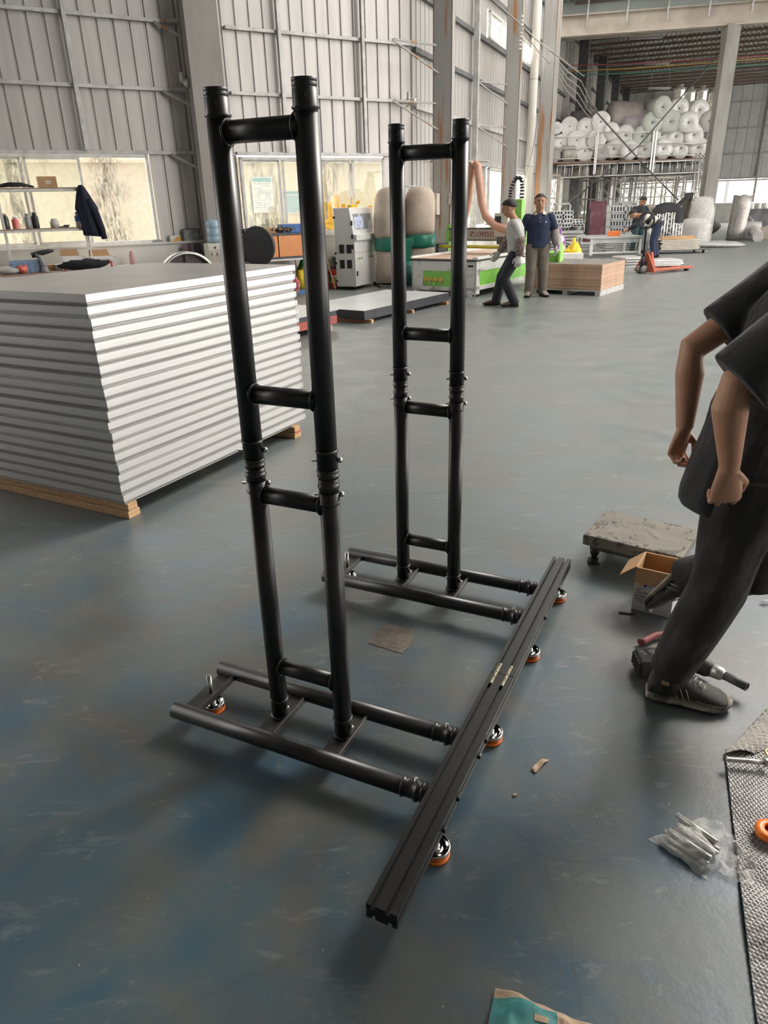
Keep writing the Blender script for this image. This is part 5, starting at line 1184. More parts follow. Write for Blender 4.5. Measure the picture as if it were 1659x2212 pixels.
# ================================================================ FAR END: mezzanine of foam rolls, racks, trusses
silver = M_['alu']
def ladder_truss(mb, p0, p1, w, n_, rr_=.024, up=Vector((0, 0, 1)), diag=False):
    p0, p1 = Vector(p0), Vector(p1); a, b = up*w/2, -up*w/2
    mb.tube(p0+a, p1+a, rr_, n=8); mb.tube(p0+b, p1+b, rr_, n=8)
    for i in range(n_+1):
        q_ = p0.lerp(p1, i/n_)
        if not diag: mb.tube(q_+a, q_+b, rr_*.8, n=6)
        elif i < n_: 
            q2_ = p0.lerp(p1, (i+1)/n_); mb.tube(q_+(a if i % 2 else b), q2_+(b if i % 2 else a), rr_*.6, n=6)
YM = 32.6
zdk = at(1350, 346, YM).z; xL, xR = at(1184, 347, YM).x, at(1530, 340, YM).x; DM = 1.9
mz = root('mezzanine_platform', 'raised truss platform carrying the heap of foam rolls', 'platform', ((xL+xR)/2, YM, 0), 0)
hx = (xR-xL)/2
put('deck', MB().box(-hx, 0, zdk-.06, hx, DM, zdk), boardm, parent=mz)
q = MB(); ladder_truss(q, (-hx+.4, 0, zdk-.36), (hx, 0, zdk-.30), .46, 20, .03); put('edge_truss', q, silver, parent=mz)
q = MB(); ladder_truss(q, (-hx+.4, DM, zdk-.36), (hx, DM, zdk-.30), .46, 20, .03); put('edge_truss', q, M_['steel_dark'], parent=mz)
for x in [-hx+.6+k*(2*hx-.8)/6 for k in range(7)]: q = MB(); ladder_truss(q, (x, .1, zdk-.36), (x, DM, zdk-.36), .4, 8, .025); put('cross_truss', q, M_['steel_gray'], parent=mz)
for x in (-hx+.35, -hx+3.1, hx-2.6, hx-.2):
    for y in (.0, DM): 
        q = MB(); ladder_truss(q, (x, y, 0), (x, y, zdk-.62), .36, 7, .028, Vector((1, 0, 0)), diag=True); ladder_truss(q, (x, y+.3, 0), (x, y+.3, zdk-.62), .36, 7, .028, Vector((1, 0, 0)), diag=True); put('support_tower', q, M_['steel_gray'], parent=mz)
# guard rails
def rail(px0, px1, pyt, Y_, lab):
    a_, b_ = at(px0, pyt[0], Y_), at(px1, pyt[1], Y_); q = MB()
    for t in (0, .45, .9): q.tube((a_.x-mz.location.x, Y_-YM, a_.z-t*(a_.z-zdk-.02)), (b_.x-mz.location.x, Y_-YM, b_.z-t*(b_.z-zdk-.02)), .022, n=8)
    put('guard_rail', q, silver, parent=mz)
    for p_ in (a_, b_): put('rail_post', MB().box(p_.x-mz.location.x-.03, Y_-YM-.03, zdk-.5, p_.x-mz.location.x+.03, Y_-YM+.03, p_.z+.02), silver, parent=mz)
rail(1188, 1289, (299, 294), YM-.12, 0); rail(1292, 1413, (286, 285), YM-.12, 0); rail(1419, 1532, (284, 283), YM-.12, 0)
# foam rolls: ends towards the camera, x/y of the crop turned into places
rolls = [(140,320,36),(235,310,56),(355,315,56),(460,275,60),(535,345,54),(637,372,60),(170,430,52),(285,410,60),(430,405,60),(550,470,55),(345,485,60),(465,495,48),(665,480,58),(775,475,56),(755,380,60),(830,280,64),(905,170,64),(1022,180,64),(1170,190,62),(960,275,68),(1090,280,66),(900,370,64),(1000,380,60),(1130,370,64),(910,470,60),(1035,465,62),(1160,460,62),(1240,270,60),(120,510,48)]
foamA = M_['foam']; foamB = mat('greenish_foam_roll', (.70, .74, .66), .5, 0, (.58, .60, .54), 6); foamC = mat('dull_foam_roll', (.58, .56, .52), .6, 0, (.46, .44, .41), 6)
hole = mat('roll_core', (.38, .37, .33), .8)
ends = MB().lathe([(.04, -.004), (.9, 0), (1.0, .05), (1.0, 2.6), (.001, 2.6)], 22, axis='Y')
def fuzzy(mb, k):
    mb.v = [tuple(Vector(v)+Vector((noise.noise(Vector(v)*2.3+Vector((k*7, 0, 0)))*.10, 0, noise.noise(Vector(v)*2.3+Vector((0, k*5, 0)))*.10))) for v in mb.v]; return mb
rowname = lambda y: 'bottom row' if y > 440 else ('second row' if y > 350 else ('third row' if y > 240 else 'top of the heap'))
srt = sorted(rolls); order = {r_: i for i, r_ in enumerate(srt)}
base_meshes = []
for k in range(3):
    base_meshes.append((fuzzy(MB().lathe([(.001, 0.02), (.10, 0.02), (.12, -.0), (.88, 0), (1.0, .07), (1.0, 2.6), (.001, 2.6)], 26, axis='Y'), k).mesh('foam_roll'), MB().lathe([(.001, .01), (.09, .01), (.10, -.015), (.001, -.017)], 12, axis='Y').mesh('roll_core')))
def nth(i): return ['first', 'second', 'third', 'fourth', 'fifth', 'sixth', 'seventh', 'eighth', 'ninth', 'tenth', 'eleventh', 'twelfth'][i]
rows = {}
for r_ in srt: rows.setdefault(rowname(r_[1]), []).append(r_)
for i, (cx_, cy_, cr) in enumerate(rolls):
    px, py = 1160+cx_/3.325, 180+cy_/3.325; Y_ = YM+.05+.25*((i*7) % 4)/4; p_ = at(px, py, Y_); rad = 1.14*cr/3.325/(FPX/ (p_-EYE).dot(_fwd))
    m_ = foamB if i in (14, 15, 16, 19) else (foamC if i in (5, 11, 28, 27, 3) and i != 5 and i != 3 else foamA)
    me = base_meshes[i % 3][0].copy(); me.materials.clear(); me.materials.append(m_)
    rn = rowname(cy_); n_ = rows[rn].index((cx_, cy_, cr))
    o = root('foam_roll', '%s foam roll from the left in the %s on the platform' % (nth(n_), rn) if rn != 'top of the heap' else '%s white roll from the left at the top of the heap' % nth(n_), 'foam roll', tuple(p_), (0, random.uniform(0, 3), random.uniform(-.06, .06)), 'foam rolls on the platform')
    o.scale = (rad, .10 if cx_ < 260 else (.24 if cx_ < 480 else .6), rad)
    rb_ = put('roll_body', me, m_, parent=o)
    cm_ = base_meshes[i % 3][1]; 
    if not cm_.materials: cm_.materials.append(hole)
    put('roll_core', cm_, hole, parent=o)
# long taupe / lilac rolls lying crosswise, bagged stubs on top
def xroll(px0, px1, py0, py1, r_, Y_, m_, label):
    a_, b_ = at(px0, py0, Y_), at(px1, py1, Y_); q = MB(); n_ = 10; q.path([a_.lerp(b_, t/n_) for t in range(n_+1)], [r_*(.55 if t in (0, n_) else 1+.04*math.sin(t*2.1)) for t in range(n_+1)], 20); return solo('foam_roll', q, m_, label, 'foam roll', 'foam rolls on the platform')
taupe = mat('taupe_foam', (.40, .35, .33), .5, 0, (.48, .43, .40), 4)
xroll(1311, 1388, 248, 247, .50, YM+1.0, taupe, 'long taupe roll lying crosswise near the top of the heap')
xroll(1341, 1402, 272, 258, .42, YM+.8, mat('lilac_foam', (.50, .45, .48), .5), 'lilac roll lying crosswise under the taupe roll')
xroll(1232, 1268, 262, 258, .36, YM+1.0, mat('dark_foam', (.16, .15, .15), .6), 'dark roll behind the left end of the heap')
xroll(1267, 1288, 250, 244, .30, YM+1.0, mat('brown_foam', (.30, .25, .23), .6), 'short brown roll behind the left end of the heap')
xroll(1212, 1243, 333, 332, .34, YM+.25, mat('beige_foam', (.55, .51, .45), .6), 'beige bale between the bottom rolls at the left')
for k, (px, py, lab) in enumerate(((1488, 216, 'left bagged stub roll standing on top of the heap'), (1514, 213, 'middle bagged stub roll standing on top of the heap'), (1539, 218, 'right bagged stub roll standing on top of the heap'), (1466, 210, 'small torn bag at the left of the stub rolls'))):
    p_ = at(px, py, YM+1.2); q = MB().lathe([(.001, -.42), (.25, -.42), (.26, -.1), (.25, .22), (.27, .32), (.12, .36), (.16, .46), (.001, .4)], 18, tuple(p_)); solo('foam_roll', q, mat('silvery_film', (.62, .60, .55), .2, .5, (.85, .80, .68), 9), lab, 'foam roll', 'foam rolls on the platform')

# bright frames and racks below the platform
def frame_rack(name, label, px0, px1, py0, py1, Y_, nx, nz, m_, dep=.8, r_=.03, diag=True, z0=None):
    a_, b_ = at(px0, py1, Y_), at(px1, py0, Y_); zb_ = 0 if z0 is None else z0; zt = b_.z; o = root(name, label, name.replace('_', ' '), ((a_.x+b_.x)/2, Y_, zb_), 0); w = (b_.x-a_.x)/2; H_ = zt-zb_
    for y in (0, dep):
        for i in range(nx+1): x = -w+2*w*i/nx; put('post', MB().box(x-r_, y-r_, 0, x+r_, y+r_, H_), m_, parent=o)
        for j in range(1, nz+1): z = H_*j/nz; put('shelf_rail', MB().box(-w, y-r_*.8, z-r_, w, y+r_*.8, z+r_), m_, parent=o)
        if diag and y == 0:
            q = MB()
            for i in range(nx):
                for j in range(nz): 
                    x0_, x1_ = -w+2*w*i/nx, -w+2*w*(i+1)/nx; z0_, z1_ = H_*j/nz, H_*(j+1)/nz
                    if (i+j) % 2: x0_, x1_ = x1_, x0_
                    q.tube((x0_, 0, z0_), (x1_, 0, z1_), r_*.5, n=6)
            put('cross_brace', q, m_, parent=o)
    return o
rackm = mat('brownish_rack_steel', (.38, .34, .29), .5, .4, (.28, .24, .20), 4)
frame_rack('storage_rack', 'left bay of tall lattice racking under the platform', 1245, 1330, 388, 500, 36.6, 3, 3, rackm, .9)
frame_rack('storage_rack', 'right bay of tall bright racking under the platform', 1330, 1480, 382, 500, 36.8, 6, 6, mat('pale_rack', (.62, .58, .48), .5, .3, (.50, .46, .38), 3), .9)
frame_rack('lattice_tower', 'narrow lattice tower at the left end of the platform', 1186, 1209, 378, 438, 32.0, 1, 3, rackm, .3)
# white perforated truss segments stacked in piles: each segment a frame with windows
perf = mat('white_perforated_steel', (.74, .75, .75), .4, .2, (.66, .67, .67), 5)
def seg_mesh(w, h, d, nwin):
    q = MB(); t = h*.2; q.box(-w/2, 0, 0, w/2, d, t).box(-w/2, 0, h-t, w/2, d, h)
    for i in range(nwin+1): x = -w/2+w*i/nwin; ww = w*.05; q.box(x-ww, 0, t, x+ww, d, h-t)
    me = q.mesh('truss_segment'); me.materials.append(perf)
    hm_ = MB()
    for sx in (-1, 1):
        for z in (t*.5, h-t*.5): hm_.lathe([(.001, -.004), (h*.055, -.004), (h*.055, .002)], 8, (sx*w*.46, 0, z), axis='Y')
    m2 = hm_.mesh('bolt_holes'); m2.materials.append(M_['dark']); return me, m2
def seg_pile(px0, px1, pys, Y_, where, group, cols, nwin=4):
    a_, b_ = at(px0, pys[-1], Y_), at(px1, pys[-1], Y_); W__ = b_.x-a_.x; w = W__/cols; z = 0.02; H_ = at(px0, pys[0], Y_).z; h = H_/(len(pys)-1) if len(pys) > 1 else .4
    me, m2 = seg_mesh(w*.97, h*.95, .7, nwin)
    for r_ in range(len(pys)-1):
        n_ = cols if r_ < len(pys)-2 else max(1, cols-1)
        for c_ in range(n_):
            if z+r_*h > H_: continue
            o = bpy.data.objects.new('truss_segment', me); C.objects.link(o); o.location = (a_.x+w*(c_+.5)+random.uniform(-.03, .03), Y_+random.uniform(-.06, .06), .02+r_*h); o.rotation_euler = (0, 0, random.uniform(-.03, .03))
            tag(o, 'white segment %s from left in %s layer, %s' % (nth(c_), nth(r_), where), 'truss segment', group); put('bolt_holes', m2, None, parent=o)
seg_pile(1316, 1412, [445, 455, 467, 479, 490, 500], 31.3, 'tall pile behind the worktable', 'perforated segments behind the worktable', 3, 5)
seg_pile(1338, 1405, [432, 445], 33.1, 'low pile behind the tall pile', 'perforated segments behind the worktable', 2, 6)
# left pile beside the man in navy
for (px0, px1, py0, Y_, wh) in ((1178, 1238, 456, 28.0, 'pile beside the man in navy'), (1238, 1262, 474, 28.4, 'short pile right of navy man')):
    n_ = 4 if px0 < 1200 else 3; a_ = at(px0, py0, Y_); b_ = at(px1, py0, Y_); cols = 3 if px0 < 1200 else 1; w = (b_.x-a_.x)/cols; base = .72; h = (a_.z-base)/n_; me, m2 = seg_mesh(w*.95, h*.95, .7, 3)
    for r_ in range(n_):
        for c_ in range(cols):
            o = bpy.data.objects.new('truss_segment', me); C.objects.link(o); o.location = (a_.x+w*(c_+.5)+random.uniform(-.05, .05), Y_+random.uniform(-.05, .05), base+r_*h); o.rotation_euler = (0, 0, random.uniform(-.04, .04))
            tag(o, 'white segment %s from left in %s layer, %s' % (nth(c_), nth(r_), wh), 'truss segment', 'perforated segments left of the worktable'); put('bolt_holes', m2, None, parent=o)
# bundles of long pale profiles (each bar its own thing)
def bar_bundle(name, label, group, px0, px1, py0, py1, Y_, nrow, ncol, dep, m_, z0=0., capm=None, ry=0.):
    a_, b_ = at(px0, py1, Y_), at(px1, py0, Y_); L__ = b_.x-a_.x; H_ = max(.1, b_.z-z0); h = H_/nrow; w = dep/ncol
    me = MB().box(-L__/2, -w*.42, 0, L__/2, w*.42, h*.72).mesh(name); me.materials.append(m_)
    if capm: cm_ = MB().box(-L__/2-.01, -w*.3, h*.1, -L__/2, w*.3, h*.6).box(L__/2, -w*.3, h*.1, L__/2+.01, w*.3, h*.6).mesh('end_cap'); cm_.materials.append(capm)
    for r_ in range(nrow):
        for c_ in range(ncol):
            o = bpy.data.objects.new(name, me); C.objects.link(o); o.location = ((a_.x+b_.x)/2+random.uniform(-.05, .05), Y_+w*(c_+.5), z0+r_*h); o.rotation_euler = (0, 0, ry+random.uniform(-.006, .006))
            tag(o, '%s, %s layer, %s row' % (label, nth(r_), nth(c_)), 'metal profile', group)
            if capm: put('end_cap', cm_, None, parent=o)
pale = mat('pale_grey_profile', (.60, .61, .60), .4, .35, (.50, .51, .50), 4)
bar_bundle('steel_profile', 'long pale steel profile on the pile behind the bags', 'profiles behind the bags', 1192, 1264, 497, 524, 27.3, 6, 2, .9, pale, .0)
bar_bundle('steel_profile', 'short pale profile in the low heap behind the worktable', 'profiles in the low heap', 1234, 1290, 524, 552, 24.9, 5, 2, .9, pale, .0, M_['dark'])
bar_bundle('steel_profile', 'pale profile in the stack under the worktable', 'profiles under the worktable', 1308, 1384, 520, 545, 25.2, 5, 2, .7, pale, .0)
# worktable with two rails, the two far men work at it
TY = 22.9; a_, b_ = at(1276, 515, TY), at(1385, 515, TY); wt = root('worktable', 'pale steel worktable on casters where two men work', 'worktable', ((a_.x+b_.x)/2, TY, 0), 0); w = (b_.x-a_.x)/2; th_ = a_.z
put('table_top', MB().box(-w-.05, -.1, th_-.02, w+.1, 1.5, th_+.03), mat('light_worktop', (.55, .57, .56), .3, .3, (.48, .50, .49), 3), parent=wt, bevel=.005)
put('apron', MB().box(-w, -.06, th_-.14, w, -.02, th_-.02), pale, parent=wt)
for x in (-w+.03, w-.03):
    for y in (-.04, 1.4): put('leg', MB().box(x-.04, y-.04, .08, x+.04, y+.04, th_-.02), M_['white_paint'], parent=wt); put('caster', MB().lathe([(.001, -.02), (.05, -.02), (.05, .02), (.001, .02)], 12, (x, y, .05), axis='X'), greyp, parent=wt)
put('lower_rail', MB().box(-w, -.05, .12, w, -.02, .17).box(-w, 1.38, .12, w, 1.41, .17), M_['white_paint'], parent=wt)
p_ = at(1326, 507, TY+.4); solo('orange_case', MB().box(p_.x-.17, TY+.3, th_+.031, p_.x+.17, TY+.5, th_+.18), mat('orange_case', (.90, .22, .05), .5), 'small orange case on the worktable', 'case', bevel=.01)
# frames with yellow-cream profiles on a dolly, wooden boards on top
PY = 23.6; a_, b_ = at(1424, 548, PY), at(1513, 548, PY)
bar_bundle('frame_profile', 'cream square profile on the dolly beside the bending man', 'cream profiles on the dolly', 1426, 1514, 516, 545, PY, 7, 2, 1.0, mat('cream_profile', (.70, .64, .55), .45, .2, (.62, .56, .47), 4), .12, M_['dark'], .04)
zt = .12+(at(1514, 516, PY).z-.12)
for k, (x0, x1, lab) in enumerate(((1432, 1472, 'left plank lying on the cream profiles'), (1455, 1508, 'right plank lying on the cream profiles'))):
    q0_, q1_ = at(x0, 510, PY), at(x1, 510, PY); solo('wooden_plank', MB().box(q0_.x, PY+.02+k*.22, zt+.0, q1_.x, PY+.2+k*.22, zt+.09), M_['wood'], lab, 'plank')
o = root('dolly', 'low black dolly under the cream profiles', 'dolly', ((a_.x+b_.x)/2, PY+.5, 0), 0)
put('dolly_deck', MB().box(-1.0, -.45, .09, 1.0, .45, .115), M_['steel_dark'], parent=o)
for x in (-.8, .8):
    for y in (-.35, .35): put('wheel', MB().lathe([(.001, -.025), (.045, -.025), (.045, .025), (.001, .025)], 12, (x, y, .045), axis='X'), M_['dark'], parent=o)
# pallet jack with steel frames
jp = fl(1392, 590); pj = root('pallet_jack', 'orange pallet jack with a tall black handle beside the fibreboard', 'pallet jack', (jp.x, jp.y, 0), R(28))
jo = mat('orange_jack_paint', (.52, .12, .06), .55, 0, (.42, .10, .05), 5)
for y in (-.20, .20): put('fork', MB().box(.0, y-.08, .05, 1.35, y+.08, .10), jo, parent=pj, bevel=.008)
put('frame', MB().prism([(-.30, .03), (.30, .03), (.30, .08), (.07, .44), (-.07, .44), (-.30, .08)], -.02, .03, 'YZ'), jo, parent=pj)
put('frame_side', MB().beam((0, .28, .05), (.10, .06, .46), .05, .06).beam((0, -.28, .05), (.1, -.06, .46), .05, .06), jo, parent=pj)
put('pump', MB().tube((-.10, 0, .08), (-.10, 0, .38), .05, n=14).box(-.14, -.06, .10, -.02, .06, .26), M_['dark'], parent=pj)
put('handle_shaft', MB().beam((-.08, 0, .25), (-.18, -.06, 1.05), .05, .05), M_['dark'], parent=pj)
hq = [Vector((-.19, -.06, 1.0))+Vector((.0, math.sin(t)*.22, .17-math.cos(t)*.17)) for t in [2*PI*k/20 for k in range(21)]]
put('handle_loop', MB().path(hq, .024, 8), M_['dark'], parent=pj)
for y in (-.06, .06): put('steer_wheel', MB().lathe([(.001, -.03), (.09, -.03), (.09, .03), (.001, .03)], 18, (-.10, y*1.1, .09), axis='Y'), mat('grey_wheel', (.25, .24, .23), .6), parent=pj)
for y in (-.2, .2): put('fork_wheel', MB().lathe([(.001, -.05), (.04, -.05), (.04, .05), (.001, .05)], 12, (1.2, y, .04), axis='Y'), M_['dark'], parent=pj)
bar_bundle('frame_tube', 'silver tube on the jack forks', 'silver tubes on the jack', 1402, 1476, 560, 583, 18.0, 4, 3, .7, silver, .12, whitep, .12)
bar_bundle('frame_tube', 'silver tube in the low pile behind the fibreboard', 'silver tubes behind the fibreboard', 1346, 1396, 554, 582, 19.3, 4, 3, .9, silver, .0, whitep, .12)
# standing bright lattice trusses behind the bending man
for k, (px, py0, w_, lab) in enumerate(((1412, 466, 11, 'leftmost standing silver lattice truss'), (1430, 462, 13, 'second standing silver lattice truss'), (1449, 459, 13, 'tallest standing silver lattice truss behind the bending man'), (1466, 482, 12, 'short standing silver lattice truss at the right'))):
    Y_ = 26.3; p_ = at(px, py0, Y_); q = MB(); r_ = w_/2/(FPX/((p_-EYE).dot(_fwd)))
    for y in (-r_, r_): ladder_truss(q, (0, y, 0), (random.uniform(-.02, .02), y, p_.z), r_*2, 8, .022, Vector((1, 0, 0)), diag=True)
    solo('lattice_truss', q.xf(Matrix.Translation((p_.x, Y_, 0))), silver, lab, 'truss', 'standing lattice trusses')
# tall ladder truss in front of the platform, right
Y_ = 31.5; p0_, p1_ = at(1510, 500, Y_), at(1519, 330, Y_); q = MB(); d_ = .36
for y in (0, d_): ladder_truss(q, (p0_.x, y, 0), (p1_.x+.05, y, p1_.z), d_, 14, .03, Vector((1, 0, 0)), diag=True)
solo('lattice_truss', q.xf(Matrix.Translation((0, Y_, 0))), silver, 'tall silver truss tower leaning before the right end of the platform', 'truss')
# film-wrapped column of rolls around the post, wrapped tall roll, leaning tubes
film2 = film_mat('hazy_film', (.70, .68, .66), .75)
def blob(name, label, cat, px, py0, py1, Y_, rad, m_, prof=None, tilt=(0, 0), sd=0, group=None):
    p0_ = at(px, py1, Y_); H_ = at(px, py0, Y_).z; prof = prof or [(.8, 0), (1, .1), (.9, .4), (1, .7), (.85, .95), (.3, 1)]
    rings = []
    for r_, t in prof:
        rings.append([(p0_.x+tilt[0]*t+math.cos(a)*rad*r_*(1+.22*noise.noise(Vector((math.cos(a)*2, math.sin(a)*2, t*4+sd)))), Y_+tilt[1]*t+math.sin(a)*rad*r_, max(0, H_*t)) for a in [2*PI*k/24 for k in range(24)]])
    return solo(name, MB().loft(rings), m_, label, cat, group)
blob('wrapped_bundle', 'tall film-wrapped bundle standing before the grey post', 'wrapped bundle', 1508, 424, 515, 27.5, .42, film2, sd=1)
blob('wrapped_bundle', 'lower crumpled film heap at the foot of the wrapped bundle', 'wrapped bundle', 1500, 470, 520, 27.0, .50, film2, sd=4)
Y_ = 30.2; p0_ = at(1587, 516, Y_); zt = at(1592, 424, Y_).z; tr = root('wrapped_roll', 'tall silver wrapped roll standing at the right', 'roll', (p0_.x, Y_, 0), (R(-1), R(3), 0))
q = MB().lathe([(.001, 0), (.33, 0), (.34, .3), (.33, .8), (.345, 1.2), (.35, zt), (.30, zt+.02), (.001, zt-.02)], 26); q.v = [tuple(Vector(v)*(1+.03*noise.noise(Vector(v)*6))) for v in q.v]
put('roll_body', q, mat('crinkled_silver_film', (.50, .47, .44), .28, .5, (.40, .37, .35), 10, bump=.5), parent=tr)
a_, b_ = at(1551, 462, 31.2), at(1556, 455, 31.2)
lr = root('leaning_roll', 'dark hollow tube leaning behind the tall silver roll', 'roll', (a_.x-.1, 31.3, .36), (R(10), R(-38), 0))
put('roll_body', MB().lathe([(.22, 0), (.36, 0), (.36, 1.15), (.22, 1.15)], 24, cap=False).lathe([(.22, 0), (.22, 1.15)], 24, cap=False).lathe([(.001, .2), (.22, .2)], 24, cap=False), mat('grey_foam_tube', (.30, .29, .28), .6, 0, (.22, .21, .20), 4), parent=lr)
q0_, q1_ = fl(1638, 512, .16), at(1614, 475, 33); solo('foam_tube', MB().tube(q0_, q1_, .19, n=18), mat('pale_tube', (.60, .57, .54), .5), 'pale foam tube leaning at the far right', 'tube')
q0_, q1_ = fl(1655, 505, .2), fl(1720, 497, .2); solo('foam_tube', MB().tube(q0_, q1_, .30, n=18), mat('cream_tube', (.66, .58, .50), .6), 'fat cream bale lying at the right edge of the hall', 'tube')
blob('film_heap', 'lilac-grey heap of plastic film between the silver roll and the leaning tube', 'film heap', 1612, 478, 508, 30.8, .55, film2, sd=8)
blob('film_heap', 'flat crumpled clear film on the floor before the silver roll', 'film heap', 1548, 520, 534, 26.6, .95, M_['film'], [(.8, 0), (1, .3), (.7, .8), (.2, 1)], sd=3)
blob('dark_heap', 'dark rounded sack behind the bending man', 'sack', 1436, 437, 500, 28.8, .62, mat('black_sacking', (.04, .04, .045), .7), [(.9, 0), (1, .5), (.95, .8), (.6, .95), (.2, 1)], sd=5)
q0_ = at(1458, 455, 29.4); q1_ = at(1492, 425, 29.4); solo('leaning_sheet', MB().beam((q0_.x-.3, 29.4, 1.0), q1_+Vector((0, 0, .1)), .5, .06), mat('black_sheeting', (.05, .05, .055), .5), 'black sheet leaning up to the right of the dark sack', 'sheet')
solo('leaning_sheet', MB().beam((q1_.x-.1, 29.8, .1), q1_+Vector((.1, .4, .15)), .7, .06), mat('brown_sheeting', (.22, .17, .14), .6), 'brown sheet standing behind the black leaning sheet', 'sheet')
frame_rack('frame_stack', 'grey rack of stacked frames behind the wrapped bundle', 1518, 1545, 445, 520, 30.0, 2, 9, M_['steel_gray'], .6, .02, False)
# far right: dark low truck of trusses
frame_rack('truss_crate', 'silver truss frame lying on a dark trolley at the far right', 1625, 1690, 436, 458, 36.0, 4, 1, silver, .8, .025, True, 1.05)
solo('trolley', MB().box(at(1615, 470, 36).x, 36, 0, at(1700, 470, 36).x, 37, 1.03), mat('dark_trolley', (.04, .04, .045), .4, .3, (.1, .1, .1), 3), 'dark trolley body under the silver truss frame', 'trolley')
# red framed board and dark stand under the platform
a_, b_ = at(1275, 510, 29.5), at(1311, 448, 29.5); o = root('red_board', 'dark red framed board leaning left of the perforated segments', 'board', ((a_.x+b_.x)/2, 29.5, 0), (R(-8), 0, 0)); w = (b_.x-a_.x)/2
put('board_face', MB().box(-w, 0, .25, w, .03, 1.55), mat('dark_red_film', (.13, .03, .045), .3, 0, (.22, .15, .17), 2, (.5, .7)), parent=o); put('board_frame', MB().box(-w-.05, -.02, 0, -w, .05, 1.6).box(w, -.02, 0, w+.05, .05, 1.6).box(-w, -.02, 1.55, w, .05, 1.6), MATS['dark_red_film'], parent=o)
p_ = fl(1268, 545); o = root('hand_pallet_truck', 'dark red pallet truck handle standing left of the worktable', 'pallet truck', (at(1268, 520, 26.4).x, 26.4, 0), 0)
put('handle_shaft', MB().box(-.03, -.03, .3, .03, .03, 1.35), M_['dark'], parent=o); put('truck_base', MB().box(-.28, -.1, .05, .28, .9, .16).box(-.16, -.16, .1, .16, 0, .5), mat('dark_maroon', (.12, .02, .03), .5), parent=o)
a_ = at(1215, 445, 29.2); solo('square_frame', MB().box(a_.x-.33, 29.2, 0, a_.x-.28, 29.25, a_.z+.1).box(a_.x+.28, 29.2, 0, a_.x+.33, 29.25, a_.z+.1).box(a_.x-.33, 29.2, a_.z+.05, a_.x+.33, 29.25, a_.z+.1), pale, 'tall pale square frame standing behind the white segments', 'frame')

# strip lights under the low roof
for k, (px0, px1, py0, py1, Y_) in enumerate(((1360, 1433, 84, 78, 33.5), (1391, 1447, 139, 135, 39), (1400, 1448, 193, 190, 46))):
    a_, b_ = at(px0, py0, Y_), at(px1, py1, Y_); o = root('strip_light', ('nearest', 'middle', 'farthest')[k]+' unlit strip light under the low roof', 'strip light', tuple((a_+b_)/2), math.atan2((b_-a_).y, (b_-a_).x)); L__ = (b_-a_).length/2
    put('batten', MB().box(-L__, -.12, .0, L__, .12, .05), M_['galv'], parent=o); put('light_tube', MB().tube((-L__*.96, 0, -.03), (L__*.96, 0, -.03), .025, n=10), whitep, parent=o)
    put('suspension', MB().box(-L__*.8, -.01, .05, -L__*.8+.02, .01, ZR-(a_.z+b_.z)/2).box(L__*.8, -.01, .05, L__*.8+.02, .01, ZR-(a_.z+b_.z)/2), M_['galv'], parent=o)
# bracing rods and hanging cables
def cable(pts, r_, m_, label, cat='cable', name='cable'): solo(name, MB().path(pts, r_, 6), m_, label, cat)
cable([at(1212, 452, 32.0), at(1380, 315, 32.0), at(1552, 118, 32.0)], .028, M_['steel_dark'], 'long brace rod rising to the right across the foam rolls', 'brace rod', 'brace_rod')
cable([at(1270, 222, 31.9), at(1400, 366, 31.9), at(1465, 432, 31.9)], .028, M_['steel_dark'], 'long brace rod falling to the right across the foam rolls', 'brace rod', 'brace_rod')
wr_ = mat('pale_wire', (.50, .47, .42), .6)
for k in range(4):
    A, B_, C_ = at(1195+k*2, 118+k*14, 28), at(1255-k*3, 175+k*14, 31), at(1298-k*4, 250+k*4, 33.5)
    cable([A, A.lerp(B_, .5)+Vector((0, 0, -.10)), B_, B_.lerp(C_, .5)+Vector((0, 0, -.10)), C_], .02, wr_, '%s sagging wire from the top between column and rolls' % nth(k))
for k, (x0, y0, x1, y1) in enumerate(((1065, 0, 1262, 165), (1100, 30, 1240, 150), (1125, 60, 1200, 150))):
    cable([at(x0, y0, 21), at((x0+x1)/2, (y0+y1)/2+6, 25), at(x1, y1, 29)], .014, wr_, '%s thin wire slanting past the white downpipe' % nth(k))
for k, (px, py0, py1, Y_) in enumerate(((1125, 32, 110, 22.5), (1197, 118, 162, 27.8))):
    a_, b_ = at(px, py0, Y_), at(px-2, py1, Y_); o = root('insulator_string', ('left', 'right')[k]+' string of small insulators holding the wires', 'insulator', tuple(b_)); H_ = a_.z-b_.z
    put('rod', MB().tube((0, 0, 0), (.03, 0, H_), .012, n=6), M_['galv'], parent=o)
    for j in range(9): put('insulator', MB().lathe([(.001, -.02), (.045, -.02), (.05, .0), (.03, .02), (.001, .02)], 10, (.03*j/9, 0, H_*(j+.5)/9)), whitep, parent=o)
for k, (col, y0, y1, nm) in enumerate((((.55, .10, .10), 142, 118, 'red'), ((.75, .50, .08), 154, 124, 'yellow'), ((.06, .35, .28), 163, 136, 'green'))):
    A, B_ = at(1225, y0, 33), at(1680, y1, 32); cable([A, A.lerp(B_, .33)+Vector((0, 0, -.05)), A.lerp(B_, .66)+Vector((0, 0, -.03)), B_], .018, mat(nm+'_wire', col, .5), nm+' wire strung across the hall under the low roof')
for k, (pts_, ) in enumerate((([(1198, 0), (1175, 170), (1150, 330)],), ([(1150, 330), (1128, 400), (1118, 440)],))):
    cable([at(x, y, 24.5-j*.8) for j, (x, y) in enumerate(pts_)], .012, greyp, ('upper', 'lower')[k]+' grey cable slanting beside the downpipe')
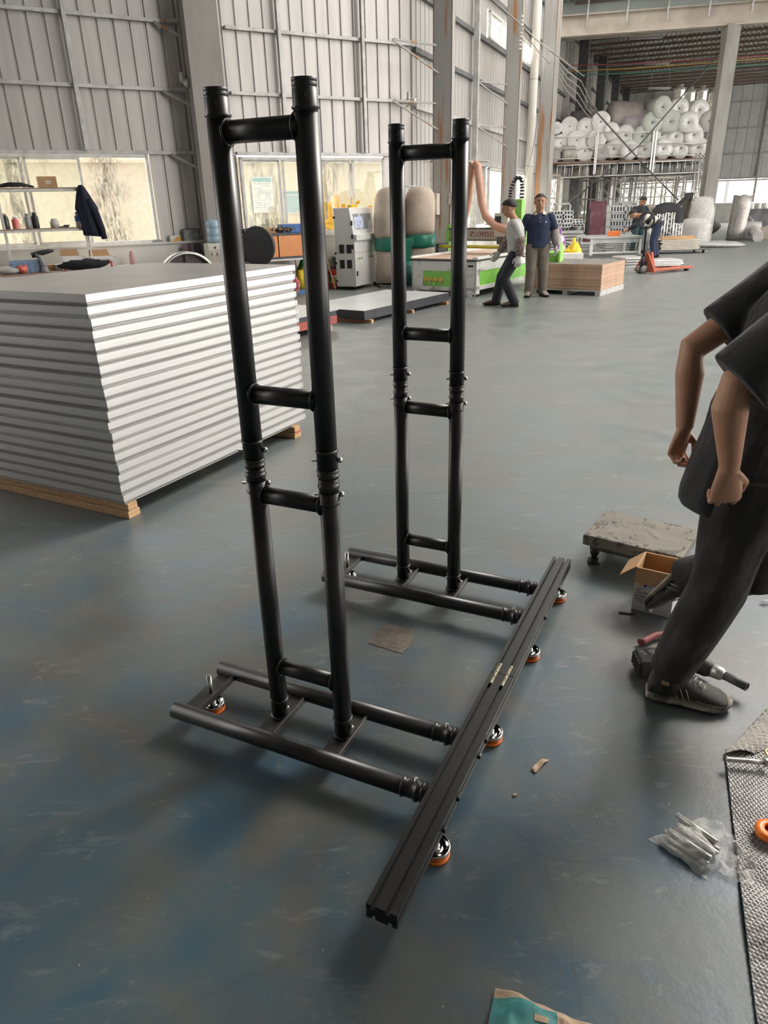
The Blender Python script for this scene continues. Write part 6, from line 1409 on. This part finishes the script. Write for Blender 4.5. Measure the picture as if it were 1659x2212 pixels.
# ================================================================ PEOPLE
def V(*a): return Vector(a)
def seg(mb, pts, rs, n=14, flat=1., up=None): return mb.path([Vector(p) for p in pts], rs, n, True, flat, True, up)
def hand_mb(mb, wr, d, n, side=1, s=1.0, curl=(.5, .5, .4), thumb=.5, spread=.05):
    """wr wrist, d towards the knuckles, n the way the palm faces; side picks the thumb side"""
    wr = Vector(wr); d = Vector(d).normalized(); n = Vector(n); n = (n-d*n.dot(d)).normalized(); t = d.cross(n)*side      # t = thumb side
    rings = []
    for l, w, h in ((-.02, .027, .021), (.0, .027, .020), (.03, .034, .019), (.06, .041, .018), (.085, .042, .015), (.096, .036, .011)):
        rings.append([wr+d*l*s+t*math.cos(a)*w*s+n*math.sin(a)*h*s for a in [2*PI*k/18 for k in range(18)]])
    mb.loft(rings)
    for i, (off, L3) in enumerate(((.031, (.042, .026, .020)), (.011, (.046, .030, .021)), (-.010, (.043, .028, .020)), (-.029, (.034, .021, .018)))):
        p = wr+d*.084*s+t*off*s; pts = [p-d*.02*s, p]; ang = 0; fd = (d+t*off*spread*10).normalized()
        for j, L in enumerate(L3):
            ang += curl[j]*(1+.12*math.sin(i*2.1)); dd = fd*math.cos(ang)+n*math.sin(ang); p = p+dd*L*s; pts.append(p)
        seg(mb, pts, [.0095*s, .0098*s, .0088*s, .0078*s, .0062*s], 10)
    p = wr+d*.022*s+t*.026*s; td = (d*.62+t*.62+n*.45).normalized(); p1 = p+td*.040*s; td2 = (d*(.9-.2*thumb)+t*(.35-.5*thumb)+n*.35*thumb).normalized(); p2 = p1+td2*.032*s; p3 = p2+(td2+n*.3*thumb-t*.1).normalized()*.024*s
    seg(mb, [p-td*.012*s, p, p1, p2, p3], [.012*s, .0135*s, .0115*s, .0098*s, .0075*s], 10)
    return mb
def head_parts(root_, c, fwd, upv, s=1., skin=None, hairm=None, body=None, short=True):
    """adds skull, jaw, nose and ears to the body mesh; hair, eyes, brows and mouth become parts"""
    fwd = Vector(fwd).normalized(); upv = Vector(upv); upv = (upv-fwd*upv.dot(fwd)).normalized(); r = fwd.cross(upv)
    M3 = Matrix((r, fwd, upv)).transposed(); c = Vector(c)
    P = lambda x, y, z: c+(r*x+fwd*y+upv*z)*s
    M4 = M3.to_4x4()
    body.ell(P(0, -.012, .035), (.076*s, .094*s, .085*s), 20, 14, M4)
    body.ell(P(0, .018, -.035), (.063*s, .072*s, .078*s), 18, 12, M4)
    body.ell(P(0, .050, -.082), (.030*s, .026*s, .022*s), 12, 8, M4)
    seg(body, [P(0, .080, .022), P(0, .098, -.006), P(0, .104, -.020)], [.007*s, .011*s, .013*s], 8)
    body.ell(P(0, .088, -.026), (.018*s, .012*s, .009*s), 10, 6, M4)
    body.ell(P(0, .080, -.056), (.024*s, .010*s, .008*s), 10, 6, M4)
    for sx in (-1, 1): body.ell(P(sx*.074, -.004, .0), (.008*s, .018*s, .030*s), 10, 8, M4); body.ell(P(sx*.035, .062, -.012), (.022*s, .018*s, .018*s), 10, 8, M4)
    hq = MB(); rings = []
    for i in range(13):
        t = .03+i/12*(PI*.60); ring = []
        for a in range(28):
            an = 2*PI*a/28; fx, fy = math.cos(an), math.sin(an); tt = t*(1-(.47*max(0, fy)**.7+.14*max(0, 1-abs(fy)*1.6)-.16*max(0, -fy))*min(1, i/6)+.035*noise.noise(V(fx*4, fy*4, i*.2)))
            q = P(math.sin(tt)*fx*.079, -.014+math.sin(tt)*fy*.098, .036+math.cos(tt)*.090); q += (q-c)*noise.noise(q*60)*.05; ring.append(q)
        rings.append(ring)
    hq.loft(rings[::-1], cap=True)
    put('hair', hq, hairm or M_['hair'], parent=root_)
    dkm = mat('eye_dark', (.02, .015, .012), .3); lip = mat('lips', (.32, .12, .09), .5)
    for sx in (-1, 1):
        e = MB(); e.ell(P(sx*.030, .0825, .012), (.0115*s, .005*s, .0042*s), 10, 6, M4); put('eye', e, dkm, parent=root_)
        b_ = MB(); seg(b_, [P(sx*.016, .084, .030), P(sx*.030, .083, .034), P(sx*.046, .074, .030)], [.003*s, .0035*s, .002*s], 6); put('eyebrow', b_, M_['hair'], parent=root_)
    m_ = MB(); seg(m_, [P(-.022, .0845, -.054), P(0, .0915, -.057), P(.022, .0845, -.054)], [.0022*s, .004*s, .0022*s], 6); put('mouth', m_, lip, parent=root_)
    return P
def torso_rings(pts, n=28, wr=0., seed=0):
    out = []
    for (cx, cy, cz, rx, ry, yaw) in pts:
        out.append([V(cx, cy, cz)+Matrix.Rotation(yaw, 3, 'Z') @ V(math.cos(a)*rx*(1+wr*noise.noise(V(math.cos(a)*3, math.sin(a)*3, cz*9+seed))), math.sin(a)*ry*(1+wr*noise.noise(V(math.cos(a)*3+9, math.sin(a)*3, cz*9+seed))), 0) for a in [2*PI*k/n for k in range(n)]])
    return out
def shoe(par, heel, toe, m_up, m_sole, s=1., upv=(0, 0, 1), lace=False, name='shoe', ht=.075):
    heel, toe = Vector(heel), Vector(toe); f = (toe-heel); L = f.length; f.normalize(); u = Vector(upv); u = (u-f*u.dot(f)).normalized(); r = f.cross(u)
    prof = [(0, .022, .05), (.03, .032, .078), (.12, .035, .090), (.28, .036, .100), (.42, .036, .082), (.58, .042, .066), (.75, .047, .054), (.88, .042, .044), (.96, .028, .034), (1.0, .012, .026)]
    k = ht/.075*s
    rings = [[heel+f*t*L+r*math.cos(a)*w*s+u*(.022*s+(h*k-.022*s)*(.5+.5*math.sin(a))) for a in [2*PI*j/20 for j in range(20)]] for t, w, h in prof]
    up_ = put(name, MB().loft(rings), m_up, parent=par)
    rs = [[heel+f*(t*L*1.03-.004)+r*math.cos(a)*(w*1.12+.002)*s+u*(.014+math.sin(a)*.014+(.014 if t > .93 else 0)+(.006 if t < .04 else 0))*s for a in [2*PI*j/20 for j in range(20)]] for t, w, h in prof]
    put('sole', MB().loft(rs), m_sole, parent=up_)
    if lace:
        q = MB()
        for j in range(5):
            t = .40+j*.062; h = (.105-.011*j)*k
            A = heel+f*t*L-r*.020*s+u*h*.93; B_ = heel+f*(t+.05)*L+r*.020*s+u*(h-.006)*.93
            seg(q, [A, (A+B_)/2+u*.006, B_], [.0022]*3, 6); A2 = heel+f*t*L+r*.020*s+u*h*.93; B2_ = heel+f*(t+.05)*L-r*.020*s+u*(h-.006)*.93; seg(q, [A2, (A2+B2_)/2+u*.006, B2_], [.0022]*3, 6)
        for sx in (-1, 1): A = heel+f*.40*L+u*.104*k; seg(q, [A, A+r*sx*.025+u*.012, A+r*sx*.045-u*.01+f*.02, A+r*sx*.02-f*.01], [.002]*4, 6)
        put('laces', q, mat('grey_laces', (.42, .41, .36), .8), parent=up_)
        pn = MB(); rr = [[heel+f*t*L+r*math.cos(a)*(w*s+.0015)+u*(.024*s+(h*k*.62-.022*s)*(.5+.5*math.sin(a))) for a in [2*PI*j/20 for j in range(20)]] for t, w, h in prof[5:]]
        pn.loft(rr); put('toe_guard', pn, mat('grey_suede', (.22, .21, .18), .8, 0, (.17, .16, .14), 30), parent=up_)
        st = MB()
        for j in range(3):
            for sx in (-1, 1):
                A = heel+f*(.30+.07*j)*L+r*sx*.0385*s+u*.062*k; B_ = heel+f*(.36+.07*j)*L+r*sx*.041*s+u*.030*k; seg(st, [A, B_], [.0018, .0018], 5)
        put('side_stripes', st, mat('pale_stripe', (.5, .49, .46), .7), parent=up_)
    return up_

# --- the walking person at the right edge
wk = root('person', 'person in loose black T-shirt and dark trousers striding past the carton at the right edge', 'person', (1.08, 1.96, 0))
IW = Matrix.Translation(-Vector(wk.location)); wskin = mat('arm_skin', (.60, .33, .21), .5, 0, (.54, .28, .175), 9, spec=.4)
bm_ = MB()
shN, elN, wrN = V(1.13, 1.78, 1.40), V(.915, 1.80, 1.185), V(.945, 1.80, .960)
seg(bm_, [shN, shN.lerp(elN, .5), elN+V(.01, 0, .015), elN+V(.004, 0, -.05), elN.lerp(wrN, .55), wrN+V(0, 0, .02), wrN], [.056, .050, .044, .047, .038, .028, .0265], 18)
hand_mb(bm_, wrN+V(0, 0, .008), (.05, -.02, -1), (.15, 1, 0), 1, 1.02, (.85, 1.35, .7), .9, .09)
shF, elF, wrF = V(1.20, 2.14, 1.42), V(.955, 2.16, 1.225), V(.950, 2.12, .985)
seg(bm_, [shF, shF.lerp(elF, .5), elF, elF.lerp(wrF, .3), elF.lerp(wrF, .65), wrF], [.052, .046, .042, .043, .035, .026], 18)
hand_mb(bm_, wrF, (-.15, .05, -1), (.5, -.85, 0), -1, .98, (.9, 1.2, .8), .8, .06)
# trunk, neck, head and legs of the same body (mostly clothed or outside the frame)
bm_.loft(torso_rings([(1.08, 1.96, .84, .11, .09, -.6), (1.09, 1.96, .95, .11, .09, -.6), (1.11, 1.96, 1.10, .105, .09, -.6), (1.165, 1.96, 1.30, .11, .09, -.6), (1.20, 1.96, 1.42, .09, .08, -.6), (1.24, 1.955, 1.49, .06, .06, 0)]))
seg(bm_, [(1.24, 1.955, 1.44), (1.27, 1.945, 1.56)], [.058, .055], 14)
hipN, knN, anN = V(1.07, 1.91, .90), V(1.065, 1.965, .49), V(.985, 2.035, .085)
hipF, knF, anF = V(1.13, 2.03, .90), V(1.24, 2.06, .50), V(1.13, 2.36, .335)
for h_, k_, a_ in ((hipN, knN, anN), (hipF, knF, anF)): seg(bm_, [h_, h_.lerp(k_, .5), k_, k_.lerp(a_, .35), a_], [.08, .07, .052, .05, .034], 14)
head_parts(wk, V(1.30, 1.93, 1.66)-Vector(wk.location), (.8, -.55, -.25), (0, 0, 1), 1.0, body=(hb := MB()))
bm_.xf(IW); bm_.add(hb.v, hb.f, True)
put('body', bm_, wskin, parent=wk, remesh=.0038, smooth=2)
shirt = mat('black_cotton', (.022, .022, .024), .85, 0, (.032, .032, .034), 6, sheen=.15, bump=.9, bscale=9, detail=2)
q = MB()
tr = [(1.075, 1.98, .775, .152, .150, -.6), (1.07, 1.98, .82, .158, .155, -.6), (1.08, 1.975, .95, .150, .15, -.6), (1.11, 1.97, 1.08, .145, .145, -.6), (1.16, 1.965, 1.22, .150, .155, -.6), (1.20, 1.96, 1.36, .16, .16, -.6), (1.225, 1.955, 1.46, .12, .12, -.6), (1.24, 1.95, 1.50, .06, .06, 0)]
q.loft(torso_rings(tr, 40, .16, 3))
seg(q, [shN+V(.04, .05, .02), shN, shN.lerp(elN, .45), shN.lerp(elN, .92)], [.085, .092, .095, .098], 24)
seg(q, [shF+V(0, -.05, .02), shF, shF.lerp(elF, .4), shF.lerp(elF, .72)], [.085, .082, .078, .078], 24)
put('shirt', q.xf(IW), shirt, parent=wk, remesh=.0075, smooth=4)
trm = mat('charcoal_trousers', (.024, .023, .022), .8, 0, (.040, .037, .034), 3.5, bump=.9, bscale=10, detail=2)
q = MB()
def pleg(h_, k_, a_, r, seed):
    pts = [h_+V(0, 0, .02)]+[h_.lerp(k_, t) for t in (.25, .5, .75)]+[k_]+[k_.lerp(a_, t) for t in (.25, .5, .75, .98)]; n_ = 26; rings = []
    for i, p in enumerate(pts):
        d = (pts[min(i+1, len(pts)-1)]-pts[max(0, i-1)]).normalized(); x = d.cross(V(0, 1, 0)).normalized(); y = d.cross(x)
        rings.append([p+x*math.cos(a)*r[i]*(1+.14*noise.noise(V(math.cos(a)*2, math.sin(a)*2, i*1.7+seed)))+y*math.sin(a)*r[i]*(1+.14*noise.noise(V(math.cos(a)*2, math.sin(a)*2+5, i*1.7+seed))) for a in [2*PI*k/n_ for k in range(n_)]])
    q.loft(rings)
pleg(hipN, knN, anN+V(0, 0, .035), (.110, .112, .104, .094, .088, .090, .084, .074, .066), 1)
pleg(hipF, knF, anF, (.110, .112, .106, .100, .095, .088, .078, .068, .060), 7)
q.ell(V(1.10, 1.97, .92), (.13, .13, .10), 20, 12)
put('trousers', q.xf(IW), trm, parent=wk, remesh=.008, smooth=3)
um, so = mat('charcoal_shoe_knit', (.045, .043, .040), .8, 0, (.07, .067, .06), 30), mat('dirty_pale_sole', (.40, .37, .29), .7, 0, (.10, .095, .085), 14, (.48, .6))
h0, t0 = fl(1402, 1512, 0), fl(1592, 1545, 0); ax = (t0-h0).normalized(); h0 += V(-.0, .03, 0)
shoe(wk, h0-Vector(wk.location), h0+ax*.275-Vector(wk.location), um, so, 1.12, lace=True, ht=.085)
shoe(wk, V(1.165, 2.395, .385)-Vector(wk.location), V(1.02, 2.42, .165)-Vector(wk.location), um, so, 1.08, upv=(.6, -.3, .6), lace=True, ht=.08)
put('sock', seg(MB(), [V(.985, 2.03, .05), V(.985, 2.035, .13)], [.046, .048], 18).xf(IW), mat('black_sock', (.014, .014, .014), .9), parent=wk)
p_ = V(.957, 1.987, .108); put('cuff_label', MB().cbox(p_-Vector(wk.location), (.026, .003, .016), (0, 0, -.6)), mat('tan_label', (.30, .20, .11), .8), parent=wk)

# --- general builder for the men further back (local frame: +Y ahead, +X to their right)
def man(label, loc, az, J, mats, s=1., gloves=None, sleeve=None, collar=None, hairm=None):
    rt_ = root('person', label, 'person', loc, R(-az)); b = MB()
    j = {k: Vector(v)*s for k, v in J.items() if k != 'sleeve'}
    up = (j['neck']-j['pel']).normalized()
    yaw = 0
    # trunk
    sp = [j['pel']+(j['neck']-j['pel'])*t for t in (-.08, .12, .4, .7, .9, 1.0)]
    def spine(mb, wx, wy, k=1.0, extra=0):
        x = V(1, 0, 0); y = up.cross(x).normalized(); rings = []
        for i, p in enumerate(sp): rings.append([p+x*math.cos(a)*wx[i]*s*k*(1+extra*noise.noise(V(math.cos(a)*2.5, math.sin(a)*2.5, i*1.3)))+y*math.sin(a)*wy[i]*s*k*(1+extra*noise.noise(V(math.cos(a)*2.5+4, math.sin(a)*2.5, i*1.3))) for a in [2*PI*q_/26 for q_ in range(26)]])
        mb.loft(rings)
    spine(b, (.13, .13, .12, .14, .11, .055), (.09, .09, .09, .095, .07, .05))
    seg(b, [j['neck']-up*.02, j['head']-up*.05*s+V(0, -.01, 0)], [.056*s, .050*s], 14)
    hfwd = j.get('look', V(0, 1, 0)); head_parts(rt_, j['head'], hfwd, V(0, 0, 1) if abs(hfwd.normalized().z) < .8 else up, s*1.12, body=b, hairm=hairm)
    for k in 'LR': seg(b, [j['sh'+k]-V(0, 0, .02), j['sh'+k].lerp(j['el'+k], .5), j['el'+k], j['el'+k].lerp(j['wr'+k], .4), j['wr'+k]], [.042*s, .043*s, .040*s, .038*s, .026*s], 12); seg(b, [j['hip'+k], j['kn'+k], j['an'+k]], [.075*s, .052*s, .036*s], 12)
    hd_ = MB()
    for k, sd in (('L', -1), ('R', 1)):
        d = (j['wr'+k]-j['el'+k]).normalized(); n_ = V(-sd, .15, 0) if abs(d.z) > .5 else V(0, 0, -1)
        tgt = hd_ if gloves else b; hand_mb(tgt, j['wr'+k], d, n_, -sd if False else sd, (1.12 if gloves else 1.)*s, (.45, .6, .5), .4)
    rt_.scale = (1.12, 1.12, 1.0)
    put('body', b, M_['skin'], parent=rt_, remesh=.008*s, smooth=1)
    if gloves:
        for k in 'LR':
            g_ = MB(); sd = -1 if k == 'L' else 1; d = (j['wr'+k]-j['el'+k]).normalized(); n_ = V(-sd, .15, 0) if abs(d.z) > .5 else V(0, 0, -1); hand_mb(g_, j['wr'+k], d, n_, sd, 1.2*s, (.45, .6, .5), .4); seg(g_, [j['wr'+k]-d*.05, j['wr'+k]], [.036*s, .034*s], 12); put('glove', g_, gloves, parent=rt_, remesh=.006, smooth=1)
    q = MB(); spine(q, (.17, .17, .165, .18, .145, .07), (.13, .13, .125, .13, .10, .065), 1.0, .12)
    fs = J.get('sleeve', 1.0)
    for k in 'LR':
        pts = [j['sh'+k]+V(0, 0, .030)*s, j['sh'+k]-V(0, 0, .03)*s, j['sh'+k].lerp(j['el'+k], .5), j['el'+k]]; rs = [.042*s, .070*s, .064*s, .060*s]
        if fs >= 1: pts += [j['el'+k].lerp(j['wr'+k], .5), j['el'+k].lerp(j['wr'+k], .95)]; rs += [.056*s, .044*s]
        else: pts = [j['sh'+k]+V(0, 0, .030)*s, j['sh'+k]-V(0, 0, .03)*s, j['sh'+k].lerp(j['el'+k], .45), j['sh'+k].lerp(j['el'+k], .85)]; rs = [.042*s, .070*s, .066*s, .068*s]
        seg(q, pts, rs, 16)
    put('shirt', q, mats['shirt'], parent=rt_, remesh=.011, smooth=3)
    if sleeve:
        for k in 'LR': g_ = MB(); seg(g_, [j['el'+k].lerp(j['sh'+k], .12), j['el'+k], j['el'+k].lerp(j['wr'+k], .5), j['el'+k].lerp(j['wr'+k], .98)], [.064*s, .069*s, .064*s, .042*s], 16); put('sleeve_cover', g_, sleeve, parent=rt_)
    if collar:
        g_ = MB(); x = V(1, 0, 0)
        for sx in (-1, 1): A = j['neck']+V(sx*.055, .0, .035)*s; B_ = j['neck']+V(sx*.035, .10, -.02)*s; C2 = j['neck']+V(sx*.085, .095, -.035)*s; D_ = j['neck']+V(sx*.095, .0, .0)*s; g_.add([A, B_, C2, D_], [(0, 1, 2, 3)])
        put('collar', g_, collar, parent=rt_, solid=.008)
    q = MB()
    for k in 'LR':
        h_, kn_, an_ = j['hip'+k], j['kn'+k], j['an'+k]; seg(q, [h_+V(0, 0, .03), h_.lerp(kn_, .5), kn_, kn_.lerp(an_, .5), an_+(an_-kn_)*.10], [.098*s, .093*s, .080*s, .074*s, .070*s], 18)
    q.ell((j['hipL']+j['hipR'])/2+V(0, 0, .04), (.155*s, .12*s, .11*s), 18, 12)
    put('trousers', q, mats['trousers'], parent=rt_, remesh=.011, smooth=2)
    for k in 'LR':
        f = J.get('ft'+k); an_ = j['an'+k]; dirv = Vector(f) if f else V(0, 1, 0); dirv = dirv.normalized(); he = an_-dirv*.07*s-V(0, 0, .085*s); to = he+dirv*.27*s
        if min(he.z, to.z) < 0: dz = -min(he.z, to.z); he.z += dz; to.z += dz
        shoe(rt_, he, to, mats['shoe'], mats.get('sole', M_['dark']), s, name='boot', ht=.10)
    return rt_, j
std = dict(pel=(0, 0, .86), neck=(0, 0, 1.37), head=(0, .03, 1.52), shL=(-.17, 0, 1.33), shR=(.17, 0, 1.33), hipL=(-.085, 0, .84), hipR=(.085, 0, .84))
boot = mat('brown_boots', (.20, .12, .08), .7, 0, (.15, .09, .06), 12)
gl_w = mat('white_gloves', (.74, .72, .68), .9)
P0 = fl(1108, 662); J = dict(std, neck=(0, .05, 1.35), head=(0, .13, 1.50), look=(.0, 1, -.42), shL=(-.16, .05, 1.31), shR=(.16, .03, 1.31), elL=(-.20, -.06, 1.04), elR=(.20, .12, 1.06), wrL=(-.20, -.04, .80), wrR=(.18, .26, .84),
    knL=(-.09, .16, .46), anL=(-.09, .00, .09), knR=(.09, .20, .47), anR=(.09, .27, .09), hipL=(-.085, 0, .83), hipR=(.085, 0, .83), ftL=(0, 1, 0), ftR=(0, 1, -.0))
man('man in light grey sweatshirt and white gloves walking left past the machine table', (P0.x+.02, P0.y, 0), -78, J, dict(shirt=mat('light_grey_sweat', (.50, .50, .47), .9, 0, (.42, .42, .40), 8), trousers=mat('black_denim', (.015, .017, .024), .8, 0, (.025, .027, .035), 8), shoe=boot), 1.03, gloves=gl_w, sleeve=mat('patterned_sleeve', (.34, .27, .23), .9, 0, (.14, .10, .09), 45, (.45, .55)))
P0 = fl(1163, 640); J = dict(std, look=(.08, 1, -.02), head=(.0, .01, 1.53), elL=(-.25, -.02, 1.07), elR=(.25, -.03, 1.07), wrL=(-.27, .04, .84), wrR=(.26, .03, .84), knL=(-.10, .03, .46), anL=(-.12, -.03, .09), knR=(.09, .05, .46), anR=(.10, .0, .09), ftL=(-.3, 1, 0), ftR=(.3, 1, 0), sleeve=.5)
rt_, jj = man('man in navy polo shirt with cream collar facing the camera by the machine table', (P0.x-.07, P0.y, 0), 184, J, dict(shirt=mat('navy_polo', (.018, .026, .065), .85, 0, (.024, .032, .075), 8), trousers=mat('khaki_trousers', (.20, .17, .14), .9, 0, (.15, .125, .10), 5), shoe=mat('dusty_shoes', (.28, .25, .22), .8)), 1.06, gloves=mat('grey_gloves', (.36, .34, .30), .9), sleeve=mat('grey_sleeve_cover', (.34, .30, .28), .9, 0, (.25, .22, .21), 20), collar=mat('cream_collar', (.62, .55, .42), .8))
put('badge', MB().ell((-.09, .155, 1.30), (.014, .004, .018), 10, 8), mat('badge_silver', (.6, .6, .62), .4), parent=rt_)
for z in (1.30, 1.37): put('button', MB().ell((.0, .158 if z < 1.35 else .13, z), (.007, .004, .007), 8, 6), whitep, parent=rt_)
P0 = at(1412, 548, 22.3); J = dict(pel=(0, -.05, .88), neck=(0, .42, 1.16), head=(0, .60, 1.17), look=(0, .6, -.8), shL=(-.17, .38, 1.13), shR=(.17, .38, 1.13), elL=(-.20, .50, .88), elR=(.20, .52, .88), wrL=(-.10, .68, .78), wrR=(.12, .70, .80), hipL=(-.085, -.02, .86), hipR=(.085, -.02, .86), knL=(-.10, .06, .46), anL=(-.10, 0, .09), knR=(.10, .02, .46), anR=(.10, -.06, .09), ftL=(0, 1, 0), ftR=(0, 1, 0))
rt_, jj = man('man bending over the worktable in dark top with cream panels', (P0.x, 22.3, 0), -68, J, dict(shirt=mat('dark_top', (.03, .032, .045), .85, 0, (.02, .02, .03), 8), trousers=mat('navy_work_trousers', (.025, .035, .075), .85, 0, (.03, .04, .08), 6), shoe=M_['dark']), 1.03)
cp = mat('cream_panel', (.66, .60, .50), .85)
up_ = (jj['neck']-jj['pel']).normalized(); yy = up_.cross(V(1, 0, 0)).normalized()
for t0_, t1_ in ((.22, .42), (.62, .78)):
    g_ = MB(); rings = []
    for t in (t0_, (t0_+t1_)/2, t1_):
        p = jj['pel']+(jj['neck']-jj['pel'])*t; wx, wy = .178+.012*t, .142; rings.append([p+V(1, 0, 0)*math.cos(a)*wx*1.03+yy*math.sin(a)*wy*1.03 for a in [2*PI*q_/26 for q_ in range(26)]])
    put('cream_panel', g_.loft(rings, cap=False), cp, parent=rt_, solid=.004)
P0 = at(1372, 548, 24.75); J = dict(std, look=(-.25, .8, -.65), head=(-.02, .07, 1.49), elL=(-.26, .08, 1.06), elR=(.24, .10, 1.08), wrL=(-.12, .28, .98), wrR=(.04, .30, 1.0), knL=(-.10, .03, .46), anL=(-.12, 0, .09), knR=(.10, .05, .46), anR=(.12, .0, .09), ftL=(0, 1, 0), ftR=(0, 1, 0), sleeve=.5)
man('man in black T-shirt with gloves looking down behind the worktable', (P0.x, 24.75, 0), 165, J, dict(shirt=mat('black_tee', (.018, .020, .028), .85), trousers=mat('dark_teal_trousers', (.03, .06, .075), .85), shoe=M_['dark']), 1.04, gloves=gl_w)
